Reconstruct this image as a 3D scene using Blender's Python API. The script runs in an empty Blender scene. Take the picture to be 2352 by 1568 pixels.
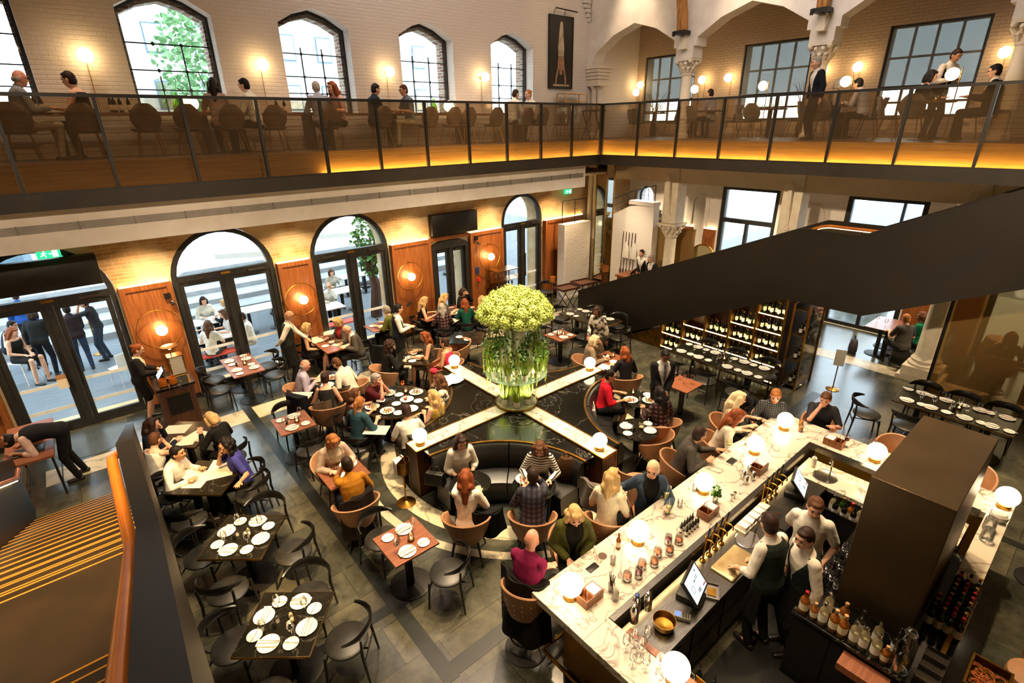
import bpy, bmesh, math, random
from math import pi, sin, cos, radians as R, hypot, atan2
from mathutils import Vector as V, Matrix, Quaternion
from mathutils.geometry import tessellate_polygon
random.seed(7)
sc = bpy.context.scene
COL = sc.collection
# ------------------------------------------------------------------ camera
EYE = V((0, 0, 5.7)); FPX = 1195.1
_y, _p, _r = R(50.224), R(22.401), R(-1.0)
CF = V((cos(_y)*cos(_p), sin(_y)*cos(_p), -sin(_p)))
_r0 = V((sin(_y), -cos(_y), 0)); _u0 = _r0.cross(CF)
CR = _r0*cos(_r) + _u0*sin(_r); CU = -_r0*sin(_r) + _u0*cos(_r)
cam = bpy.data.cameras.new('camera'); camo = bpy.data.objects.new('camera', cam); COL.objects.link(camo)
camo.matrix_world = Matrix(((CR.x, CU.x, -CF.x, EYE.x), (CR.y, CU.y, -CF.y, EYE.y), (CR.z, CU.z, -CF.z, EYE.z), (0, 0, 0, 1)))
cam.sensor_width = 36; cam.lens = 36*FPX/2352; cam.clip_start = .02; cam.clip_end = 400
sc.camera = camo
def at(px, py, z=0.0):                 # where the sight line through a photo pixel meets the level z
    d = CF + CR*((px-1176)/FPX) - CU*((py-784)/FPX)
    return EYE + d*((z-EYE.z)/d.z)
def pix(p):
    q = V(p)-EYE; w = q.dot(CF)
    return 1176+FPX*q.dot(CR)/w, 784-FPX*q.dot(CU)/w
# ------------------------------------------------------------------ view, world, light
vs = sc.view_settings
vs.view_transform = 'Standard'; vs.look = 'None'; vs.gamma = 1; vs.use_curve_mapping = False
vs.exposure = 0.22
cy = sc.cycles
cy.max_bounces = 7; cy.diffuse_bounces = 3; cy.glossy_bounces = 3; cy.transmission_bounces = 4; cy.transparent_max_bounces = 14
cy.caustics_reflective = False; cy.caustics_refractive = False
cy.sample_clamp_indirect = 4.0; cy.sample_clamp_direct = 0
cy.use_adaptive_sampling = True; cy.adaptive_threshold = 0.02
wd = bpy.data.worlds.new('overcast_sky'); sc.world = wd; wd.use_nodes = True
wn = wd.node_tree.nodes; wl = wd.node_tree.links
bg = wn['Background']; bg.inputs['Color'].default_value = (.80, .91, 1.0, 1); bg.inputs['Strength'].default_value = 5.2
WARM = (1, .66, .33); WARM2 = (1, .78, .52); COOL = (.72, .87, 1)
def lamp(name, kind, loc, power, col=WARM, size=.1, aim=None, spot=60, blend=.6, sy=None):
    l = bpy.data.lights.new(name, kind); l.energy = power; l.color = col
    if kind == 'AREA':
        l.size = size
        if sy: l.shape = 'RECTANGLE'; l.size_y = sy
    else: l.shadow_soft_size = size
    if kind == 'SPOT': l.spot_size = R(spot); l.spot_blend = blend
    o = bpy.data.objects.new(name, l); COL.objects.link(o); o.location = loc
    if aim is not None: o.rotation_euler = (V(aim)-V(loc)).to_track_quat('-Z', 'Y').to_euler()
    return o
# soft fill from unseen area lamps added below the ceiling
lamp('roof_light', 'AREA', (5.5, 6.0, 11.6), 520, (1, .80, .58), 9, (5.5, 6.0, 0), sy=6).data.spread = R(95)
lamp('roof_light', 'AREA', (6.0, 11.2, 11.6), 170, (1, .86, .80), 7, (9.5, 13.0, 7.0), sy=2)
lamp('roof_light', 'AREA', (12.0, 6.0, 11.6), 300, (1, .87, .80), 2, (14.6, 6.5, 8.0), sy=9)
# ceiling spotlights on the tables, the flowers and the bar
SPOTS = [((2.2, 4.0, 10.8), (.8, 5.0, .75), 900, 16), ((2.4, 5.6, 10.8), (.75, 7.6, .75), 700, 18), ((3.8, 4.6, 10.8), (2.3, 5.0, .75), 620, 14),
         ((6.0, 5.6, 10.9), (3.9, 5.1, .6), 1500, 20), ((5.6, 6.4, 10.9), (3.6, 8.9, .8), 1500, 26), ((7.5, 7.4, 10.9), (5.6, 10.1, .8), 1300, 24),
         ((8.6, 6.0, 10.9), (7.4, 5.0, .8), 1300, 22), ((8.8, 7.6, 10.9), (9.0, 7.9, .8), 1300, 26), ((10.0, 7.8, 10.9), (10.4, 5.0, .8), 900, 22),
         ((7.0, 7.2, 10.9), (3.6, 3.6, .9), 600, 22), ((6.8, 2.4, 10.9), (5.2, 2.6, 1.0), 420, 24), ((4.0, 4.0, 10.9), (3.4, 2.0, 1.0), 250, 22),
         ((9.4, 3.0, 10.9), (8.0, 1.6, 1.0), 500, 24), ((10.4, 8.6, 10.9), (10.4, 9.2, .8), 700, 22), ((8.0, 9.4, 10.9), (7.6, 12.2, .8), 900, 22),
         ((9.5, 2.0, 10.9), (9.6, -.4, 0), 1100, 30), ((10.4, 4.0, 10.9), (11.6, 1.4, .75), 900, 24), ((1.6, 1.4, 10.5), (2.6, 1.4, .4), 700, 22), ((7.4, 2.0, 10.9), (5.9, .6, 1.5), 800, 16)]  # includes spots added to lift the dark right floor and bar end
lamp('stair_spotlight', 'SPOT', (-1.0, 2.0, 10.8), 11000, (1, .66, .30), .12, (-.9, 6.2, 1.4), 34, .8)
for k in range(4): lamp('uplight', 'SPOT', (5.58+.62*cos(k*pi/2), 6.6+.62*sin(k*pi/2), .915), 150, (1, .88, .5), .03, (5.58, 6.6, 2.2), 75, .7)
for a, b, e, s in SPOTS: lamp('ceiling_spotlight', 'SPOT', a, e*2.7, (1, .70, .38), .12, b, s*1.5, .8)
# unseen fill spots added behind the camera, for the bulkhead and arcade
for x in (-1.5, 3.5, 8.5): lamp('gallery_spotlight', 'SPOT', (x*.6+1, -6.5, 9.2), 4200, (1, .74, .50), .15, (x+.5, 11, 3.3), 27, .9)
for y in (8.5, 3.0): lamp('gallery_spotlight', 'SPOT', (-4.5, y*.5, 9.2), 6500, (1, .76, .50), .15, (14.6, y, 3.4), 25, .9)
for x in (.5, 5.0, 9.5): lamp('gallery_downlight', 'SPOT', (x, 11.4, 10.8), 520, (1, .76, .55), .1, (x, 11.9, 5.3), 48, .9)  # unseen lamps added to brighten the upstairs chairs
# downlights under the balcony and over the arcade aisle
for x in (-2.2, .9, 3.9, 7.0, 9.9, 12.6): lamp('aisle_downlight', 'SPOT', (x, 12.0, 4.25), 560, (1, .72, .40), .06, (x, 12.75, 0), 95, .9)
for y in (11.3, 7.7, 4.1, .5): lamp('arcade_downlight', 'SPOT', (15.6, y, 4.6), 800, (1, .78, .5), .06, (15.7, y, 0), 100, .9)
for y in (11.3, 7.7, 4.1, .5): lamp('gallery_downlight', 'SPOT', (13.4, y, 10.8), 420, (1, .72, .46), .1, (15.6, y, 5.3), 50, .9)
for x in (13.3,): lamp('corner_downlight', 'SPOT', (x, 10.7, 4.4), 380, (1, .8, .55), .06, (x+.6, 11.6, 1.5), 95, .9)
for k in range(3):
    a = 2*pi*k/3+.5
    lamp('flower_spotlight', 'SPOT', (5.58+2.6*cos(a), 6.6+2.6*sin(a), 10.6), 2900, (1, .90, .58), .12, (5.58, 6.6, 2.4), 15, .5)
# ------------------------------------------------------------------ mesh helpers
class M:
    def __init__(s): s.v = []; s.f = []; s.m = []; s.mats = []; s.T = Matrix(); s.cur = 0
    def use(s, mat):
        if mat not in s.mats: s.mats.append(mat)
        s.cur = s.mats.index(mat); return s
    def add(s, vs, fs):
        o = len(s.v); s.v += [s.T @ V(p) for p in vs]
        s.f += [[o+i for i in f] for f in fs]; s.m += [s.cur]*len(fs); return s
    def box(s, x0, y0, z0, x1, y1, z1, top=None):
        t = top or (x0, y0, x1, y1)
        vs = [(x0, y0, z0), (x1, y0, z0), (x1, y1, z0), (x0, y1, z0), (t[0], t[1], z1), (t[2], t[1], z1), (t[2], t[3], z1), (t[0], t[3], z1)]
        return s.add(vs, [(3, 2, 1, 0), (4, 5, 6, 7), (0, 1, 5, 4), (1, 2, 6, 5), (2, 3, 7, 6), (3, 0, 4, 7)])
    def cbox(s, c, d, rz=0, rx=0, ry=0):
        T = s.T; s.T = T @ Matrix.Translation(c) @ Matrix.Rotation(rz, 4, 'Z') @ Matrix.Rotation(ry, 4, 'Y') @ Matrix.Rotation(rx, 4, 'X')
        s.box(-d[0]/2, -d[1]/2, -d[2]/2, d[0]/2, d[1]/2, d[2]/2); s.T = T; return s
    def rbox(s, x0, y0, z0, x1, y1, z1, r=.02):      # box with rounded vertical and top edges
        def ring(i, z):
            out = []
            for (cx, cy, a0) in ((x1-r, y1-r, 0), (x0+r, y1-r, 90), (x0+r, y0+r, 180), (x1-r, y0+r, 270)):
                for k in (0, 45, 90): out.append((cx+(r-i)*cos(R(a0+k)), cy+(r-i)*sin(R(a0+k)), z))
            return out
        rings = [ring(r*.3, z0), ring(0, z0+r*.4), ring(0, z1-r), ring(r*.3, z1-r*.3), ring(r*.95, z1)]
        n = 12; vs = [p for q in rings for p in q]; fs = []
        for i in range(4):
            for k in range(n): fs.append((i*n+k, i*n+(k+1) % n, (i+1)*n+(k+1) % n, (i+1)*n+k))
        fs.append(tuple(range(n))[::-1]); fs.append(tuple(range(4*n, 5*n))); return s.add(vs, fs)
    def lathe(s, prof, n=16, c=(0, 0, 0), a0=0, a1=2*pi, axis=None, sx=1, sy=1, cap=1):
        full = abs(a1-a0-2*pi) < 1e-6; k = n if full else n+1
        q = V((0, 0, 1)).rotation_difference(V(axis)) if axis is not None else None
        vs = []
        for r, z in prof:
            for i in range(k):
                a = a0+(a1-a0)*i/n; p = V((r*cos(a)*sx, r*sin(a)*sy, z))
                if q: p = q @ p
                vs.append(p+V(c))
        fs = []
        for j in range(len(prof)-1):
            for i in range(n):
                b = (i+1) % k; fs.append((j*k+i, j*k+b, (j+1)*k+b, (j+1)*k+i))
        if full and cap:
            if prof[0][0] > 1e-5: fs.append(tuple(range(k))[::-1])
            if prof[-1][0] > 1e-5: fs.append(tuple(range((len(prof)-1)*k, len(prof)*k)))
        return s.add(vs, fs)
    def cyl(s, c, r, h, n=16): return s.lathe([(r, 0), (r, h)], n, c)
    def ball(s, c, r, n=12, m=8, sq=1.0):
        return s.lathe([(r*sin(pi*j/m) if 0 < j < m else 0, -r*cos(pi*j/m)*sq) for j in range(m+1)], n, c)
    def tube(s, pts, r, n=8, closed=False, flat=1.0, up=None, rn=None):
        P = [V(p) for p in pts]; L = len(P); rr = r if isinstance(r, (list, tuple)) else [r]*L
        vs = []; U = None
        for i, p in enumerate(P):
            a = P[(i-1) % L] if (closed or i) else p; b = P[(i+1) % L] if (closed or i < L-1) else p
            t = (b-a)
            if t.length < 1e-9: t = V((0, 0, 1))
            t.normalize()
            if up is not None: U = V(up)-t*V(up).dot(t)
            elif U is None: U = (V((0, 0, 1)) if abs(t.z) < .9 else V((1, 0, 0))); U = U-t*U.dot(t)
            else: U = U-t*U.dot(t)
            if U.length < 1e-6: U = t.orthogonal()
            U = U.normalized(); W = t.cross(U)
            for k in range(n):
                a = 2*pi*k/n+(pi/n if n == 4 else 0); vs.append(p+(U*cos(a)+W*sin(a)*flat)*rr[i])
        fs = []
        for i in range(L if closed else L-1):
            j = (i+1) % L
            for k in range(n): fs.append((i*n+k, i*n+(k+1) % n, j*n+(k+1) % n, j*n+k))
        if not closed: fs.append(tuple(range(n))[::-1]); fs.append(tuple(range((L-1)*n, L*n)))
        return s.add(vs, fs)
    def loft(s, rings, cap=True, closed=True):
        n = len(rings[0]); vs = [p for q in rings for p in q]; fs = []
        for i in range(len(rings)-1):
            for k in range(n if closed else n-1): fs.append((i*n+k, i*n+(k+1) % n, (i+1)*n+(k+1) % n, (i+1)*n+k))
        if cap: fs.append(tuple(range(n))[::-1]); fs.append(tuple(range((len(rings)-1)*n, len(rings)*n)))
        return s.add(vs, fs)
    def plate(s, outer, holes, fn, d0, d1):          # flat slab with holes; fn(u, v, d) -> xyz
        loops = [[V((u, w, 0)) for u, w in L] for L in [outer]+holes]
        flat = [p for L in loops for p in L]; tris = tessellate_polygon(loops); n = len(flat)
        vs = [fn(p.x, p.y, d0) for p in flat]+[fn(p.x, p.y, d1) for p in flat]
        fs = [tuple(t) for t in tris]+[tuple(i+n for i in t[::-1]) for t in tris]; o = 0
        for L in loops:
            k = len(L)
            for i in range(k): a, b = o+i, o+(i+1) % k; fs.append((a, b, b+n, a+n))
            o += k
        return s.add(vs, fs)
    def mesh(s, name, mat=None, smooth=35):
        me = bpy.data.meshes.new(name); me.from_pydata([tuple(p) for p in s.v], [], s.f)
        mats = s.mats if s.mats else [mat]
        for m in mats: me.materials.append(m)
        if s.mats: me.polygons.foreach_set('material_index', s.m)
        bm = bmesh.new(); bm.from_mesh(me); bmesh.ops.recalc_face_normals(bm, faces=bm.faces); bm.to_mesh(me); bm.free()
        if smooth:
            me.polygons.foreach_set('use_smooth', [True]*len(me.polygons)); me.set_sharp_from_angle(angle=R(smooth))
        me.update(); return me
    def build(s, name, mat=None, parent=None, smooth=35, bevel=0):
        o = bpy.data.objects.new(name, s.mesh(name, mat, smooth)); COL.objects.link(o)
        if parent: o.parent = parent
        if bevel:
            b = o.modifiers.new('bevel', 'BEVEL'); b.width = bevel; b.segments = 2; b.limit_method = 'ANGLE'; b.angle_limit = R(40)
        return o
def tag(o, label, cat, group=None, kind=None):
    o['label'] = label; o['category'] = cat
    if group: o['group'] = group
    if kind: o['kind'] = kind
    return o
def empty(name, loc=(0, 0, 0), rz=0.0, label=None, cat=None, group=None, scale=None):
    o = bpy.data.objects.new(name, None); COL.objects.link(o); o.location = loc; o.rotation_euler = (0, 0, rz); o.empty_display_size = .1
    if scale: o.scale = scale
    if label: tag(o, label, cat, group)
    return o
def struct(m, name, mat, parent=None, label=None, smooth=35, bevel=0):
    o = m.build(name, mat, parent, smooth, bevel)
    if not parent: o['kind'] = 'structure'
    if label: o['label'] = label
    return o
KIDS = {}
def kids(o):
    return o.children
def dup(o, loc, rz=0.0, label=None, group=None, parent=None, scale=None, swap=None):      # copy a thing with its parts and sub-parts
    c = o.copy(); COL.objects.link(c); c.parent = parent
    if loc is not None: c.location = loc; c.rotation_euler = (0, 0, rz)
    if scale: c.scale = scale
    if label: c['label'] = label
    if group: c['group'] = group
    if swap and c.type == 'MESH' and c.data.materials and c.data.materials[0].name in swap:
        key = c.data.name+'>'+str(swap[c.data.materials[0].name].name)
        me = bpy.data.meshes.get(key[:60])
        if me is None:
            me = c.data.copy(); me.name = key[:60]; me.materials[0] = swap[c.data.materials[0].name]
        c.data = me
    for ch in list(o.children): dup(ch, None, 0, parent=c, swap=swap)
    return c
class Proto:                                         # first use places the original, later uses copy it
    def __init__(s, o): s.o = o; s.used = False
    def put(s, loc, rz, label, group=None, cat=None, scale=None, swap=None):
        if not s.used and not swap:
            s.used = True; o = s.o; o.location = loc; o.rotation_euler = (0, 0, rz); o['label'] = label
            if group: o['group'] = group
            if scale: o.scale = scale
        else:
            o = dup(s.o, loc, rz, label, group, swap=swap); o.scale = scale or (1, 1, 1)
            if 'group' in o and not group: del o['group']
        if cat: o['category'] = cat
        return o
    def done(s):
        if not s.used:
            for c in list(s.o.children_recursive): bpy.data.objects.remove(c)
            bpy.data.objects.remove(s.o)
# ------------------------------------------------------------------ materials
MATS = {}
def rgb(h):
    h = h.lstrip('#'); c = [int(h[i:i+2], 16)/255 for i in (0, 2, 4)]
    return tuple(x/12.92 if x <= .04045 else ((x+.055)/1.055)**2.4 for x in c)
def mat(name, col, rough=.6, metal=0, c2=None, scale=6, stretch=(1, 1, 1), detail=3, lo=.35, hi=.65, bump=0, bscale=40, coat=0, emit=0, ecol=None, spec=.5, sheen=0):
    if name in MATS: return MATS[name]
    m = bpy.data.materials.new(name); m.use_nodes = True; MATS[name] = m
    nt = m.node_tree; N = nt.nodes; L = nt.links; b = N['Principled BSDF']
    col = rgb(col) if isinstance(col, str) else col; c2 = rgb(c2) if isinstance(c2, str) else c2
    b.inputs['Base Color'].default_value = (*col, 1); b.inputs['Roughness'].default_value = rough; b.inputs['Metallic'].default_value = metal
    b.inputs['Specular IOR Level'].default_value = spec
    if coat: b.inputs['Coat Weight'].default_value = coat; b.inputs['Coat Roughness'].default_value = .12
    if sheen: b.inputs['Sheen Weight'].default_value = sheen
    if emit: b.inputs['Emission Color'].default_value = (*(ecol or col), 1); b.inputs['Emission Strength'].default_value = emit
    if c2 or bump:
        tc = N.new('ShaderNodeTexCoord'); mp = N.new('ShaderNodeMapping'); mp.inputs['Scale'].default_value = stretch
        L.new(tc.outputs['Object'], mp.inputs['Vector'])
    if c2:
        nz = N.new('ShaderNodeTexNoise'); nz.inputs['Scale'].default_value = scale; nz.inputs['Detail'].default_value = detail
        L.new(mp.outputs[0], nz.inputs['Vector'])
        cr = N.new('ShaderNodeValToRGB'); cr.color_ramp.elements[0].position = lo; cr.color_ramp.elements[1].position = hi
        cr.color_ramp.elements[0].color = (*col, 1); cr.color_ramp.elements[1].color = (*c2, 1)
        L.new(nz.outputs['Fac'], cr.inputs[0]); L.new(cr.outputs[0], b.inputs['Base Color'])
    if bump:
        n2 = N.new('ShaderNodeTexNoise'); n2.inputs['Scale'].default_value = bscale; n2.inputs['Detail'].default_value = 2
        L.new(mp.outputs[0], n2.inputs['Vector'])
        bp = N.new('ShaderNodeBump'); bp.inputs['Strength'].default_value = bump; bp.inputs['Distance'].default_value = .01
        L.new(n2.outputs['Fac'], bp.inputs['Height']); L.new(bp.outputs[0], b.inputs['Normal'])
    return m
def node(m, t, **kw):
    n = m.node_tree.nodes.new(t)
    for k, v in kw.items(): setattr(n, k, v)
    return n
def lk(m, a, b): m.node_tree.links.new(a, b)
def brickmat(name, c1, c2, mortar, rough=.8, scale=1.0, bumpd=.02, bw=.23, bh=.075, noise=None, msize=.012):
    m = mat(name, c1, rough); b = m.node_tree.nodes['Principled BSDF']
    tc = node(m, 'ShaderNodeTexCoord'); sp = node(m, 'ShaderNodeSeparateXYZ'); lk(m, tc.outputs['Object'], sp.inputs[0])
    ad = node(m, 'ShaderNodeMath', operation='ADD'); lk(m, sp.outputs[0], ad.inputs[0]); lk(m, sp.outputs[1], ad.inputs[1])
    cb = node(m, 'ShaderNodeCombineXYZ'); lk(m, ad.outputs[0], cb.inputs[0]); lk(m, sp.outputs[2], cb.inputs[1])
    nd = node(m, 'ShaderNodeTexNoise'); nd.inputs['Scale'].default_value = 3.5; lk(m, tc.outputs['Object'], nd.inputs['Vector'])
    mx = node(m, 'ShaderNodeMixRGB', blend_type='LINEAR_LIGHT'); mx.inputs[0].default_value = .012; lk(m, cb.outputs[0], mx.inputs[1]); lk(m, nd.outputs['Color'], mx.inputs[2])
    br = node(m, 'ShaderNodeTexBrick'); br.inputs['Scale'].default_value = scale; br.inputs['Brick Width'].default_value = bw; br.inputs['Row Height'].default_value = bh
    br.inputs['Mortar Size'].default_value = msize; br.inputs['Mortar Smooth'].default_value = .6; br.inputs['Bias'].default_value = 0
    for i, c in ((1, c1), (2, c2), (3, mortar)): br.inputs[i].default_value = (*(rgb(c) if isinstance(c, str) else c), 1)
    lk(m, mx.outputs[0], br.inputs['Vector'])
    out = br.outputs['Color']
    if noise:
        n2 = node(m, 'ShaderNodeTexNoise'); n2.inputs['Scale'].default_value = noise[1]; n2.inputs['Detail'].default_value = 5; lk(m, tc.outputs['Object'], n2.inputs['Vector'])
        cr = node(m, 'ShaderNodeValToRGB'); cr.color_ramp.elements[0].position = .42; cr.color_ramp.elements[1].position = .6; lk(m, n2.outputs['Fac'], cr.inputs[0])
        m2 = node(m, 'ShaderNodeMixRGB'); lk(m, cr.outputs[0], m2.inputs[0]); lk(m, out, m2.inputs[1]); m2.inputs[2].default_value = (*rgb(noise[0]), 1); out = m2.outputs[0]
    lk(m, out, b.inputs['Base Color'])
    bp = node(m, 'ShaderNodeBump'); bp.inputs['Strength'].default_value = .5; bp.inputs['Distance'].default_value = bumpd; bp.invert = True
    lk(m, br.outputs['Fac'], bp.inputs['Height']); lk(m, bp.outputs[0], b.inputs['Normal'])
    return m
def veinmat(name, base, vein, rough=.25, scale=1.2, width=.035, cloud=None, stretch=(1, 1, 1), dist=1.0):
    m = mat(name, base, rough); b = m.node_tree.nodes['Principled BSDF']
    tc = node(m, 'ShaderNodeTexCoord'); mp = node(m, 'ShaderNodeMapping'); mp.inputs['Scale'].default_value = stretch; mp.inputs['Rotation'].default_value = (0, 0, .5); lk(m, tc.outputs['Object'], mp.inputs[0])
    nz = node(m, 'ShaderNodeTexNoise'); nz.inputs['Scale'].default_value = scale; nz.inputs['Detail'].default_value = 6; nz.inputs['Distortion'].default_value = dist; lk(m, mp.outputs[0], nz.inputs['Vector'])
    sb = node(m, 'ShaderNodeMath', operation='SUBTRACT'); lk(m, nz.outputs['Fac'], sb.inputs[0]); sb.inputs[1].default_value = .5
    ab = node(m, 'ShaderNodeMath', operation='ABSOLUTE'); lk(m, sb.outputs[0], ab.inputs[0])
    cr = node(m, 'ShaderNodeValToRGB'); e = cr.color_ramp.elements; e[0].position = 0; e[0].color = (*rgb(vein), 1); e[1].position = width; e[1].color = (*rgb(base), 1)
    lk(m, ab.outputs[0], cr.inputs[0]); out = cr.outputs[0]
    if cloud:
        n2 = node(m, 'ShaderNodeTexNoise'); n2.inputs['Scale'].default_value = 1.7; n2.inputs['Detail'].default_value = 6; lk(m, mp.outputs[0], n2.inputs['Vector'])
        c2 = node(m, 'ShaderNodeValToRGB'); c2.color_ramp.elements[0].position = .4; c2.color_ramp.elements[1].position = .75; lk(m, n2.outputs['Fac'], c2.inputs[0])
        mx = node(m, 'ShaderNodeMixRGB'); lk(m, c2.outputs[0], mx.inputs[0]); lk(m, out, mx.inputs[1]); mx.inputs[2].default_value = (*rgb(cloud), 1); out = mx.outputs[0]
    lk(m, out, b.inputs['Base Color']); return m
def glassmat(name, tint=(1, 1, 1), clear=.9, rough=.03, haze=None):
    m = bpy.data.materials.new(name); m.use_nodes = True; MATS[name] = m
    N = m.node_tree.nodes; N.remove(N['Principled BSDF'])
    tr = node(m, 'ShaderNodeBsdfTransparent'); tr.inputs[0].default_value = (*tint, 1)
    gl = node(m, 'ShaderNodeBsdfGlossy'); gl.inputs['Roughness'].default_value = rough; gl.inputs['Color'].default_value = (1, 1, 1, 1)
    fr = node(m, 'ShaderNodeLayerWeight'); fr.inputs['Blend'].default_value = .35
    mu = node(m, 'ShaderNodeMath', operation='MULTIPLY'); lk(m, fr.outputs['Fresnel'], mu.inputs[0]); mu.inputs[1].default_value = clear
    mx = node(m, 'ShaderNodeMixShader'); lk(m, mu.outputs[0], mx.inputs[0]); lk(m, tr.outputs[0], mx.inputs[1]); lk(m, gl.outputs[0], mx.inputs[2]); out = mx.outputs[0]
    if haze:
        df = node(m, 'ShaderNodeBsdfDiffuse'); df.inputs[0].default_value = (*haze[0], 1)
        m2 = node(m, 'ShaderNodeMixShader'); m2.inputs[0].default_value = haze[1]; lk(m, out, m2.inputs[1]); lk(m, df.outputs[0], m2.inputs[2]); out = m2.outputs[0]
    lk(m, out, N['Material Output'].inputs[0]); return m
def emat(name, col, s):
    m = bpy.data.materials.new(name); m.use_nodes = True; MATS[name] = m
    N = m.node_tree.nodes; N.remove(N['Principled BSDF']); e = node(m, 'ShaderNodeEmission'); e.inputs[0].default_value = (*col, 1); e.inputs[1].default_value = s
    lk(m, e.outputs[0], N['Material Output'].inputs[0]); return m
def stripemat(name, c1, c2, n=60, axis=2, duty=.5, rough=.8, c3=None, n2=40):
    m = mat(name, c1, rough); b = m.node_tree.nodes['Principled BSDF']
    tc = node(m, 'ShaderNodeTexCoord'); sp = node(m, 'ShaderNodeSeparateXYZ'); lk(m, tc.outputs['Object'], sp.inputs[0])
    def band(ax, k, du):
        a = node(m, 'ShaderNodeMath', operation='MULTIPLY'); lk(m, sp.outputs[ax], a.inputs[0]); a.inputs[1].default_value = k
        f = node(m, 'ShaderNodeMath', operation='FRACT'); lk(m, a.outputs[0], f.inputs[0])
        g = node(m, 'ShaderNodeMath', operation='LESS_THAN'); lk(m, f.outputs[0], g.inputs[0]); g.inputs[1].default_value = du; return g.outputs[0]
    mx = node(m, 'ShaderNodeMixRGB'); lk(m, band(axis, n, duty), mx.inputs[0]); mx.inputs[1].default_value = (*rgb(c1), 1); mx.inputs[2].default_value = (*rgb(c2), 1); out = mx.outputs[0]
    if c3:
        m2 = node(m, 'ShaderNodeMixRGB', blend_type='MULTIPLY'); lk(m, band(1, n2, .4), m2.inputs[0]); lk(m, out, m2.inputs[1]); m2.inputs[2].default_value = (*rgb(c3), 1); out = m2.outputs[0]
    lk(m, out, b.inputs['Base Color']); return m
steel_dark = mat('dark_bronze_steel', '#1f1911', .45, .4, c2='#1a150e', scale=2.0)
blackm = mat('black_metal', '#15130f', .45, .3, c2='#1d1a16')
blackwood = mat('black_stained_wood', '#0e0d0c', .38, 0, c2='#171513', scale=12, stretch=(1, 1, .1), coat=.15)
leather_black = mat('black_leather', '#141412', .36, 0, c2='#1e1d1a', scale=20, bump=.12, bscale=90)
leather_seat = mat('black_seat_leather', '#1b1a17', .42, 0, c2='#2a2823', scale=8, bump=.1, bscale=120)
tanleather = mat('tan_leather', '#b98a66', .55, 0, c2='#a5764f', scale=4, bump=.08, bscale=80)
brass = mat('brushed_brass', '#b98a3c', .28, 1, c2='#9c7230', scale=14)
brass_soft = mat('antique_brass', '#8f6a2c', .4, 1, c2='#6f5120', scale=6)
copper = mat('copper_rail', '#d8812f', .28, .35, c2='#c06a22', scale=3)
chrome = mat('polished_steel', '#c9c7c0', .16, 1, c2='#b5b2aa')
steelm = mat('brushed_steel', '#6e6b65', .3, 1, c2='#5e5b56', scale=8, stretch=(1, 8, 1))
walnut = mat('walnut_panel', '#985a2a', .42, 0, c2='#784018', scale=5, stretch=(6, 6, .35), detail=6, coat=.2)
walnut_h = mat('walnut_top', '#8c5538', .38, 0, c2='#74432c', scale=5, stretch=(.6, 7, 3), detail=6, coat=.2)
darkwalnut = mat('dark_walnut', '#54301a', .5, 0, c2='#3d2010', scale=5, stretch=(6, 6, .35), detail=6)
plaster = mat('cream_plaster', '#e6d6bd', .8, 0, c2='#dccbb0', scale=2, bump=.02)
whiteplaster = mat('white_plaster', '#ece6dc', .75, 0, c2='#e2dace', scale=3)
whitebrick = brickmat('white_painted_brick', '#e9e1d8', '#e6ddd3', '#e3dacf', .75, 1, .006)
oldbrick = brickmat('old_stock_brick', '#c29a66', '#b08350', '#c9ad80', .85, 1, .012, noise=('#d3bd94', 1.3))
outbrick = brickmat('yellow_brick_reveal', '#b9a488', '#8a4f3c', '#c9c2b4', .85, 1, .01)
marble_white = veinmat('white_marble', '#c9bfae', '#7a6e60', .22, 1.5, .02, dist=1.6)
marble_black = veinmat('black_marble', '#121210', '#5e5a52', .12, 1.1, .006, dist=1.3)
marble_table = veinmat('black_marble_table', '#16150f', '#4a463c', .2, 2.0, .006, cloud='#23211a')
paper = mat('menu_paper', '#e6dcc6', .8, 0, c2='#ddd2ba', scale=3)
china = mat('white_china', '#f1ebe0', .25, 0, c2='#ece5d8', coat=.3)
linen = mat('white_linen', '#eee8dd', .85, 0, c2='#e0d8ca', scale=12, bump=.08, bscale=30)
clearglass = glassmat('clear_glass', (.97, .98, .98), .8, .02)
windowglass = glassmat('window_glass', (.93, .97, .98), .25, .02)
glow = emat('lamp_glow', (1, .80, .50), 12)
glow_soft = emat('wall_lamp_glow', (1, .66, .30), 13)
led = emat('led_strip_amber', (1, .66, .20), 75)
led_w = emat('led_strip_warm', (1, .70, .32), 22)
flame = emat('candle_flame', (1, .55, .15), 12)
wax = mat('candle_wax', '#efe0b8', .6, emit=.6, ecol=(1, .6, .2))
rubber = mat('black_rubber', '#050505', .8, 0, c2='#090909', scale=30, bump=.3, bscale=60)
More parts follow.
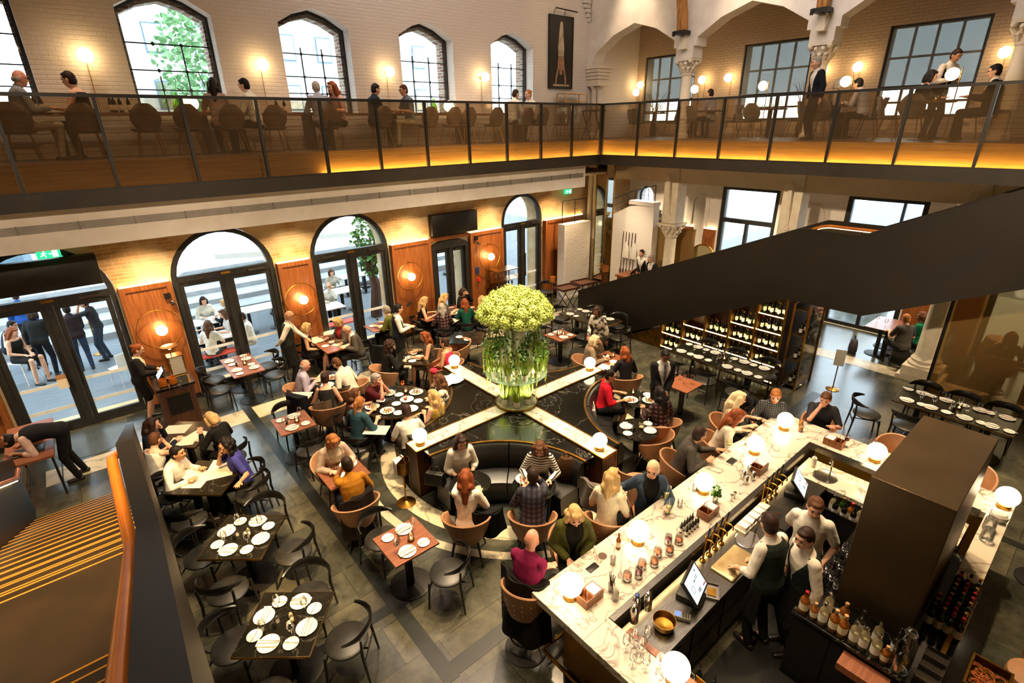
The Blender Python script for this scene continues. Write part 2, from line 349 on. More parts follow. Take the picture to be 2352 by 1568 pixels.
# ------------------------------------------------------------------ floor
def stonemat():
    m = mat('polished_stone_floor', '#5d5f55', .2, spec=.85); b = m.node_tree.nodes['Principled BSDF']
    tc = node(m, 'ShaderNodeTexCoord'); mp = node(m, 'ShaderNodeMapping'); mp.inputs['Location'].default_value = (.14, .2, 0); lk(m, tc.outputs['Object'], mp.inputs[0])
    br = node(m, 'ShaderNodeTexBrick'); br.inputs['Scale'].default_value = 1; br.inputs['Brick Width'].default_value = .9; br.inputs['Row Height'].default_value = .6
    br.inputs['Mortar Size'].default_value = .004; br.inputs[1].default_value = (*rgb('#58564a'), 1); br.inputs[2].default_value = (*rgb('#3b3f39'), 1); br.inputs[3].default_value = (*rgb('#2c2c28'), 1); br.inputs['Bias'].default_value = 0
    lk(m, mp.outputs[0], br.inputs['Vector'])
    nz = node(m, 'ShaderNodeTexNoise'); nz.inputs['Scale'].default_value = 2.4; nz.inputs['Detail'].default_value = 10; nz.inputs['Roughness'].default_value = .68; nz.inputs['Distortion'].default_value = .25; lk(m, tc.outputs['Object'], nz.inputs['Vector'])
    cr = node(m, 'ShaderNodeValToRGB'); e = cr.color_ramp.elements; e[0].position = .3; e[0].color = (.22, .23, .22, 1); e[1].position = .66; e[1].color = (1.25, 1.2, 1.08, 1); lk(m, nz.outputs['Fac'], cr.inputs[0])
    mx = node(m, 'ShaderNodeMixRGB', blend_type='MULTIPLY'); mx.inputs[0].default_value = 1; lk(m, br.outputs['Color'], mx.inputs[1]); lk(m, cr.outputs[0], mx.inputs[2])
    lk(m, mx.outputs[0], b.inputs['Base Color']); return m
floor_stone = stonemat()
dark_stone = mat('dark_stone_inlay', '#191b1a', .3, 0, c2='#262927', scale=3)
light_stone = veinmat('light_stone_inlay', '#b3a88f', '#7f7663', .3, 1.4, .03, cloud='#c4b79b')
struct(M().box(-6, -8, -.2, 24, 13.15, 0), 'floor', floor_stone)
def strip(n, pts, mt, z=.004): return struct(M().plate(pts, [], lambda u, w, d: (u, w, d), .001, z), n, mt)
strip('trim_1', [(1.87, 3.48), (2.05, 3.48), (2.05, 12.3), (1.87, 12.3)], dark_stone)
strip('trim_2', [(2.051, 3.5), (12.0, 3.5), (12.0, 3.7), (2.051, 3.7)], dark_stone)
strip('trim_3', [(.6, 4.73), (1.869, 4.73), (1.869, 4.88), (.6, 4.88)], dark_stone)
strip('trim_4', [(2.051, 4.73), (3.3, 4.73), (3.3, 4.86), (2.051, 4.86)], dark_stone)
strip('trim_5', [(-1.5, 11.0), (1.869, 11.0), (1.869, 11.6), (-1.5, 11.6)], light_stone)
strip('trim_6', [(2.051, 11.0), (12.2, 11.0), (12.2, 11.6), (2.051, 11.6)], light_stone)
strip('trim_7', [(14.2, -6), (14.75, -6), (14.75, 10.2), (14.2, 10.2)], light_stone)
CX, CY = 5.58, 6.6
def ring_pts(r, n=72): return [(CX+r*cos(2*pi*k/n), CY+r*sin(2*pi*k/n)) for k in range(n)]
struct(M().plate(ring_pts(2.98), [ring_pts(2.84)[::-1]], lambda u, w, d: (u, w, d), .001, .006), 'trim_8', light_stone)
struct(M().plate(ring_pts(2.6), [ring_pts(2.3)[::-1]], lambda u, w, d: (u, w, d), .001, .005), 'trim_9', veinmat('cream_marble_floor', '#c9bd9d', '#8a8064', .25, 1.6, .03))
strip('trim_10', [(9.2, -5), (9.35, -5), (9.35, 3.49), (9.2, 3.49)], dark_stone)
strip('trim_11', [(-.75+.66*cos(2*pi*k/40), 12.35+.66*sin(2*pi*k/40)) for k in range(40)], mat('slate_disc', '#3b4346', .35, 0, c2='#454d50', scale=3), .006)
# ------------------------------------------------------------------ the long outer wall
def arch(cx, hw, spring, z0, n=18, rise=None):
    rise = rise or hw
    return [(cx-hw, z0)]+[(cx-hw*cos(pi*k/n), spring+rise*sin(pi*k/n)) for k in range(n+1)]+[(cx+hw, z0)]
def tudor(cx, hw, spring, z0, top): return [(cx-hw, z0), (cx-hw, spring), (cx-hw*.5, spring+(top-spring)*.66), (cx, top), (cx+hw*.5, spring+(top-spring)*.66), (cx+hw, spring), (cx+hw, z0)]
wl_fn = lambda u, w, d: (u, 13.1+d, w)
DOORS = [(-.72, 1.09, 2.69), (2.43, 1.07, 2.69), (5.45, 1.07, 2.69), (11.43, .88, 2.84)]
UPW = [-.62, 2.42, 5.32, 8.23, 11.12]
ZU = 5.3
struct(M().plate([(-6, 0), (17.2, 0), (17.2, 5.0), (-6, 5.0)], [arch(c, h, s, 0.001)[::-1] for c, h, s in DOORS]+[arch(8.5, .66, 2.45, .001, 12, .2)[::-1]], wl_fn, 0, .75), 'wall_left', oldbrick)
struct(M().plate([(-6, 5.0), (17.2, 5.0), (17.2, 12), (-6, 12)], [tudor(c, .8, 7.86, 6.05, 8.2)[::-1] for c in UPW], wl_fn, 0, .75), 'wall_left_upper', whitebrick)
frame_m = mat('charcoal_door_frame', '#2b2a27', .45, .2, c2='#232220')
ND = 0
def arch_door(c, hw, s):
    global ND; ND += 1
    f = empty('door_%d' % ND, (c, 13.16, 0)); f['kind'] = 'structure'
    fr = M(); t = .11
    out = arch(0, hw-.01, s, .0); inn = arch(0, hw-t, s, .06)
    fr.plate(out, [arch(0, hw-t, s, 2.8)[::-1], [(-hw+t, .08), (-.055, .08), (-.055, 2.66), (-hw+t, 2.66)], [(.055, .08), (hw-t, .08), (hw-t, 2.66), (.055, 2.66)]], lambda u, w, d: (u, d, w), -.06, .08)
    fr.build('door_frame', frame_m, f)
    for sg in (-1, 1):
        x0, x1 = (-hw+t+.005, -.06) if sg < 0 else (.06, hw-t-.005)
        lf = M().plate([(x0, .085), (x1, .085), (x1, 2.655), (x0, 2.655)], [[(x0+.09, .2), (x1-.09, .2), (x1-.09, 2.56), (x0+.09, 2.56)]], lambda u, w, d: (u, d, w), -.03, .03).build('door_leaf', frame_m, f)
        M().box(x0+.088, -.006, .198, x1-.088, .006, 2.562).build('glass_pane', windowglass, lf)
        b = M(); b.use(mat('frosted_band', '#e8eef0', .6, c2='#dde6ea')).box(x0+.09, -.012, 1.0, x1-.09, -.007, 1.07).box(x0+.09, -.012, .48, x1-.09, -.007, .55)
        b.build('safety_band', None, lf)
        xh = -.11 if sg < 0 else .11
        M().tube([(xh, -.09, .95), (xh, -.09, 1.75)], .018, 8).tube([(xh, -.09, 1.05), (xh, -.02, 1.05)], .01, 6).tube([(xh, -.09, 1.65), (xh, -.02, 1.65)], .01, 6).build('handle', blackm, lf)
        M().cbox((sg*.6*hw, -.1, 2.72), (.34, .05, .05)).tube([(sg*.6*hw+.1, -.1, 2.7), (sg*.6*hw+.25*sg, -.16, 2.66)], .012, 6).build('door_closer', steelm, f)
    M().plate(arch(0, hw-t-.005, s, 2.81), [], lambda u, w, d: (u, d, w), .0, .012).build('fanlight_pane', windowglass, f)
    M().cbox((0, -.075, 2.74), (.2, .02, .05)).build('keep_plate', brass, f)
for d in DOORS: arch_door(*d)
# the low flat-headed door
f = empty('door_5', (8.5, 13.1, 0)); f['kind'] = 'structure'
M().plate(arch(0, .65, 2.45, 0, 12, .19), [[(-.53, .1), (-.04, .1), (-.04, 2.4), (-.53, 2.4)], [(.04, .1), (.53, .1), (.53, 2.4), (.04, 2.4)]], lambda u, w, d: (u, d, w), -.1, .1).build('door_frame', frame_m, f)
for x0 in (-.52, .05):
    g = M().plate([(x0, .11), (x0+.47, .11), (x0+.47, 2.39), (x0, 2.39)], [[(x0+.08, .25), (x0+.39, .25), (x0+.39, 2.28), (x0+.08, 2.28)]], lambda u, w, d: (u, d, w), -.04, .04).build('door_leaf', frame_m, f)
    M().box(x0+.079, -.005, .249, x0+.391, .005, 2.281).build('glass_pane', windowglass, g)
    M().cbox((x0+.24, -.06, 2.34), (.26, .05, .05)).build('door_closer', steelm, f)
# upper windows: leaded casements with a white splayed sill
for k, c in enumerate(UPW):
    w = empty('window_%d' % (k+1), (c, 13.45, 0)); w['kind'] = 'structure'
    o = tudor(0, .8, 7.86, 6.05, 8.2); i = tudor(0, .75, 7.84, 6.1, 8.14)
    M().plate(o, [i[::-1]], lambda u, z, d: (u, d, z), -.03, .03).build('window_frame', frame_m, w)
    b = M()
    for x in (-.27, .22): b.box(x-.012, -.012, 6.1, x+.012, .012, 7.45 if k != 1 else (7.35 if x > 0 else 6.75))
    for z in (6.5, 6.85, 7.32): b.box(-.75, -.012, z-.011, .75, .012, z+.011)
    for x in (-.27, .22):
        for z in (6.5, 6.85, 7.32): b.cbox((x, -.014, z), (.06, .02, .06), ry=pi/4)
    b.build('glazing_bars', frame_m, w)
    M().plate(i, [], lambda u, z, d: (u, d, z), .005, .012).build('glass_pane', windowglass, w)
    M().plate(tudor(0, .8, 7.86, 6.0, 8.2), [tudor(0, .71, 7.8, 6.02, 8.07)[::-1]], lambda u, z, d: (u, d, z), .05, .35).build('brick_reveal', outbrick, w)
# ------------------------------------------------------------------ the rest of the shell
struct(M().box(-6.2, -8, 0, -6, 13.85, 12), 'wall_near', plaster)
struct(M().box(-6, -8.2, 0, 24, -8, 12), 'wall_right', plaster)
struct(M().box(-6, -8, 12, 24, 13.85, 12.2), 'ceiling', plaster)
# the far wall behind the arcade: doors below, sash windows with blinds above
FX = 17.0
fw_fn = lambda u, w, d: (FX+d, u, w)
WB = [11.78, 8.16, 4.36, .55]
LB = [8.3, 4.5, .9]
lowh = [[(c-.95, .001), (c+.95, .001), (c+.95, 3.75), (c-.95, 3.75)] for c in LB]+[arch(12.35, .36, 3.2, 2.2, 12)]
struct(M().plate([(-8, 0), (13.1, 0), (13.1, 5.0), (-8, 5.0)], [h[::-1] for h in lowh], fw_fn, 0, .5), 'wall_back', whitebrick)
struct(M().plate([(-8, 5.0), (13.1, 5.0), (13.1, 12), (-8, 12)], [[(c-1.0, 5.75), (c+1.0, 5.75), (c+1.0, 7.88), (c-1.0, 7.88)][::-1] for c in WB], fw_fn, 0, .5), 'wall_back_upper', brickmat('warm_white_brick', '#cdb8a0', '#c8b299', '#c2ab91', .8, 1, .01))
blindm = glassmat('blind_fabric', (.30, .31, .30), .02, .6, ((.62, .64, .62), .3))
for k, c in enumerate(WB):
    w = empty('window_%d' % (k+6), (FX+.12, c, 0)); w['kind'] = 'structure'
    b = M().plate([(-1, 5.75), (1, 5.75), (1, 7.88), (-1, 7.88)], [[(-.93, 5.82), (.93, 5.82), (.93, 7.81), (-.93, 7.81)]], lambda u, z, d: (d, u, z), -.05, .05)
    for y in (-.47, 0, .47): b.box(-.03, y-.025, 5.8, .03, y+.025, 7.84)
    for z in (6.12, 6.45, 7.15): b.box(-.03, -.95, z-.025, .03, .95, z+.025)
    b.build('window_frame', mat('grey_sash', '#3a3b39', .5, c2='#323331'), w)
    M().box(.035, -.95, 5.8, .045, .95, 7.84).build('glass_pane', windowglass, w)
    M().box(-.075, -.94, 6.5, -.07, .94, 7.83).build('roller_blind', blindm, w)
    M().tube([(-.072, -.95, 6.49), (-.072, .95, 6.49)], .02, 8).build('blind_rail', steelm, w)
for k, c in enumerate(LB):
    w = empty('door_%d' % (k+6), (FX+.1, c, 0)); w['kind'] = 'structure'
    M().plate([(-.95, .0), (.95, .0), (.95, 3.74), (-.95, 3.74)], [[(-.82, 2.75), (.82, 2.75), (.82, 3.66), (-.82, 3.66)], [(-.82, .12), (-.05, .12), (-.05, 2.6), (-.82, 2.6)], [(.05, .12), (.82, .12), (.82, 2.6), (.05, 2.6)]], lambda u, z, d: (d, u, z), -.06, .06).build('door_frame', frame_m, w)
    M().box(.0, -.83, .1, .012, .83, 3.68).build('glass_pane', windowglass, w)
    M().cbox((-.1, .35, 2.66), (.05, .36, .06)).build('door_closer', blackm, w)
w = empty('window_10', (FX+.2, 12.35, 0)); w['kind'] = 'structure'
b = M().plate(arch(0, .36, 3.2, 2.2, 12), [arch(0, .32, 3.19, 2.24, 12)[::-1]], lambda u, z, d: (d, u, z), -.03, .03); b.box(-.01, -.012, 2.24, .01, .012, 3.5).box(-.01, -.33, 2.9, .01, .33, 2.92)
b.build('window_frame', frame_m, w); M().plate(arch(0, .33, 3.19, 2.23, 12), [], lambda u, z, d: (d, u, z), .01, .016).build('glass_pane', windowglass, w)
# walnut wainscot and lit cove between the far doors
NT = [20]
def trim(m, mt, **k): NT[0] += 1; return struct(m, 'trim_%d' % NT[0], mt, **k)
for y0, y1 in ((9.3, 9.75), (10.2, 11.3), (5.5, 6.0), (6.6, 7.3), (1.9, 3.5)):
    p = trim(M().box(FX-.06, y0, 0, FX-.002, y1, 2.3).box(FX-.075, y0+.08, .2, FX-.06, y1-.08, 2.15), walnut)
    M().box(FX-.05, y0+.02, 2.31, FX-.015, y1-.02, 2.33).build('cove_light', led_w, p)
# arched niches on the far wall
for y in (9.98, 6.3): trim(M().plate(arch(y, .34, 3.1, .1, 12), [arch(y, .28, 3.1, .1, 12)[::-1]], lambda u, z, d: (FX-d, u, z), .003, .05), whiteplaster)
# ------------------------------------------------------------------ arcade with cast capitals
AX = 14.6; COLS = [9.5, 5.9, 2.3, -1.3, -4.9]
edge = [(13.1, 12), (13.1, 7.3), (12.92, 7.3), (12.9, 7.6), (12.75, 7.86)]
yt = 12.75
for c in COLS:
    mid = (yt+c+.36)/2
    edge += [(mid+(yt-mid)*.55, 8.26), (mid, 8.5), (mid-(yt-mid)*.55, 8.26), (c+.36, 7.88), (c+.36, 7.68), (c+.27, 7.68), (c+.27, 7.4), (c-.27, 7.4), (c-.27, 7.68), (c-.36, 7.68), (c-.36, 7.88)]
    yt = c-.36
edge += [(-8, 7.9), (-8, 12)]
struct(M().plate(edge[::-1], [], lambda u, z, d: (AX+d, u, z), -.24, .24), 'wall_arcade', whiteplaster)
shell = mat('ivory_stone', '#e9dec9', .6, 0, c2='#ddd0b8', scale=5)
def capital(m, z0, r, h=.36):
    m.lathe([(r, z0-.06), (r*1.12, z0-.03), (r*1.12, z0), (r, z0+.01), (r*1.15, z0+h*.3), (r*1.5, z0+h*.75), (r*1.6, z0+h*.8)], 24)
    for row, (zz, rr, n) in enumerate(((z0+h*.25, r*1.16, 10), (z0+h*.55, r*1.42, 10))):
        for k in range(n):
            a = 2*pi*(k+.5*row)/n
            m.tube([(rr*cos(a)*.92, rr*sin(a)*.92, zz-h*.2), (rr*cos(a)*1.05, rr*sin(a)*1.05, zz), (rr*cos(a)*1.3, rr*sin(a)*1.3, zz+h*.12), (rr*cos(a)*1.34, rr*sin(a)*1.34, zz+h*.03)], [.03, .05, .045, .02], 6)
    for k in range(4):
        a = pi/4+k*pi/2; m.ball((r*1.95*cos(a), r*1.95*sin(a), z0+h*.78), .07, 10, 6)
    s = r*1.75; m.box(-s, -s, z0+h*.82, s, s, z0+h)
NCOL = 0
for c in COLS:
    o = empty('trim_%d' % (60+NCOL), (AX, c, 0)); o['kind'] = 'structure'
    m = M(); m.lathe([(.2, ZU), (.2, ZU+.1), (.16, ZU+.14), (.155, ZU+.2), (.14, 7.0)], 24); m.build('column_shaft', shell, o)
    m = M(); capital(m, 7.02, .15, .38); m.build('capital', shell, o)
    m = M()
    for k in range(5): m.box(-.3-.03*k, -.1, 7.55-.06*k+.3, -.24, .1, 7.61-.06*k+.3)
    m.tube([(-.26, 0, 8.0), (-.34, 0, 7.9), (-.3, 0, 7.7)], [.1, .1, .12], 4, up=(0, 1, 0)); m.build('corbel', shell, o)
    # ground floor pier: round shaft below, square pier above its capital
    m = M(); big = c < 4
    if big: m.box(-.42, -.42, 0, .42, .42, .12).box(-.36, -.36, .12, .36, .36, .34)
    m.lathe([(.34, .34), (.34, .4), (.28, .47), (.3, .5), (.25, .56), (.24, .6), (.21, 2.4)] if big else [(.3, 0), (.3, .12), (.22, .2), (.19, .26), (.175, 2.4)], 28); m.build('column_shaft', shell, o)
    m = M(); capital(m, 2.42, .19, .4); m.build('capital', shell, o)
    m = M().box(-.24, -.24, 2.83, .24, .24, 4.6); m.tube([(-.24, 0, 3.2), (-.42, 0, 4.3)], .06, 4, up=(0, 1, 0)); m.box(-.3, -.07, 3.08, -.23, .07, 3.16)
    m.build('pier', shell, o); NCOL += 1
# clustered half column against the corner
o = empty('trim_70', (AX, 12.85, 0)); o['kind'] = 'structure'
m = M()
for dx, dy in ((-.1, .05), (.1, .05), (0, -.1)): m.lathe([(.14, ZU), (.14, ZU+.1), (.09, ZU+.16), (.085, 6.75), (.1, 6.8), (.14, 6.86), (.16, 6.9)], 16, (dx, dy, 0))
m.box(-.26, -.24, 6.9, .26, .24, 7.0)
for k in range(5): m.box(-.26-.03*k, -.24-.02*k, 7.0+.1*k, .26+.03*k, .24, 7.09+.1*k)
m.build('column_shaft', shell, o)
m = M()
for k, (dx, dy) in enumerate(((-.1, .05), (.1, .05), (0, -.1))): m.lathe([(.11, 0), (.09, .1), (.085, 4.6)], 14, (dx, dy, 0))
m.build('pier', shell, o)
# ground floor beams between the piers, soffit, bulkhead with grille
yy = [13.1]+COLS+[-8]
m = M()
for a, b_ in zip(yy[:-1], yy[1:]): m.box(AX-.2, b_+.2, 4.05, AX+.2, a-.2, 4.7)
trim(m, plaster)
# upper floor slabs
planks = mat('oak_planks', '#6b4a26', .4, 0, c2='#4e3418', scale=3, stretch=(.6, 8, 1), detail=5)
BY, BX = 10.5, 12.16
slab = [(-6, 13.1), (17, 13.1), (17, -8), (BX+.38, -8), (BX+.38, BY+.38), (-6, BY+.38)]
struct(M().plate(slab, [], lambda u, w, d: (u, w, d), 5.0, ZU), 'floor_upper', planks)
low = [(-6, 13.1), (17, 13.1), (17, -8), (BX, -8), (BX, BY), (-6, BY)]
struct(M().plate(low, [], lambda u, w, d: (u, w, d), 4.70, 4.88), 'ceiling_lower', plaster)
bk = M().box(-6, 10.9, 4.02, 12.0, 11.1, 4.69); struct(bk, 'trim_71', whiteplaster)
struct(M().box(-6, 11.11, 4.3, 14.3, 13.09, 4.36), 'ceiling_aisle', plaster)
g = M()
for k in range(7): g.box(-5.9, 10.885, 4.30+k*.018, 11.9, 10.9, 4.309+k*.018)
for k in range(24): g.box(-5.9+k*.75, 10.884, 4.295, -5.88+k*.75, 10.9, 4.425)
struct(g, 'trim_72', mat('grey_grille', '#8b8378', .6, .2, c2='#7b746a'))
# fascia
fa = M().box(-6, BY-.05, 4.66, BX+.0, BY+.03, 4.9).box(BX-.05, -8, 4.66, BX+.03, BY+.03, 4.9)
struct(fa, 'trim_73', mat('bronze_fascia', '#2a231a', .5, .3, c2='#221c14', scale=4))
# slab edge boards, lit amber by a strip at their foot
oakm = mat('amber_oak_edge', '#b8965a', .5, 0, c2='#a07c42', scale=3, stretch=(.5, .5, 9))
e1 = trim(M().box(-6, BY+.34, 4.88, BX+.34, BY+.375, ZU+.005), oakm); e2 = trim(M().box(BX+.34, -8, 4.88, BX+.375, BY+.375, ZU+.005), oakm)
M().box(4.15, BY+.25, 4.895, BX+.25, BY+.28, 4.905).build('strip_light', led, e1); M().box(BX+.25, -6, 4.895, BX+.28, BY+.24, 4.905).build('strip_light', led, e2)
# ------------------------------------------------------------------ outside
pave = brickmat('grey_paving', '#7f8890', '#737c85', '#5b626a', .7, 1, .004, .9, .22, msize=.01)
pave2 = mat('paving_setts', '#757c82', .65, 0, c2='#646c73', scale=3, stretch=(.6, 6, 1), bump=.1)
struct(M().box(-30, 13.9, -.25, 24, 60, -.02), 'ground_terrace', pave2)
struct(M().box(17.5, -30, -.25, 60, 13.9, -.02), 'ground_street', pave2)
m = M()
stepm = mat('pale_granite', '#a3a6a8', .7, 0, c2='#94989a', scale=4)
for k in range(5): m.box(-6, 19+k*.9, -.02, 15, 19.9+k*.9+(0 if k < 4 else 8), .17*(k+1))
struct(m, 'trim_80', stepm)
# ------------------------------------------------------------------ balustrades round the upper floor
railglass = glassmat('bronze_rail_glass', (.80, .72, .60), .35, .05, ((.15, .105, .06), .2))
def railing(name, label, pts, z0=4.9, z1=6.22):
    o = empty(name, (pts[0][0], pts[0][1], 0), 0, label, 'railing'); o['kind'] = 'structure' if False else 'thing'
    del o['kind']
    ox, oy = pts[0]; d = (V(pts[-1])-V(pts[0])).normalized(); ang = atan2(d.y, d.x)
    for x, y in pts: M().cbox((x-ox, y-oy, (z0+z1)/2), (.05, .07, z1-z0), ang).build('post', blackm, o)
    L = hypot(pts[-1][0]-ox, pts[-1][1]-oy)
    M().cbox((d.x*L/2, d.y*L/2, z1+.01), (L+.05, .075, .05), ang).build('top_rail', blackm, o)
    M().cbox((d.x*L/2, d.y*L/2, z0+.01), (L, .05, .03), ang).build('bottom_rail', blackm, o)
    nv = V((-d.y, d.x))
    for a, b in zip(pts[:-1], pts[1:]):
        m = ((a[0]+b[0])/2-ox, (a[1]+b[1])/2-oy, (z0+z1)/2); w = hypot(b[0]-a[0], b[1]-a[1])-.06
        M().cbox(m, (w, .012, z1-z0-.04), ang).build('glass_panel', railglass, o)
    for k in range(11): M().tube([(nv.x*.03, nv.y*.03, z0+.3+k*.085), (nv.x*.03+d.x*L, nv.y*.03+d.y*L, z0+.3+k*.085)], .0025, 4).build('tension_wire', blackm, o)
    return o
railing('glass_balustrade', 'bronze glass balustrade of the balcony along the tall arched windows', [(-4.93+1.135*k, BY) for k in range(15)]+[(BX-.02, BY)])
railing('glass_balustrade', 'bronze glass balustrade of the balcony in front of the white arcade', [(BX, BY-.04)]+[(BX, 9.23-1.19*k) for k in range(14)])
# ------------------------------------------------------------------ two bronze staircases
treadm = mat('brown_stair_tread', '#2c2012', .42, 0, c2='#20170c', scale=2.5, detail=5)
riserm = mat('dark_riser', '#171009', .5, 0, c2='#20170d')
nosing = mat('brass_nosing', '#c48c3a', .35, .35)
def stair(label, loc, w, run, n, landing, n2, panel_label):
    # local frame: climbs towards -y from y=0 at the foot, x from 0 to w
    o = empty('staircase', loc, 0, label, 'staircase'); rise = ZU/32
    t = M(); z = 0; y = 0; nz = M(); rz = M(); lines = []
    for k in range(n):
        t.box(0, y-run-.02, z+rise-.04, w, y, z+rise); rz.box(0, y-.03, z, w, y-.012, z+rise-.04)
        lines += [(y-.0, z+rise), (y-.075, z+rise)]; z += rise; y -= run
    yl = y; t.box(0, y-landing, z-.04+.0, w, y+.01, z+.001); y -= landing
    for k in range(n2):
        t.box(0, y-run-.02, z+rise-.04, w, y, z+rise); rz.box(0, y-.03, z, w, y-.012, z+rise-.04)
        lines += [(y, z+rise), (y-.075, z+rise)]; z += rise; y -= run
    n1, n3 = M(), M()
    for ly, lz in lines: (n1 if lz < rise*n+.01 else n3).box(.01, ly-.011, lz-.003, w-.01, ly+.003, lz+.003)
    t.build('treads', treadm, o); rz.build('risers', riserm, o); n1.build('nosing', nosing, o); n3.build('nosing', nosing, o)
    s = rise/run; zl = rise*n; y2 = yl-landing; ye = y2-run*n2; zt = zl+rise*n2
    out = [(.62, 0), (.62, .98), (yl+.05, zl+1.0), (y2-.15, zl+1.0), (ye, zt+.95), (ye, zt-.75), (y2-.5, zl-.5), (yl+.1, zl-.5), (yl+1.15+.0, zl-1.0), (-.95, 0)]
    for x0 in (-.12, w+.02):
        M().plate(out, [], lambda u, v, d: (d, u, v), x0, x0+.10).build('balustrade_panel', steel_dark, o)
        M().loft([[(x0-.004, a, b), (x0+.104, a, b), (x0+.104, a, b+.03), (x0-.004, a, b+.03)] for a, b in ((.62, .98), (yl+.05, zl+1.0), (y2-.15, zl+1.0), (ye, zt+.95))]).build('cap_rail', steel_dark, o)
    for xh, sg in ((.03, 1), (w-.03, -1)):
        P = [(xh, .35, .92), (xh, 0, 1.0-.05), (xh, yl+.1, zl+.9), (xh, yl-.05, zl+.93), (xh, y2-.1, zl+.93), (xh, y2-.3, zl+1.0), (xh, ye, zt+.86)]
        M().tube(P, .034, 12).build('handrail', copper, o)
        b = M()
        for i in range(4):
            q = V(P[1]).lerp(V(P[2]), (i+.5)/4); b.tube([q, q+V((-sg*.06, 0, -.05))], .009, 6)
        b.build('rail_bracket', copper, o)
        M().tube([(xh, p[1], p[2]-.043) for p in P[1:]], .006, 4).build('strip_light', MATS['led_strip_warm'], o)
    # soffit between the stringers
    M().plate([(-.95, .005), (yl+.1, zl-.45), (y2-.5, zl-.45), (ye, zt-.7), (ye, zt-.66), (y2-.5, zl-.41), (yl+.1, zl-.41), (-.85, .005)], [], lambda u, v, d: (d, u, v), 0, w).build('soffit', steel_dark, o)
    return o
stair('bronze staircase in the left foreground with copper handrail and brass nosings', (-1.62, 9.75, 0), 1.45, .35, 16, .9, 16, '')
stair('long dark bronze staircase climbing over the bottle wall to the balcony', (11.57, 9.9, 0), 1.2, .345, 16, .9, 10, '')
# ------------------------------------------------------------------ walnut panels with ring lights along the outer wall
def wood_panel(x0, x1, z1, ring=None, label='', nz=None, **kw):
    p = trim(M().box(x0, 12.97, .12, x1, 13.095, z1), walnut, bevel=.004)
    m = M(); w = .1
    m.box(x0, 12.94, .12, x0+w, 12.969, z1).box(x1-w, 12.94, .12, x1, 12.969, z1).box(x0+w, 12.94, z1-w, x1-w, 12.969, z1).box(x0+w, 12.94, .12, x1-w, 12.969, .24)
    m.build('frame_moulding', walnut, p)
    M().box(x0, 12.95, 0, x1, 13.095, .119).build('plinth', blackm, p)
    M().box(x0+.02, 13.03, z1+.004, x1-.02, 13.06, z1+.016).build('cove_light', led_w, p)
    return p
glow_ring = emat('ring_lamp_glow', (1, .68, .30), 26)
def ring_light(x, z, r, label, gx=0, gz=0):
    o = empty('ring_wall_light', (x, 12.965, z), 0, label, 'wall light', 'brass ring lights on the walnut panels')
    M().tube([(r*cos(2*pi*k/48), -.10, r*sin(2*pi*k/48)) for k in range(48)], .011, 8, closed=True).build('brass_ring', brass, o)
    M().tube([(0, 0, r-.0), (0, -.1, r)], .012, 6).tube([(gx, 0, gz), (gx, -.08, gz)], .02, 8).cyl((gx, -.005, gz), .001, .001).build('bracket', brass, o)
    M().ball((gx, -.17, gz), .11, 16, 12).build('globe', glow_ring, o); return o
wood_panel(.40, 1.33, 2.78); ring_light(.9, 1.82, .42, 'brass ring wall light on the walnut panel behind the host desk', .02, -.02)
wood_panel(3.53, 4.35, 2.76); ring_light(3.92, 1.82, .40, 'brass ring wall light behind the waiter in a grey waistcoat', .03, .0)
wood_panel(6.55, 7.8, 2.76); ring_light(7.0, 1.83, .40, 'brass ring wall light left of the low black door', .0, .0)
wood_panel(9.2, 10.5, 2.74); ring_light(9.86, 1.92, .40, 'brass ring wall light right of the low black door', .0, .02)
wood_panel(12.36, 14.3, 2.74); wood_panel(-3.6, -1.85, 2.78)
trim(M().box(7.81, 12.97, 2.66, 9.19, 13.095, 2.76), walnut)
def sock(x, z, mt, label, cat, n='wall_socket', d=.02, w=.1, h=.07):
    o = M().box(x-w/2, 12.945-d, z-h/2, x+w/2, 12.965, z+h/2).build(n, mt); return tag(o, label, cat)
sock(.72, .95, brass, 'brass double socket on the walnut panel left of the host desk', 'socket'); sock(7.45, .95, brass, 'brass double socket on the walnut panel behind the waiter with a tablet', 'socket')
sock(9.45, 1.25, mat('red_plastic', '#c8281e', .4, c2='#b0221a'), 'red fire call point beside the low black door', 'call point', 'fire_call_point', .04, .1, .1)
sock(9.42, 1.55, mat('blue_sign', '#27407c', .4, c2='#223870'), 'small blue fire action notice above the red call point', 'notice', 'wall_notice', .005, .12, .2)
sock(13.1, 1.35, MATS['red_plastic'], 'red fire call point on the walnut panel by the white pier', 'call point', 'fire_call_point', .04, .1, .1)
sock(13.1, 1.6, MATS['blue_sign'], 'small blue notice on the walnut panel by the white pier', 'notice', 'wall_notice', .005, .1, .18)
o = empty('wall_dial', (-2.05, 12.93, 1.05), 0, 'round silver fire alarm dial on the walnut panel at the far left', 'alarm'); M().lathe([(.085, 0), (.085, .02), (.06, .035)], 20, axis=(0, -1, 0)).build('dial_body', steelm, o); M().lathe([(.03, .034), (.03, .04)], 12, axis=(0, -1, 0)).build('dial_centre', blackm, o)
sock(-2.0, .75, brass, 'small brass plate under the round alarm dial', 'socket')
for x, z, lb in ((1.2, 2.42, 'small round speaker on the panel behind the host desk'), (9.4, 2.5, 'small round detector on the panel right of the low door')):
    o = empty('ceiling_speaker', (x, 12.94, z), 0, lb, 'detector'); M().box(-.06, -.03, 0, .06, 0, .12).build('housing', blackm, o); M().lathe([(.045, 0), (.045, .07), (.03, .075)], 14, (.06, -.02, -.09), axis=(0, -1, 0)).build('lens', chrome, o)
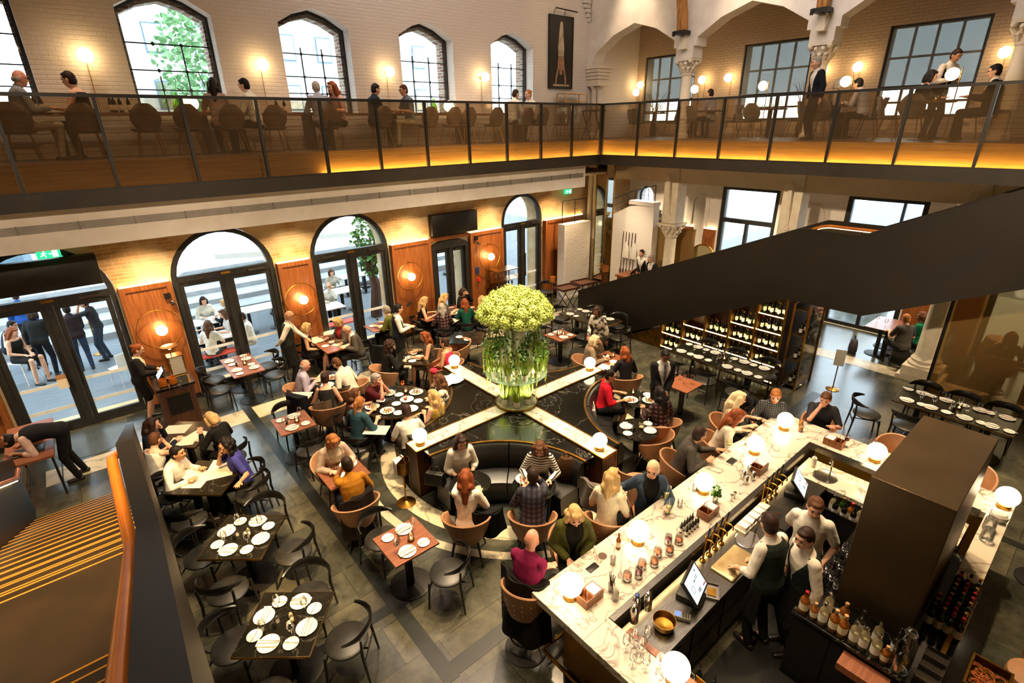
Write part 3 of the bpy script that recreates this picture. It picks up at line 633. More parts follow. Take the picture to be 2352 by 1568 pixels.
# black blind boxes over doors
def blind_box(x0, x1, z0, z1, y, label): return tag(M().rbox(x0, y-.22, z0, x1, y, z1, .02).build('heater_box', blackm), label, 'air heater')
blind_box(-2.2, .22, 2.98, 3.56, 13.05, 'long black air heater box above the glass door at the left')
blind_box(7.85, 9.45, 2.82, 3.42, 13.098, 'black air heater box above the low black door')
# green running man exit signs
greenm = emat('exit_green', (.02, .62, .22), 1.6); whitem = emat('exit_white', (1, 1, .95), 1.5)
def exit_sign(loc, rz, label, s=1):
    o = empty('exit_sign', loc, rz, label, 'exit sign', scale=(s, s, s))
    M().box(-.17, -.02, -.075, .17, .02, .075).build('sign_panel', greenm, o)
    m = M()
    m.ball((-.06, -.022, .045), .014, 8, 6); m.tube([(-.065, -.023, .03), (-.075, -.023, -.01)], .012, 5).tube([(-.075, -.023, -.01), (-.045, -.023, -.03), (-.05, -.023, -.06)], .008, 5).tube([(-.075, -.023, -.01), (-.1, -.023, -.03), (-.125, -.023, -.03)], .008, 5).tube([(-.065, -.023, .025), (-.035, -.023, .01), (-.02, -.023, .02)], .006, 5).tube([(-.065, -.023, .025), (-.095, -.023, .02), (-.1, -.023, -.005)], .006, 5)
    m.box(.05, -.024, -.06, .13, -.021, .06).tube([(.0, -.023, 0), (.04, -.023, 0)], .007, 5).add([(.02, -.024, .02), (.02, -.024, -.02), (.045, -.024, 0)], [(0, 1, 2)])
    m.build('pictogram', whitem, o); M().tube([(-.12, 0, .07), (-.12, 0, 4.3-loc[2])], .006, 5).tube([(.12, 0, .075), (.12, 0, 4.3-loc[2])], .006, 5).build('hanger', blackm, o); return o
exit_sign((-.43, 12.5, 3.72), 0, 'green running man exit sign hanging above the left glass door', 1.0)
exit_sign((13.35, 12.9, 3.62), 0, 'green and white exit sign on the brick wall above the white pier')
# wall globes of the upper floor
def wall_globe(loc, ang, label, r=.12, stem=1.0):
    o = empty('globe_wall_light', loc, ang, label, 'wall light', 'globe lights on the upper walls')
    M().tube([(0, 0, 0), (0, -.10, 0)], .012, 8).lathe([(.05, 0), (.05, .012)], 14, axis=(0, -1, 0)).tube([(0, -.04, .0), (0, -.04, -stem)], .006, 6).build('brass_stem', brass, o)
    M().ball((0, -.10-r, 0), r, 20, 14).build('globe', glow_soft, o); return o
for x, lb in zip((.98, 3.99, 6.97, 9.92), ('between the first two tall arched windows at left', 'between the second and third arched windows', 'left of the third tall arched window', 'left of the narrow arched window by the artwork')):
    wall_globe((x, 13.1, 7.0), 0, 'globe wall light on white brick '+lb)
for y, z, lb in ((12.78, 7.0, 'in the arcade corner left of the first blind window'), (10.35, 7.0, 'right of the first blind window'), (9.45, 7.0, 'left of the second blind window'), (6.7, 7.0, 'right of the second blind window behind the man in a dark suit'), (5.85, 7.0, 'left of the third blind window'), (2.95, 7.05, 'at the right edge by the last column')):
    wall_globe((FX, y, z), -pi/2, 'globe wall light '+lb)
# the tall artwork: a plain figure study on black (generic), with its picture light
o = empty('framed_artwork', (13.05, 13.09, 6.82), 0, 'tall black framed artwork of an upside down acrobat on the white brick wall', 'picture')
M().box(-.5, -.05, 0, .5, 0, 1.96).build('canvas', mat('art_black', '#14110f', .5, c2='#1b1613'), o)
m = M(); m.box(-.52, -.065, -.02, -.5, .0, 1.98).box(.5, -.065, -.02, .52, 0, 1.98).box(-.52, -.065, -.02, .52, 0, 0).box(-.52, -.065, 1.96, .52, 0, 1.98); m.build('frame', blackm, o)
fig = mat('art_figure_pale', '#cdbfa6', .7, c2='#a8977c'); fsk = mat('art_figure_skin', '#b98c6c', .7, c2='#9a6f52')
def flat(m, pts): m.add([(x, -.052, z) for x, z in pts], [tuple(range(len(pts)))]); return m
m = M(); flat(m, [(-.12, .88), (.12, .88), (.13, 1.1), (.08, 1.5), (.06, 1.78), (0, 1.84), (-.06, 1.78), (-.1, 1.5), (-.14, 1.1)]); m.build('painted_legs', fig, o)
m = M(); flat(m, [(-.12, .87), (.12, .87), (.15, .6), (.1, .5), (-.1, .5), (-.15, .6)]); flat(m, [(-.15, .6), (-.09, .54), (-.16, .3), (-.2, .08), (-.26, .08), (-.23, .3)]); flat(m, [(.15, .6), (.1, .54), (.16, .3), (.18, .08), (.24, .08), (.23, .3)]); flat(m, [(-.06, .49), (.06, .49), (.06, .4), (0, .35), (-.06, .4)]); m.build('painted_body', fsk, o)
m = M(); flat(m, [(-.34, .05), (.38, .05), (.38, .1), (-.34, .1)]); m.build('painted_bar', fig, o)
m = M().tube([(-.3, -.02, 2.0), (-.3, -.06, 2.12), (-.3, -.16, 2.13)], .008, 6).tube([(.15, -.02, 2.0), (.15, -.06, 2.12), (.15, -.16, 2.13)], .008, 6).tube([(-.38, -.18, 2.13), (.55, -.18, 2.1)], .018, 8); tag(m.build('picture_light', blackm), 'black picture light above the tall acrobat artwork', 'picture light').location = (13.05, 13.09, 6.82)
# timber knees on the arcade corbels
timber = mat('old_timber', '#c08a45', .6, 0, c2='#8d5a28', scale=4, stretch=(5, 5, .5), detail=5)
for y, lb in ((9.5, 'curved old timber brace above the first white column'), (5.9, 'curved old timber brace above the second white column'), (2.3, 'curved old timber brace above the third white column')):
    o = empty('timber_brace', (AX-.43, y, 8.02), 0, lb, 'beam', 'timber braces on the arcade corbels')
    M().tube([(0, 0, 0), (-.06, 0, .4), (-.2, 0, .9), (-.5, 0, 1.5), (-1.0, 0, 2.1)], [.15, .15, .14, .14, .13], 4, up=(0, 1, 0)).build('brace', timber, o)
    M().box(-.17, -.17, -.06, .14, .17, .03).box(-.2, -.19, -.1, -.15, -.13, .02).box(-.2, .13, -.1, -.15, .19, .02).build('iron_shoe', blackm, o)
# track spotlights near the top of the picture
o = empty('track_light', (11.6, 12.4, 9.32), 0, 'row of black track spotlights high above the artwork', 'track light')
M().tube([(-.5, 0, .3), (1.5, 0, .3)], .02, 6).build('track', blackm, o)
for k in range(3):
    h = M().lathe([(.055, 0), (.055, .2), (.0, .21)], 14, (.2+.45*k-.3, 0, .05), axis=(.1, .2, .97)).tube([(.2+.45*k-.3, .03, .2), (.2+.45*k-.3, 0, .3)], .01, 5).build('spot_head', blackm, o)
# stepped brick corbel by the corner
m = M()
for k in range(6): m.box(13.9+.07*k, 13.02-.02*(k % 2), 9.35-.12*k, 14.3, 13.099, 9.45-.12*k)
struct(m, 'trim_81', whitebrick)
# ------------------------------------------------------------------ corner by the stair: mirrored post, white stair wall, pier
mirrorm = mat('mirror_panel', '#cfcabd', .04, 1)
o = empty('mirrored_column', (13.35, 11.25, 0), 0, 'slim mirrored column edged in brass under the balcony corner', 'column'); M().box(-.19, -.19, 0, .19, .19, 4.7).build('mirror_face', mirrorm, o); M().box(-.21, -.21, 0, -.19, -.19, 4.7).box(.19, -.21, 0, .21, -.19, 4.7).box(-.21, .19, 0, -.19, .21, 4.7).build('brass_edge', brass, o)
trim(M().plate([(10.35, 0), (12.42, 0), (12.42, 2.62), (11.75, 2.95), (11.4, 3.12), (10.4, 3.28)], [], lambda u, w, d: (14.85+d, u, w), 0, .3).box(14.8, 10.4, 3.2, 15.2, 11.4, 3.32), whitebrick)
trim(M().box(12.62, 12.3, 0, 13.9, 12.62, 2.64).box(12.6, 12.28, 0, 13.92, 12.3, .1), whitebrick)
m = M()
for k in range(5): m.box(15.3, 10.6+.3*k, 2.1, 16.9, 10.9+.3*k, 2.25+.17*k)
trim(m, blackwood)
def guard(label, pts, h=.9):
    o = empty('guard_rail', pts[0], 0, label, 'railing'); b = V(pts[0]); m = M()
    for p in pts: M().tube([V(p)-b, V(p)-b+V((0, 0, h))], .014, 6).build('post', blackm, o)
    M().tube([V(p)-b+V((0, 0, h)) for p in pts], .016, 6).build('rail', blackm, o)
    for k in (.3, .6): M().tube([V(p)-b+V((0, 0, h*k)) for p in pts], .004, 4).build('wire', blackm, o)
guard('thin black guard rail on top of the white pier', [(12.7, 12.5, 2.64), (13.3, 12.5, 2.64), (13.85, 12.5, 2.64)], .75)
guard('thin black guard rail along the raised stair behind the mirrored column', [(15.0, 12.3, 2.7), (15.0, 11.3, 3.1), (15.0, 10.5, 3.3)], .55)
# long handled tools and cloths on the white stair wall
for k in range(5):
    y = 11.55-.13*k; o = empty('wall_paddle', (14.82, y, .75), 0, ('long dark handled paddle hung on the white brick wall'), 'paddle', 'paddles on the white wall')
    M().tube([(0, .06, 0), (-.02, 0, 1.5)], .012, 6).build('handle', darkwalnut, o); M().cbox((-.01, .06, .08), (.015, .06, .18)).build('blade', darkwalnut, o)
for k, y in enumerate((11.38, 11.05)):
    m = M(); m.loft([[(0, y+.16*cos(a)*w, z) if False else (14.79-.05*(1+sin(3*a))*w, y+.17*(a/3.14-1)*w, z) for a in [2*pi*i/14 for i in range(14)]] for z, w in ((1.35, 1.0), (1.55, .95), (1.75, .75), (1.92, .15))], closed=False, cap=False)
    o = m.build('hanging_cloth', linen); tag(o, ('larger' if k == 0 else 'smaller, creased')+' white cloth hung over the paddles on the white wall', 'cloth')
# air intake: picture-front reception: desk with till
o = empty('reception_desk', (14.0, 10.2, 0), 0, 'walnut reception desk with a till in front of the white stair wall', 'desk')
M().box(-.35, -.6, 0, .35, .6, 1.0).build('desk_body', walnut, o); M().box(-.4, -.65, 1.0, .4, .65, 1.05).build('desk_top', walnut, o)
# brass framed arched screen and glass panels behind the pier
o = empty('arched_screen', (15.6, 8.9, 0), 0, 'brass framed screen with an arched top beside the white pier', 'screen')
m = M(); P = arch(0, .45, 1.6, .1, 14); m.tube([(0, u, w) for u, w in P], .025, 8, closed=True).box(-.12, -.45, 0, .12, -.4, .1).box(-.12, .4, 0, .12, .45, .1).tube([(0, -.45, 1.1), (0, .45, 1.1)], .02, 6); m.build('brass_frame', brass, o)
M().plate(P, [], lambda u, w, d: (d, u, w), -.01, .01).build('panel', mat('pale_reeded_panel', '#cbbf98', .4, c2='#b7aa80', scale=20, stretch=(1, 8, .3)), o)
bronzeglass = glassmat('bronze_partition_glass', (.70, .55, .34), .5, .04, ((.36, .24, .09), .45))
o = empty('glass_screen', (15.2, 10.1, 0), 0, 'bronze glass screen behind the reception desk', 'screen'); M().box(-.01, -1.1, .2, .01, .55, 2.55).build('glass_panel', bronzeglass, o); M().box(-.02, -1.12, .15, .02, .57, .2).box(-.02, -1.12, 2.55, .02, .57, 2.58).build('brass_frame', brass, o)
# ------------------------------------------------------------------ bronze glass wall under the stair at the right
o = empty('glass_partition', (13.75, 2.02, 0), 0, 'tall bronze tinted glass partition at the right beside the fluted column', 'partition')
M().box(-.012, -6, .02, .012, 0, 3.1).build('glass_panel', bronzeglass, o); M().box(-.03, -.03, 0, .03, .03, 3.1).build('edge_post', blackm, o); M().box(-.03, -6, 0, .03, 0, .05).build('base_rail', blackm, o)
M().box(-.06, -.3, 2.98, -.02, -.1, 3.08).build('bracket', blackm, o)
o = empty('pass_counter', (15.2, -.6, 0), 0, 'marble topped service counter seen through the bronze glass', 'counter')
M().box(-.3, -2, 0, .35, 1.2, 1.0).build('counter_body', walnut_h, o); M().box(-.38, -2.05, 1.0, .4, 1.25, 1.06).build('counter_top', marble_white, o); M().box(-.29, -1.9, .96, -.27, 1.1, .985).build('strip_light', led_w, o)
o = empty('oak_barrel', (16.1, 1.3, .0), 0, 'oak barrel with iron hoops standing behind the bronze glass', 'barrel')
bar_p = [(.26, 0), (.31, .2), (.34, .45), (.31, .7), (.26, .9)]; M().lathe(bar_p, 24).build('staves', mat('oak_barrel', '#9a774a', .6, c2='#7b5a34', scale=6, stretch=(6, 6, .4)), o)
for z, r in ((.06, .278), (.24, .322), (.66, .322), (.84, .278)): M().lathe([(r, z-.02), (r+.006, z-.02), (r+.006, z+.02), (r, z+.02)], 24).build('hoop', blackm, o)
# ------------------------------------------------------------------ furniture prototypes (all face +x)
def mk_black_chair():
    o = empty('dining_chair', (0, 0, 0), 0, 'x', 'chair')
    M().lathe([(.0, .40), (.2, .405), (.235, .425), (.235, .445), (.21, .462), (0, .468)], 24, sx=1.0, sy=1.04).build('seat', leather_seat, o)
    m = M(); rings = []                                  # crescent backrest, deep in the middle and pointed at the ends
    for k in range(21):
        a = R(100+160*k/20); t = 1-abs(k-10)/10; h = .012+.052*min(1, t*1.6); rr = .285; z = .70+.02*t
        c, s = cos(a), sin(a)
        rings.append([((rr+.0)*c, (rr+.0)*s, z-h), ((rr+.016)*c, (rr+.016)*s, z-h*.6), ((rr+.022)*c, (rr+.022)*s, z+h*.6), ((rr+.012)*c, (rr+.012)*s, z+h), ((rr-.004)*c, (rr-.004)*s, z+h*.6), ((rr-.01)*c, (rr-.01)*s, z-h*.6)])
    m.loft(rings).build('backrest', blackwood, o)
    for s in (-1, 1):
        M().tube([(.19, s*.19, .415), (.215, s*.215, 0)], [.019, .012], 8).build('leg', blackwood, o)
        M().tube([(-.235, s*.215, .69), (-.22, s*.2, .44), (-.265, s*.22, 0)], [.014, .019, .012], 8).build('leg', blackwood, o)
    M().tube([(.205, -.2, .3), (.205, .2, .3)], .011, 6).tube([(.2, 0, .3), (-.23, 0, .3)], .011, 6).tube([(-.23, -.2, .3), (-.23, .2, .3)], .011, 6).build('stretcher', blackwood, o)
    return Proto(o)
def shell_mesh(z0, zs, top_b, top_f, r0, r1, a_open, n=28, th=.028):
    m = M(); rings = []
    for k in range(n+1):
        a = R(180-(180-a_open)+2*(180-a_open)*k/n); t = abs(k-n/2)/(n/2); h = top_b+(top_f-top_b)*t**2.2
        c, s = cos(a), sin(a); e = 1.0 if abs(a) else 1
        prof = [(r0, z0), (r0+(r1-r0)*.55, z0+(h-z0)*.4), (r1, h-.012), (r1-th*.4, h), (r1-th, h-.012), (r0+(r1-r0)*.5-th, z0+(h-z0)*.4), (r0-th, z0+.02)]
        rings.append([(q*c, q*s*1.04, z) for q, z in prof])
    return m.loft(rings)
def mk_tub_chair():
    o = empty('tub_chair', (0, 0, 0), 0, 'x', 'chair')
    shell_mesh(.36, .45, .80, .64, .22, .34, 58).build('tub_shell', tanleather, o)
    M().lathe([(0, .36), (.215, .36), (.24, .4), (.235, .445), (.19, .468), (0, .475)], 24, c=(.015, 0, 0)).build('seat', tanleather, o)
    M().tube([(-.222, .0, .37), (-.285, 0, .55), (-.347, 0, .79)], .004, 5).build('back_seam', mat('tan_stitch', '#8f6644', .6, c2='#85603f'), o)
    for sx in (-1, 1):
        for sy in (-1, 1): M().tube([(sx*.15, sy*.16, .37), (sx*.235, sy*.23, 0)], [.02, .011], 8).build('leg', blackwood, o)
    return Proto(o)
def mk_bar_stool():
    o = empty('bar_stool', (0, 0, 0), 0, 'x', 'bar stool')
    shell_mesh(.66, .75, 1.10, .90, .2, .27, 62).build('tub_shell', tanleather, o)
    M().lathe([(0, .66), (.2, .66), (.22, .70), (.21, .745), (.16, .765), (0, .77)], 24, c=(.015, 0, 0)).build('seat', tanleather, o)
    m = M()
    for k in range(9):
        a = R(100+160*k/8)
        for z in (.80, .88, .96): m.ball((.252*cos(a)*(1+(z-.8)*.5), .262*sin(a)*(1+(z-.8)*.5), z+.015*(k % 2)), .008, 6, 4)
    m.build('buttons', MATS['tan_stitch'], o)
    M().cyl((0, 0, .03), .03, .63, 14).build('column', blackm, o)
    M().lathe([(.25, 0), (.25, .015), (.1, .03), (.03, .05)], 32).build('base', blackm, o)
    M().lathe([(.18, .25), (.195, .25), (.195, .27), (.18, .27), (.18, .25)], 24, cap=0).tube([(.03, 0, .26), (.185, 0, .26)], .01, 6).build('foot_ring', blackm, o)
    return Proto(o)
taupe = mat('taupe_velvet', '#6b5d4d', .8, 0, c2='#5d5042', scale=6, sheen=.4)
greyshell = mat('grey_brown_shell', '#766352', .55, 0, c2='#68574a', scale=6)
def mk_beetle(m_sh, nm='shell_chair'):
    o = empty(nm, (0, 0, 0), 0, 'x', 'chair')
    m = M(); rings = []
    for i in range(11):
        z = .46+.42*i/10; w = .235*sin(pi*(.18+.74*i/10))**.7; rings.append([(-.20-.10*(i/10)-.0+.09*(abs(j-6)/6)**2*(1-.3*i/10), w*(j-6)/6, z) for j in range(13)]+[(-.222-.10*(i/10)+.09*(abs(j-6)/6)**2*(1-.3*i/10), w*(j-6)/6, z) for j in range(12, -1, -1)])
    m.loft(rings).build('backrest', m_sh, o)
    M().lathe([(0, .415), (.18, .42), (.24, .45), (.245, .475), (.2, .472), (0, .468)], 24, sx=1, sy=1.02).build('seat', m_sh, o)
    for sx in (-1, 1):
        for sy in (-1, 1): M().tube([(sx*.13, sy*.13, .42), (sx*.22, sy*.2, 0)], [.012, .009], 8).build('leg', brass, o)
    return Proto(o)
CH = mk_black_chair(); TUB = mk_tub_chair(); STOOL = mk_bar_stool(); BEET = mk_beetle(greyshell); BEET2 = mk_beetle(taupe)
def table(name, loc, rz, sx, sy, label, top=None, h=.75, edge=None, base=.3, group=None, cat='table', round_=None, two=False):
    o = empty(name, loc, rz, label, cat, group); top = top or marble_table
    if round_: M().lathe([(0, h-.03), (round_-.004, h-.03), (round_, h-.02), (round_, h-.006), (round_-.006, h), (0, h)], 40).build('table_top', top, o)
    else: M().box(-sx/2, -sy/2, h-.028, sx/2, sy/2, h).build('table_top', top, o, bevel=.002)
    if edge and not round_:
        e = .004; m = M()
        m.box(-sx/2-e, -sy/2-e, h-.03, sx/2+e, -sy/2-.0005, h-.001).box(-sx/2-e, sy/2+.0005, h-.03, sx/2+e, sy/2+e, h-.001).box(-sx/2-e, -sy/2, h-.03, -sx/2-.0005, sy/2, h-.001).box(sx/2+.0005, -sy/2, h-.03, sx/2+e, sy/2, h-.001); m.build('brass_edge', edge, o)
    elif edge: M().lathe([(round_+.0005, h-.03), (round_+.005, h-.03), (round_+.005, h-.002), (round_+.0005, h-.002)], 40).build('brass_edge', edge, o)
    for dx in ((-sx*.3, sx*.3) if two else (0,)):
        M().box(dx-.04, -.04, .02, dx+.04, .04, h-.03).build('pedestal', blackm, o)
        M().lathe([(base, 0), (base, .012), (base-.03, .02), (.04, .025)], 32, c=(dx, 0, 0)).build('base', blackm, o)
    return o
# ------------------------------------------------------------------ tableware prototypes
def one(name, m, mt, cat): o = m.build(name, mt); tag(o, 'x', cat); return Proto(o)
PLATE = one('side_plate', M().lathe([(0, 0), (.05, 0), (.055, .004), (.088, .012), (.09, .014), (.086, .015), (.054, .008), (0, .006)], 28), china, 'plate')
DPLATE = one('dinner_plate', M().lathe([(0, 0), (.08, 0), (.085, .005), (.132, .016), (.135, .018), (.13, .02), (.084, .009), (0, .007)], 32), china, 'plate')
def mk_setting():
    o = empty('place_setting_plate', (0, 0, 0), 0, 'x', 'plate'); M().lathe([(0, 0), (.08, 0), (.085, .005), (.109, .014), (.112, .016), (.108, .018), (.08, .009), (0, .007)], 32).build('plate', china, o)
    M().rbox(-.12, -.045, .017, .105, .04, .03, .006).build('folded_napkin', linen, o)
    m = M(); m.tube([(-.11, -.015, .034), (.0, -.012, .035), (.1, -.006, .034)], [.006, .004, .007], 6, flat=.5); m.build('knife', chrome, o)
    m = M(); m.tube([(-.1, .02, .034), (.0, .016, .035), (.11, .01, .034)], [.006, .003, .008], 6, flat=.5); m.build('fork', chrome, o)
    return Proto(o)
SETTING = mk_setting()
def mk_sideplate_knife():
    o = empty('bread_plate', (0, 0, 0), 0, 'x', 'plate'); M().lathe([(0, 0), (.055, 0), (.06, .004), (.078, .012), (.08, .014), (.077, .015), (.056, .008), (0, .006)], 28).build('plate', china, o)
    M().tube([(-.08, -.02, .018), (.02, .01, .018), (.1, .03, .018)], [.006, .004, .008], 6, flat=.5).build('butter_knife', chrome, o); return Proto(o)
BREAD = mk_sideplate_knife()
def mk_wine(fill=None, h=.2):
    o = empty('wine_glass', (0, 0, 0), 0, 'x', 'glass')
    M().lathe([(.034, 0), (.034, .003), (.006, .008), (.004, .08), (.008, .09), (.03, .105), (.04, .135), (.038, .165), (.031, h)], 16, cap=0).build('glass_bowl', clearglass, o)
    if fill: M().lathe([(0, .097), (.026, .106), (.036, .135), (0, .136)], 14).build('wine', fill, o)
    return Proto(o)
redwine = mat('red_wine', '#4a0a12', .1, 0, coat=.5); whitewine = mat('white_wine', '#d8c27a', .1, 0, coat=.5); amber = mat('amber_drink', '#b8742a', .15, 0, coat=.5); lime = mat('pale_green_drink', '#dfe0a0', .15, 0, coat=.5); spritz = mat('orange_drink', '#d8641e', .15, 0, coat=.5)
WINE = mk_wine(); WINER = mk_wine(redwine); WINEW = mk_wine(whitewine); WINEO = mk_wine(spritz)
def mk_tumbler(fill=None, h=.1, r=.036, name='tumbler', straw=False):
    o = empty(name, (0, 0, 0), 0, 'x', 'glass')
    M().lathe([(r*.86, 0), (r, h), (r-.003, h), (r*.82, .008), (0, .008)], 16).build('glass_body', clearglass, o)
    if fill: M().lathe([(0, .009), (r*.84, .009), (r*.93, h*.75), (0, h*.75)], 14).build('drink', fill, o)
    if straw: M().tube([(0, 0, .01), (r*.8, .01, h+.06)], .003, 5).build('straw', blackm if straw == 2 else linen, o)
    return Proto(o)
TUMB = mk_tumbler(); AMB = mk_tumbler(amber, .12, .038); COCK = mk_tumbler(lime, .15, .034, 'cocktail_glass', True)
def mk_jar(fill, h=.11, r=.05, name='jam_jar'):
    o = empty(name, (0, 0, 0), 0, 'x', 'jar')
    M().lathe([(r*.92, 0), (r, .01), (r, h*.8), (r*.85, h*.9), (r*.87, h), (r*.8, h), (r*.8, h*.9), (r*.93, h*.8), (r*.93, .012), (0, .012)], 16).build('glass_body', clearglass, o)
    M().lathe([(0, .013), (r*.9, .013), (r*.9, h*.55), (0, h*.6)], 14).build('filling', fill, o); return Proto(o)
def mk_tealight():
    o = empty('tealight_holder', (0, 0, 0), 0, 'x', 'candle holder')
    M().lathe([(.036, 0), (.04, .01), (.043, .05), (.04, .1), (.037, .1), (.04, .05), (.036, .012), (0, .01)], 16).build('glass_cup', clearglass, o)
    M().lathe([(.045, 0), (.046, .03), (.044, .03), (.041, .002)], 16).build('base_band', brass_soft, o)
    M().cyl((0, 0, .012), .022, .02, 12).build('candle', wax, o); M().lathe([(0, .034), (.006, .045), (.004, .055), (0, .068)], 8).build('flame', flame, o); return Proto(o)
TEA = mk_tealight()
def mk_shaker(body, top, name):
    o = empty(name, (0, 0, 0), 0, 'x', 'shaker'); M().lathe([(.02, 0), (.022, .01), (.015, .055), (.017, .06)], 12).build('body', body, o); M().lathe([(.017, .06), (.019, .075), (.01, .088), (0, .09)], 12).build('cap', top, o); return Proto(o)
SALT = mk_shaker(china, chrome, 'salt_shaker'); PEPPER = mk_shaker(blackwood, blackwood, 'pepper_mill')
MENU = one('menu_sheet', M().box(-.15, -.21, 0, .15, .21, .004), paper, 'menu')
def mk_food():
    o = empty('food_plate', (0, 0, 0), 0, 'x', 'plate'); M().lathe([(0, 0), (.08, 0), (.085, .005), (.137, .018), (.14, .02), (.135, .022), (.084, .009), (0, .007)], 32).build('plate', china, o)
    m = M(); cols = [mat('food_green', '#7d8a2c', .6, c2='#5d7020', scale=40), mat('food_brown', '#8a5426', .6, c2='#b07a3a', scale=40), mat('food_red', '#b03a1e', .5, c2='#8e2c16', scale=40)]
    for k in range(14):
        m.use(cols[k % 3]); a = k*2.4; r = .012*k**.6*1.6; m.ball((r*cos(a), r*sin(a), .018), .018, 7, 5, .6)
    m.build('food', None, o); return Proto(o)
FOOD = mk_food()
def mk_bottle(name, glass, label_m, cap_m, h=.3, r=.037, neck=.014, sh=.62, spout=False, cat='bottle'):
    o = empty(name, (0, 0, 0), 0, 'x', cat)
    M().lathe([(r*.95, 0), (r, .008), (r, h*sh), (r*.8, h*(sh+.08)), (neck, h*(sh+.17)), (neck, h*.97), (0, h*.97)], 14).build('glass_body', glass, o)
    if label_m: M().lathe([(r+.001, h*.16), (r+.001, h*.46)], 14).build('paper_label', label_m, o)
    if cap_m: M().lathe([(neck+.002, h*.86), (neck+.003, h*.99), (0, h)], 10).build('cap', cap_m, o)
    if spout: M().tube([(0, 0, h*.97), (0, 0, h+.03), (.012, 0, h+.06)], [.01, .005, .003], 6).build('pour_spout', chrome, o)
    return Proto(o)
darkglass = mat('dark_bottle_glass', '#10120a', .08, 0, coat=.6, c2='#1a1a0c'); greenglass = mat('green_bottle_glass', '#2a4a18', .1, 0, coat=.6, c2='#1f3a12'); amberglass = glassmat('amber_spirit', (.62, .30, .07), .9, .03, ((.42, .16, .03), .4)); paleglass = glassmat('pale_spirit', (.85, .80, .62), .9, .03, ((.6, .5, .3), .18))
lab_c = mat('cream_label', '#e8dcc0', .6, c2='#ddceae'); lab_w = mat('white_label', '#f0ece2', .6, c2='#e2ddd2'); foil_r = mat('red_foil', '#a81420', .35, .3, c2='#8c0f18'); foil_g = mat('gold_foil', '#b08a3a', .3, .8, c2='#94702a'); corkm = mat('cork_stopper', '#b98e5c', .7, c2='#a67c4a')
BW = mk_bottle('wine_bottle', darkglass, lab_w, foil_g); BR = mk_bottle('wine_bottle', darkglass, lab_c, foil_r); BK = mk_bottle('wine_bottle', darkglass, lab_w, blackm); BG = mk_bottle('wine_bottle', greenglass, lab_c, foil_g)
BS = mk_bottle('spirit_bottle', amberglass, lab_c, corkm, .27, .045, .016, .6); BP = mk_bottle('spirit_bottle', paleglass, lab_w, chrome, .28, .043, .015, .62); BSP = mk_bottle('spirit_bottle', darkglass, lab_w, None, .29, .038, .014, .62, True); BRS = mk_bottle('spirit_bottle', amberglass, lab_c, foil_r, .28, .046, .017, .58)
BEER = mk_bottle('beer_bottle', amberglass, lab_c, None, .23, .03, .012, .55)
def bar_globe(loc, label, r=.135):
    o = empty('globe_table_lamp', loc, 0, label, 'lamp', 'globe lamps')
    M().lathe([(.075, 0), (.078, .01), (.07, .05), (.055, .058)], 24).build('brass_base', brass, o)
    M().ball((0, 0, .05+r*.95), r, 24, 16).build('globe', glow, o); return o
# ------------------------------------------------------------------ the cross-shaped divider with four curved banquettes
o = empty('cross_divider', (CX, CY, 0), 0, 'cross shaped divider topped with white marble strips and brass edging', 'divider')
AL, AW, ZD = 2.26, .17, .90
meshm = brickmat('woven_brass_mesh', '#6b4518', '#59380f', '#1d1206', .45, 1, .004, .03, .03, msize=.006)
for k in range(4):
    c, s = round(cos(k*pi/2)), round(sin(k*pi/2)); rot = Matrix.Rotation(k*pi/2, 4, 'Z')
    m = M(); m.T = rot; m.box(.34, -AW+.01, ZD-.03, AL, AW-.01, ZD).build('marble_top', marble_white, o)
    m = M(); m.T = rot; m.box(.2, -AW+.01, .02, AL-.02, AW-.01, ZD-.031).build('divider_wall', darkwalnut, o)
    m = M(); m.T = rot
    for sg in (-1, 1): m.box(.3, sg*AW-.012, ZD-.04, AL+.01, sg*AW+.012, ZD+.006)
    m.box(AL, -AW, ZD-.04, AL+.014, AW, ZD+.006).box(AL-.01, -AW-.01, 0, AL+.012, -AW+.02, ZD-.04).box(AL-.01, AW-.02, 0, AL+.012, AW+.01, ZD-.04).box(AL-.01, -AW, 0, AL+.012, AW, .05); m.build('brass_trim', brass_soft, o)
    m = M(); m.T = rot; m.box(AL-.02, -AW+.02, .05, AL+.004, AW-.02, ZD-.04).build('mesh_end_panel', meshm, o)
    m = M(); m.T = rot; m.lathe([(.035, ZD+.001), (.035, ZD+.006), (.028, ZD+.007)], 16, (.62, 0, 0), cap=0).build('uplight_ring', brass, o)
    m = M(); m.T = rot; m.lathe([(0, ZD+.003), (.027, ZD+.003)], 14, (.62, 0, 0)).build('uplight_lens', glow_soft, o)
QN = {0: 'banquette facing the staircase at the right, with the red top and grey handbag', 1: 'banquette behind the flower stand facing the back of the hall', 2: 'banquette at the big round oyster table', 3: 'black leather banquette nearest the camera'}
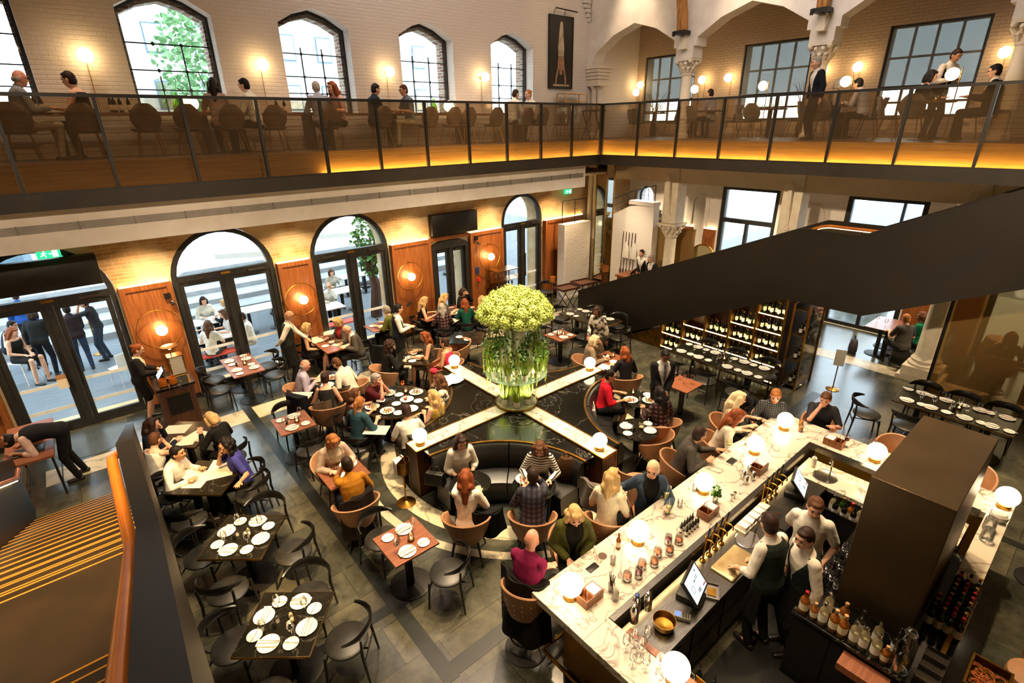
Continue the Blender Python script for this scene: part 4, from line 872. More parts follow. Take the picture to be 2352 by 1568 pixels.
def banquette(k, label):
    # quadrant between two arms; circle centre out at the corner
    o = empty('banquette', (CX, CY, 0), k*pi/2, label, 'banquette', None)
    cx, cy = 2.18, 2.15
    def arcring(prof, name, mt, a0, a1, n=14):
        m = M(); rings = []
        for i in range(n+1):
            a = R(180+a0+(a1-a0)*i/n); rings.append([(cx+r*cos(a), cy+r*sin(a), z) for r, z in prof])
        m.loft(rings).build(name, mt, o)
    for a0, a1 in ((1.5, 44.6), (45.4, 88.5)):
        arcring([(1.27, .1), (1.24, .38), (1.25, .43), (1.3, .455), (1.62, .465), (1.66, .1)], 'seat_cushion', leather_black, a0, a1)
        arcring([(1.62, .44), (1.61, .6), (1.66, .82), (1.70, .865), (1.76, .86), (1.77, .44)], 'back_cushion', leather_black, a0, a1)
    arcring([(1.30, 0), (1.30, .1), (1.78, .1), (1.78, 0)], 'plinth', blackm, 1, 89)
    arcring([(1.765, .84), (1.765, .885), (1.79, .89), (1.805, .885), (1.805, .84)], 'brass_rail', brass_soft, 1, 89, 24)
    m = M(); P = [(cx+1.81*cos(R(180+1+88*i/20)), cy+1.81*sin(R(180+1+88*i/20))) for i in range(21)]+[(2.15, .19), (.19, .19), (.19, 2.12)][0:0]
    P = P+[(cx+1.81*cos(R(269))+.0, .19), (.19, .19), (.19, cy+1.81*sin(R(181)))]
    m.plate(P, [], lambda u, w, d: (u, w, d), .70, ZD-.02).build('black_marble_shelf', marble_black, o)
    return o
banquette(2, 'curved black leather banquette nearest the camera below the flower stand')
banquette(3, 'curved black leather banquette right of the cross divider holding a grey handbag')
banquette(1, 'curved black leather banquette beside the big round oyster table')
banquette(0, 'curved banquette behind the flower stand, mostly hidden by the flowers')
for (dx, dy), lb in (((-2.1, -.02), 'on the left arm of the cross divider, nearest the wine bucket'), ((-.02, -2.06), 'on the front right arm of the cross divider, behind the blonde guests'), ((.0, 2.06), 'on the far left divider arm by the woman in pink'), ((2.06, .02), 'on the far right arm of the cross divider behind the red top')):
    bar_globe((CX+dx, CY+dy, ZD+.008), 'glowing globe lamp '+lb, .12)
# ------------------------------------------------------------------ flower stand
o = empty('flower_stand', (CX, CY, ZD), 0, 'two tier glass flower stand on the centre of the cross divider', 'stand')
M().lathe([(0, .0), (.38, .0), (.38, .03), (0, .03)], 40).build('base_disc', marble_white, o); M().lathe([(.385, .0), (.405, .005), (.405, .04), (.385, .045)], 40, cap=0).build('brass_ring', brass_soft, o)
M().lathe([(0, .64), (.57, .64), (.575, .65), (.57, .66), (0, .66)], 48).build('glass_shelf', glassmat('shelf_glass', (.85, .95, .88), .8, .03, ((.5, .6, .5), .25)), o)
M().cyl((0, 0, .03), .05, .61, 16).build('post', blackm, o)
for k in range(8): a = 2*pi*k/8; M().lathe([(0, .631), (.02, .631), (.02, .639), (0, .639)], 10, (.46*cos(a), .46*sin(a), 0)).build('downlight', glow_soft, o)
petal = mat('hydrangea_petal', '#bcc162', .6, 0, c2='#8c9c3a', scale=45, lo=.35, hi=.65); leafm = mat('ivy_leaf', '#55862a', .5, 0, c2='#3c6e1c', scale=9); grassm = mat('lime_grass', '#b4c444', .55, 0, c2='#86a428', scale=12); amar = mat('amaranthus', '#b2bb42', .65, 0, c2='#8e9a2a', scale=20); stemm = mat('green_stem', '#6d8a2a', .6, 0, c2='#587222')
vase_m = mat('white_ceramic', '#ece8d6', .35, 0, c2='#e2dec9', coat=.2)
def bloom_mesh(i):
    rnd = random.Random(i); m = M(); m.ball((0, 0, 0), .068, 8, 6, .9)
    for k in range(230):
        z = 1-2*(k+.5)/230; a = k*2.39996; q = math.sqrt(1-z*z); n = V((q*cos(a), q*sin(a), z*.9)).normalized()
        c = n*(.074+rnd.random()*.03); t = n.orthogonal().normalized(); t.rotate(Quaternion(n, rnd.random()*6.28)); b = n.cross(t); s = .013+rnd.random()*.006; tl = n*rnd.uniform(-.016, .018)
        m.add([c+t*s, c+b*s+tl, c-t*s, c-b*s+tl], [(0, 1, 2, 3)])
    return m.mesh('bloom', petal, 0)
BL = [bloom_mesh(i) for i in range(3)]
bq = empty('hydrangea_bouquet', (CX, CY, ZD+.661), 0, 'huge dome of lime green hydrangeas in tall white vases', 'flowers')
nb = 0
for ring, (rr, zz, n) in enumerate(((.0, 1.50, 1), (.18, 1.46, 6), (.35, 1.37, 11), (.49, 1.26, 15), (.56, 1.13, 16), (.42, 1.06, 10))):
    for k in range(n):
        a = 2*pi*(k+.37*ring)/n; w = random.uniform
        b = bpy.data.objects.new('bloom', BL[nb % 3]); COL.objects.link(b); b.parent = bq; nb += 1
        b.location = (rr*cos(a)+w(-.02, .02), rr*sin(a)+w(-.02, .02), zz+w(-.03, .03)); b.rotation_euler = (w(0, 6), w(0, 6), w(0, 6)); s = w(1.15, 1.4); b.scale = (s, s, s)
m = M()
for k in range(40): a = k*2.4; r = .05+.2*(k % 5)/4; m.tube([(r*.35*cos(a), r*.35*sin(a), .5), (r*.8*cos(a), r*.8*sin(a), .8), (r*1.7*cos(a), r*1.7*sin(a), 1.05)], .005, 5)
m.build('stems', stemm, bq)
for k in range(3): a = 2*pi*k/3+.4; M().lathe([(.095, 0), (.1, .82), (.092, .82), (.088, .01), (0, .01)], 24, (.11*cos(a), .11*sin(a), 0)).build('tall_vase', vase_m, bq)
def leaf(m, p, s, d):
    d = V(d).normalized(); t = d.orthogonal().normalized(); t.rotate(Quaternion(d, random.random()*6.28)); p = V(p)
    n = d.cross(t)*s*.1; m.add([p, p+d*s*.22+t*s*.3+n, p+d*s*.55+t*s*.34+n, p+d*s-n, p+d*s*.55-t*s*.34+n, p+d*s*.22-t*s*.3+n, p+d*s*.5], [(0, 1, 2, 6), (2, 3, 6), (6, 3, 4), (0, 6, 4, 5)])
nm = ['at the front left', 'at the front', 'at the front right', 'at the right', 'at the back right', 'at the back', 'at the back left', 'at the left']
for k in range(8):
    a = R(230)-2*pi*(k-1)/8*1.0+R(-45)*0; x, y = CX+.33*cos(a), CY+.33*sin(a); h = .42 if k % 2 else .55
    v = empty('flower_vase', (x, y, ZD+.661), a, 'white cylinder vase of ivy and trailing amaranthus %s of the flower stand' % nm[k], 'vase', 'white vases on the glass shelf')
    M().lathe([(.062, 0), (.066, h), (.06, h), (.058, .01), (0, .01)], 20).build('vase_body', vase_m, v)
    m = M()
    for j in range(110): q = (random.uniform(-.15, .24), random.uniform(-.16, .16), h+random.uniform(-.16, .2)); leaf(m, q, random.uniform(.045, .075), (random.uniform(-.3, 1), random.uniform(-1, 1), random.uniform(-.6, .5)))
    m.build('ivy', leafm, v)
    m = M()
    for j in range(5):
        s = random.uniform(-.9, .9); r1 = random.uniform(.15, .26); L = random.uniform(.4, .85) if k != 0 else random.uniform(.5, 1.0)
        P = [(0, 0, h), (r1*.4, .1*s, h+.14), (r1*.85, .17*s, h+.15), (r1, .2*s, h+.02)]+[(r1+.008*sin(i*1.7+j), .2*s+.006*cos(i*2.1), h+.02-L*i/14) for i in range(1, 15)]
        m.tube(P, [.004, .005, .008, .010]+[.013, .006]*6+[.008, .003], 6)
    m.build('amaranthus', amar, v)
def grass_pot(loc, label, hp=.12, r=.065, g=.3, nb=110, lit=False):
    v = empty('grass_pot', loc, random.random()*6, label, 'plant pot')
    M().lathe([(r*.8, 0), (r*.95, .01), (r, hp), (r*.92, hp), (r*.9, .02), (0, .02)], 20).build('pot', vase_m, v)
    m = M()
    for j in range(nb):
        a = random.random()*6.28; r0 = random.random()*r*.7; r2 = r0+random.uniform(.0, .09); L = g*random.uniform(.6, 1.1)
        m.tube([(r0*cos(a), r0*sin(a), hp*.7), (r2*cos(a), r2*sin(a), hp+L*.55), (r2*1.2*cos(a)+random.uniform(-.02, .02), r2*1.2*sin(a), hp+L)], [.003, .0055, .0012], 4)
    m.build('grass', grassm, v); return v
for k in range(6):
    a = R(230)-2*pi*(k-1)/6; grass_pot((CX+.24*cos(a), CY+.24*sin(a), ZD+.031), 'white pot of feathery lime grass on the marble base, %s of the stand' % ['left front', 'front', 'right front', 'right back', 'back', 'left back'][k], .12, .07, .3)
for k in range(10):
    a = R(230)-2*pi*(k-1.5)/10; grass_pot((CX+.475*cos(a), CY+.475*sin(a), ZD+.661), 'small white pot of grass on the rim of the glass shelf, %s' % (['front left', 'front', 'front right', 'right', 'far right', 'back right', 'back', 'back left', 'far left', 'left'][k]), .13, .058, .3 if k % 3 else .2, 80)
m = None
for k in range(6):
    a = R(215)-2*pi*k/6; o2 = empty('lantern_candle', (CX+.40*cos(a), CY+.40*sin(a), ZD+.661), 0, 'lit white candle glass between the grass pots, %s on the shelf' % ['front left', 'front right', 'right', 'back right', 'back', 'left'][k], 'candle')
    M().lathe([(.035, 0), (.038, .09), (.034, .09), (.032, .01), (0, .01)], 16).build('glass_cup', vase_m, o2); M().ball((0, 0, .09), .022, 8, 6).build('flame', led_w, o2)
# ------------------------------------------------------------------ the bar
ZB = 1.10
o = empty('bar_counter', (2.76, 0, 0), 0, 'large U shaped bar counter with white marble top and brass front', 'bar counter')
bx = lambda x0, y0, z0, x1, y1, z1: M().box(x0-2.76, y0, z0, x1-2.76, y1, z1)
bx(2.76, 2.32, ZB-.09, 8.5, 3.06, ZB).build('marble_top', marble_white, o, bevel=.004)
bx(2.76, 0, ZB-.09, 3.14, 2.319, ZB).build('marble_top', marble_white, o, bevel=.004)
bx(7.9, .2, ZB-.09, 8.5, 2.319, ZB).build('marble_top', marble_white, o, bevel=.004)
bx(6.4, -.02, ZB-.09, 8.5, .199, ZB).build('marble_top', marble_white, o, bevel=.004)
brassfront = mat('brass_front', '#b08436', .36, .7, c2='#96702a', scale=3)
bx(2.98, 2.74, .08, 8.25, 2.78, ZB-.09).build('front_panel', brassfront, o); bx(2.98, 0, .08, 3.02, 2.739, ZB-.09).build('end_panel', brassfront, o); bx(8.2, 0, .08, 8.25, 2.739, ZB-.09).build('far_panel', brassfront, o); bx(3.0, .02, 0, 8.2, .06, ZB-.09).build('side_panel', brassfront, o)
bx(3.03, 2.30, 0, 8.19, 2.73, ZB-.095).build('inner_cabinet', blackm, o)
bx(3.14, 2.25, ZB-.06, 7.9, 2.319, ZB+.015).build('steel_ledge', steelm, o); bx(7.82, .25, ZB-.06, 7.899, 2.249, ZB+.015).build('steel_ledge', steelm, o); bx(3.141, .1, ZB-.06, 3.21, 2.1, ZB+.012).build('wood_ledge', walnut_h, o)
bx(3.22, 1.78, .84, 7.25, 2.249, .90).build('worktop', steelm, o); bx(7.251, .3, .84, 7.819, 2.249, .90).build('worktop', marble_white, o)
bx(3.22, 1.83, .05, 7.2, 2.24, .839).build('under_counter', mat('fridge_front', '#2a251d', .4, .4, c2='#221e17'), o)
for k in range(6):
    for z in (.12, .46):
        d = bx(3.3+.65*k, 1.81, z, 3.9+.65*k, 1.829, z+.31).build('drawer', MATS['fridge_front'], o); bx(3.5+.65*k, 1.795, z+.25, 3.7+.65*k, 1.81, z+.265).build('handle', steelm, d)
bx(7.26, .3, .05, 7.8, 2.2, .839).build('far_cabinet', blackm, o); bx(3.22, .12, .05, 3.42, 1.6, .78).build('near_cabinet', blackm, o)
bx(3.25, 2.262, 1.032, 7.8, 2.292, 1.037).build('under_light', led_w, o); bx(7.84, .35, 1.032, 7.87, 2.2, 1.037).build('under_light', led_w, o)
bx(3.16, .2, 1.032, 3.19, 2.1, 1.037).build('under_light', led_w, o)
for z, d in ((.22, .16),):
    M().tube([(3.05-2.76, 2.98, z), (2.86-2.76, 2.98, z), (2.86-2.76, .1, z)], .022, 10).build('foot_rail', brass, o); M().tube([(3.05-2.76, 2.98, z), (8.3-2.76, 2.98, z)], .022, 10).build('foot_rail', brass, o)
for y in (2.4, 1.4, .5): M().tube([(2.86-2.76, y, .22), (3.0-2.76, y, .22)], .014, 6).tube([(2.86-2.76, y, .0), (2.86-2.76, y, .22)], .01, 6).build('rail_bracket', brass, o)
for x in (3.6, 4.6, 5.6, 6.6, 7.6): M().tube([(x-2.76, 2.98, .22), (x-2.76, 2.77, .22)], .014, 6).build('rail_bracket', brass, o)
struct(M().box(3.43, .1, .0, 7.2, 1.7, .012), 'trim_90', rubber)
# back bar cabinet and the dark service column
o = empty('back_bar', (4.78, -.0, 0), 0, 'black back bar cabinet covered in bottles and glasses around the dark column', 'cabinet')
bx2 = lambda x0, y0, z0, x1, y1, z1: M().box(x0-4.78, y0, z0, x1-4.78, y1, z1)
bx2(4.8, .07, .02, 7.0, 1.18, .91).build('cabinet_body', blackm, o); bx2(4.76, -.03, .911, 7.02, 1.2, .95).build('cabinet_top', marble_black, o, bevel=.003)
bx2(4.58, .28, .78, 4.784, .68, .86).build('open_drawer', walnut_h, o)
for k in range(3): bx2(4.785, .1+.36*k, .1, 4.8, .43+.36*k, .86).build('door', blackm, o)
o = empty('service_column', (5.25, .3, .951), 0, 'tall dark bronze service column standing on the back bar', 'column')
M().box(0, 0, 0, 1.72, .66, 1.6).build('column_body', mat('bronze_satin', '#5e4e38', .36, .65, c2='#544530', scale=2), o, bevel=.006)
M().box(1.721, .1, .0, 1.74, .56, 1.55).build('end_panel', brass_soft, o)
# ------------------------------------------------------------------ things on the bar
for (px, py), lb in (((1310, 1370), 'at the near corner of the bar by the magenta jumper'), ((1465, 1245), 'on the bar beside the woman in the olive jacket'), ((1615, 1130), 'on the bar in front of the woman in the denim jacket'), ((1732, 1040), 'on the bar between the man in grey and the cream blouse'), ((1800, 985), 'at the far corner of the bar beside the check shirt'), ((2008, 1058), 'on the far side of the bar near the polo shirt'), ((1548, 1562), 'at the lower edge of the near end of the bar')):
    p = at(px, py, ZB); bar_globe((min(max(p.x, 2.92), 8.3), min(p.y, 2.92), ZB+.001), 'glowing globe lamp '+lb, .125)
bar_globe((8.2, .08, ZB+.001), 'glowing globe lamp on the right marble strip behind the dark column', .125)
scr = emat('till_screen', (.78, .9, .95), 1.1); scr2 = mat('screen_marks', '#4a5560', .5); scr3 = mat('screen_red', '#c83a2a', .5)
def till(loc, rz, label, s=1):
    o = empty('till_terminal', loc, rz, label, 'till', 'tills', (s, s, s))
    M().rbox(-.16, -.10, .001, .12, .1, .07, .02).tube([(-.05, 0, .06), (-.0, 0, .16)], .03, 10).build('stand', blackm, o)
    T = Matrix.Translation((0, 0, .22)) @ Matrix.Rotation(R(-38), 4, 'Y')
    m = M(); m.T = T; m.box(-.02, -.19, -.15, .012, .19, .15); m.build('bezel', blackm, o)
    m = M(); m.T = T; m.box(.0125, -.17, -.13, .014, .17, .13); m.build('screen', scr, o)
    m = M(); m.T = T; m.use(scr2)
    for y, z, w, h in ((-.09, .02, .05, .004), (-.09, -.04, .05, .004), (-.115, -.01, .004, .06), (-.065, -.01, .004, .06), (.0, .03, .04, .012), (.01, -.07, .06, .01), (.01, -.09, .06, .01), (.1, .09, .03, .012), (.06, .05, .06, .006), (.06, .03, .06, .006)): m.box(.0142, y-w/2, z-h/2, .0148, y+w/2, z+h/2)
    m.use(scr3).box(.0142, .1, -.105, .0148, .16, -.09); m.build('screen_icons', None, o); return o
till((4.15, 1.98, .901), R(-75), 'black till with a lit screen on the near worktop, facing the barmen')
till((6.75, 1.98, .901), R(-75), 'black till with a lit screen on the far worktop by the steel sink')
o = empty('card_reader', (3.85, 1.92, .901), R(-60), 'grey card reader with a small blue screen beside the near till', 'card reader')
M().rbox(-.09, -.04, 0, .09, .04, .05, .012).build('body', mat('grey_plastic', '#6f6a60', .5, c2='#605b52'), o); M().box(-.07, -.03, .0501, -.01, .03, .0515).build('screen', emat('reader_blue', (.25, .35, .9), 1.2), o)
m = M()
for i in range(3):
    for j in range(3): m.box(.005+.026*i, -.03+.022*j, .0501, .025+.026*i, -.014+.022*j, .053)
m.build('keys', blackm, o)
def tap_tower(x, label):
    o = empty('beer_tap', (x, 2.2, .901), 0, label, 'tap', 'tall brass taps along the bar')
    M().lathe([(.035, 0), (.035, .01), (.012, .03), (.011, .34), (.018, .36), (.011, .38)], 14).build('tap_column', brass, o)
    M().tube([(0, 0, .33), (0, -.07, .34), (0, -.11, .32), (0, -.11, .28)], .009, 8).build('spout', brass, o); M().tube([(0, -.02, .36), (0, -.02, .42), (0, -.03, .5)], [.006, .009, .012], 8).build('tap_handle', blackm, o)
for k in range(4): tap_tower(4.72+.14*k, ['first', 'second', 'third', 'fourth'][k]+' tall brass tap from the near till')
for k in range(4): tap_tower(6.15+.14*k, ['first', 'second', 'third', 'fourth'][k]+' tall brass tap next to the far till')
def sink(x, y, label, rx=.16, ry=.13):
    o = empty('sink', (x, y, .901), 0, label, 'sink')
    M().lathe([(1.08, .004), (1.0, .006), (.97, -.001), (.9, -.0005), (.6, .0)], 28, sx=rx, sy=ry).build('rim', chrome, o); M().lathe([(0, .0005), (.97, .001)], 28, sx=rx, sy=ry).build('basin', brass_soft, o)
    M().tube([(rx*1.2, 0, 0), (rx*1.2, 0, .18), (rx*.8, 0, .24), (rx*.4, 0, .2)], .012, 8).build('tap', chrome, o)
sink(5.45, 2.02, 'oval steel sink behind the barman in a green waistcoat'); sink(7.5, 1.9, 'rounded steel sink at the far corner of the bar', .17, .15)
o = empty('drainer_board', (4.95, 1.94, .901), 0, 'pale brass drainer board on the near worktop between till and sink', 'drainer'); M().rbox(-.28, -.14, 0, .28, .14, .03, .02).build('board', mat('pale_brass_sheet', '#b8a27a', .4, .5, c2='#a38c62'), o)
o = empty('chopping_board', (6.1, 1.95, .901), R(8), 'black chopping board with a knife on the worktop behind the taps', 'board'); M().box(-.2, -.14, 0, .2, .14, .02).build('board', blackm, o)
tag(M().tube([(-.12, 0, 0), (0, .01, 0), (.1, .02, 0)], [.012, .01, .003], 6, flat=.4).build('paring_knife', chrome), 'small steel knife on the black chopping board', 'knife').location = (6.12, 1.92, .928)
tag(M().tube([(-.1, 0, 0), (0, -.01, 0), (.12, -.03, 0)], [.008, .006, .012], 6, flat=.4).build('bar_spoon', copper), 'copper spoon on the black chopping board', 'spoon').location = (6.08, 2.0, .928)
o = empty('ashtray_tray', (4.38, 1.89, .901), R(30), 'small steel tray of coins and receipts in front of the near till', 'tray'); M().box(-.11, -.08, 0, .11, .08, .012).box(-.11, -.08, .012, -.105, .08, .03).box(.105, -.08, .012, .11, .08, .03).box(-.105, -.08, .012, .105, -.075, .03).box(-.105, .075, .012, .105, .08, .03).build('tray_body', chrome, o); M().box(-.06, -.05, .0125, .05, .04, .02).build('receipts', brass_soft, o)
# garnish tray and ice wells along the light strip
o = empty('garnish_rack', (5.85, 2.15, .901), 0, 'lit white garnish rack under the marble edge near the taps', 'rack'); M().box(-.35, -.07, 0, .35, .07, .015).build('rack_base', china, o)
for k in range(5): M().box(-.33+.135*k, -.06, .016, -.22+.135*k, .06, .08).build('tub', china, o)
def napkin_box(loc, rz, label):
    o = empty('napkin_caddy', loc, rz, label, 'caddy', 'walnut napkin caddies')
    m = M(); m.box(-.13, -.08, 0, .13, .08, .015).box(-.13, -.08, .015, -.12, .08, .11).box(.12, -.08, .015, .13, .08, .11).box(-.12, -.08, .015, .12, -.07, .11).box(-.12, .07, .015, .12, .08, .11).box(-.02, -.07, .015, -.01, .07, .11); m.build('caddy_box', walnut, o)
    M().box(.0, -.065, .016, .115, .065, .115).build('napkins', linen, o)
    for k in range(3): M().tube([(-.07+.02*k, -.03+.03*k, .016), (-.09+.03*k, -.04+.04*k, .2)], .003, 5).build('straw', [linen, blackm, foil_r][k], o)
napkin_box((3.16, 2.6, ZB), R(0), 'walnut napkin caddy on the near corner of the bar by the shakers'); napkin_box((5.25, 2.48, ZB), R(0), 'walnut napkin caddy on the bar near the mint glass'); napkin_box((6.62, 2.5, ZB), 0, 'walnut napkin caddy on the bar by the man in grey'); napkin_box((8.1, 2.05, ZB), R(90), 'walnut napkin caddy at the far corner in front of the dark polo shirt')
for k in range(3):
    o = empty('cocktail_shaker', (3.28+.11*k, 2.32+.06*(k % 2)-.2, .901 if k > 5 else ZB+.013), 0, ['steel cocktail shaker with a domed cap on the near ledge', 'steel mixing tin with a blue rim beside the domed shaker', 'steel shaker with a black muddler on the near ledge'][k], 'shaker')
    M().lathe([(.035, 0), (.046, .02), (.042, .16), (.038, .17), (.03, .2), (.02, .22), (.0, .235)], 16).build('tin', chrome, o); M().lathe([(.022, .215), (.024, .24), (0, .25)], 12).build('cap', chrome if k != 1 else MATS['blue_sign'], o)
o = empty('brass_bowl', (3.62, 1.98, .901), 0, 'round brass bowl on the near worktop behind the shakers', 'bowl'); M().lathe([(.06, 0), (.10, .02), (.12, .1), (.115, .1), (.095, .025), (0, .012)], 28).build('bowl', brass_soft, o)
JAR = mk_jar(mat('spiced_oranges', '#b5662a', .5, c2='#7d3c14', scale=20)); JARR = mk_jar(mat('cherries', '#7a1420', .3, c2='#4a0a12', scale=30), .13, .045)
rows = [(3.66, 2.5), (3.78, 2.44), (3.92, 2.5), (4.05, 2.43), (4.2, 2.49), (4.33, 2.42), (4.45, 2.52), (4.55, 2.44)]
for k, (x, y) in enumerate(rows): (JARR if k in (1, 6) else JAR).put((x, y, ZB), 0, 'glass jar of %s on the bar, %s from the near lamp' % ('cherries' if k in (1, 6) else 'orange slices', ['first', 'second', 'third', 'fourth', 'fifth', 'sixth', 'seventh', 'eighth'][k]), 'jars along the bar')
def spray(loc, label, n=14, h=.22, mt=None):
    o = empty('straw_jar', loc, 0, label, 'jar'); M().lathe([(.035, 0), (.04, .1), (.036, .1), (.032, .01), (0, .01)], 14).build('jar', clearglass, o); m = M()
    for k in range(n): a = k*2.4; m.tube([(.01*cos(a), .01*sin(a), .012), (.05*cos(a)*(k % 4)/3, .05*sin(a)*(k % 4)/3, h)], .003, 5)
    m.build('stirrers', mt or darkwalnut, o)
spray((3.42, 2.52, ZB), 'jar of dark twig stirrers on the bar by the near lamp'); spray((3.36, 2.42, ZB), 'jar of pale straws beside the twig stirrers', 12, .18, linen)
# drinks and small things on the marble
def P(proto, px, py, z, label, rz=0, group=None, **k): p = at(px, py, z); return proto.put((p.x, p.y, z), rz, label, group, **k)
COCK.put((4.9, 2.83, ZB), 0, 'pale green cocktail with a straw in front of the blonde in cream'); P(COCK, 1530, 1147, ZB, 'pale cocktail with two straws in front of the denim jacket')
BEER.put((3.95, 2.86, ZB), 0, 'brown beer bottle on the bar by the olive jacket')
TUMB.put((4.22, 2.8, ZB), 0, 'tall clear tumbler beside the brown beer bottle'); TUMB.put((5.12, 2.8, ZB), 0, 'clear water glass next to the pale green cocktail'); TUMB.put((3.72, 2.75, ZB), 0, 'empty glass behind the black phone on the bar'); TUMB.put((5.55, 2.85, ZB), 0, 'empty tumbler near the denim jacket')
WINE.put((3.2, 1.9, ZB), 0, 'upturned balloon glass on the near end of the bar', 'balloon glasses'); 
for k, (x, y) in enumerate(((2.98, 1.98), (3.05, 1.86), (2.96, 1.74), (3.06, 1.66), (2.93, 1.58), (3.02, 1.5), (2.9, 1.84), (3.08, 1.96))): WINE.put((x, y, ZB), 0, 'clear balloon glass in the cluster on the near end of the bar', 'balloon glasses')
tag(M().rbox(-.075, -.04, 0, .075, .04, .01, .004).build('phone', blackm), 'black phone on the marble in front of the magenta jumper', 'phone').location = (3.5, 2.86, ZB)
tag(M().rbox(-.08, -.05, 0, .08, .05, .012, .004).build('wallet', blackm), 'black folded wallet on the marble by the cream blouse', 'wallet').location = (6.55, 2.86, ZB)
tag(M().lathe([(0, 0), (.05, 0), (.05, .006), (0, .006)], 20).build('coaster', darkwalnut), 'round brown coaster on the marble near the phone', 'coaster').location = (3.72, 2.9, ZB)
tag(M().lathe([(0, 0), (.05, 0), (.05, .006), (0, .006)], 20).build('coaster', darkwalnut), 'round brown coaster on the far side of the bar', 'coaster').location = (8.25, 1.35, ZB)
WINER.put((8.2, 1.92, ZB), 0, 'glass of red wine in the hand of the man in the polo shirt'); WINER.put((8.33, 1.62, ZB), 0, 'glass of red wine at the right of the polo shirt')
AMB.put((8.3, 2.62, ZB), 0, 'amber drink in front of the man in the check shirt'); AMB.put((8.12, 2.55, ZB), .3, 'second amber drink beside the far globe lamp'); P(WINEW, 1672, 1035, ZB, 'glass of white wine in front of the man in grey')
for k, (x, y) in enumerate(((6.28, 2.55), (6.36, 2.45), (6.44, 2.55), (6.2, 2.47))):
    tag(M().lathe([(.028, 0), (.03, .12), (.024, .13), (.0, .14)], 12).build('steel_canister', chrome), ['first', 'second', 'third', 'fourth'][k]+' small steel canister on the bar beside the napkin caddy of the man in grey', 'canister', 'steel canisters').location = (x, y, ZB)
o = empty('mint_glass', (5.55, 2.55, ZB), 0, 'tumbler of green mint sprigs on the bar', 'plant'); M().lathe([(.035, 0), (.04, .1), (.037, .1), (.033, .01), (0, .01)], 14).build('glass', clearglass, o); m = M()
for k in range(60): leaf(m, (random.uniform(-.04, .04), random.uniform(-.04, .04), random.uniform(.09, .2)), .05, (random.uniform(-1, 1), random.uniform(-1, 1), .4))
m.build('mint', leafm, o)
for k in range(10): BSP.put((4.72+.06*(k % 5), 2.45+.075*(k//5), ZB), 0, 'small dark bitters bottle in the cluster behind the near lamps', 'bitters bottles', scale=(.55, .55, .55))
for k in range(2): o = empty('jigger', (5.72+.08*k, 2.42, ZB), 0, 'steel jigger on the bar ledge, %s of the pair' % ('left' if k else 'right'), 'jigger'); M().lathe([(.022, 0), (.008, .05), (.022, .1), (.02, .1), (.006, .052)], 12).build('cup', chrome, o)
# speed rail of spirits at the near end, spirits and glasses on the back bar
o = empty('speed_rail', (3.50, .85, 0), 0, 'steel speed rail holding spirit bottles at the near end of the bar', 'rail'); M().box(-.07, -.75, .55, .07, .75, .57).box(.07, -.75, .55, .08, .75, .66).box(-.08, -.75, .55, -.07, .75, .66).build('rail', steelm, o); M().box(-.08, -.74, 0, -.06, .74, .55).build('leg_panel', steelm, o)
for k in range(18): (BSP if k % 3 else (BRS if k == 6 else BSP)).put((3.465+.075*(k % 2), .18+.078*k, .571), 0, 'spirit bottle with a steel pourer in the near speed rail', 'speed rail bottles')
o = empty('ice_well', (3.32, .8, .781), 0, 'brass lined ice well full of bar tools at the near end', 'ice well'); M().box(-.1, -.68, 0, .1, .68, .02).box(-.1, -.68, .02, -.09, .68, .12).box(.09, -.68, .02, .1, .68, .12).build('tray', brass_soft, o)
o = empty('prep_board', (3.36, .42, .905), R(4), 'black board with a strawberry, lime peel and a green handled knife at the lower edge', 'board'); M().box(-.1, -.14, 0, .1, .14, .018).build('board', blackm, o); M().tube([(-.02, -.12, .024), (.0, 0, .026), (.0, .08, .024)], [.008, .01, .006], 6).build('green_knife', mat('lime_plastic', '#3fae2a', .4, c2='#379c24'), o); M().lathe([(0, 0), (.012, .006), (.016, .02), (.0, .036)], 10, (.05, .04, .019)).build('strawberry', foil_r, o)
o = empty('strainer_tray', (3.42, .2, .78), R(5), 'purple edged plastic tray beside the prep board', 'tray'); M().rbox(-.06, -.16, 0, .06, .16, .03, .02).build('tray', mat('mauve_plastic', '#8a6a86', .4, c2='#775a74'), o)
front = [BRS, BS, BP, BS, BS, BP, BP, BP, BS]
fl = ['whisky bottle with a bright red wax cap at the corner of the back bar', 'small amber bottle with a copper stopper next to the red wax cap', 'pale spirit bottle with a cork', 'amber bottle with a cream label and orange cap', 'tall amber bottle with a cork, fifth along the back bar edge', 'slim pale bottle, sixth along the back bar edge', 'square pale bottle, seventh along the back bar edge', 'clear bottle near the middle of the back bar edge', 'round bellied bottle with a hanging label near the lower edge']
for k in range(9): front[k].put((4.84+.0*(k % 2), 1.12-.092*k-.01*(k % 2), .951), R(180), fl[k], scale=(1, 1, 1) if k not in (1, 8) else (.85, .85, .75))
for k in range(5): (BP, BS, BK, BP, BSP)[k].put((5.0, .95-.15*k, .951), R(180), 'bottle in the second row of the back bar, %s from the glasses' % ['first', 'second', 'third', 'fourth', 'fifth'][k])
o = empty('glass_dispenser', (4.86, .27, .951), 0, 'tall clear glass water dispenser with a domed stopper', 'dispenser'); M().lathe([(.075, 0), (.08, .02), (.08, .34), (.05, .42), (.04, .44), (.036, .44), (.045, .41), (.074, .33), (.074, .02), (0, .015)], 20).build('body', clearglass, o); M().lathe([(.045, .44), (.055, .46), (.04, .5), (0, .52)], 16).build('stopper', clearglass, o)
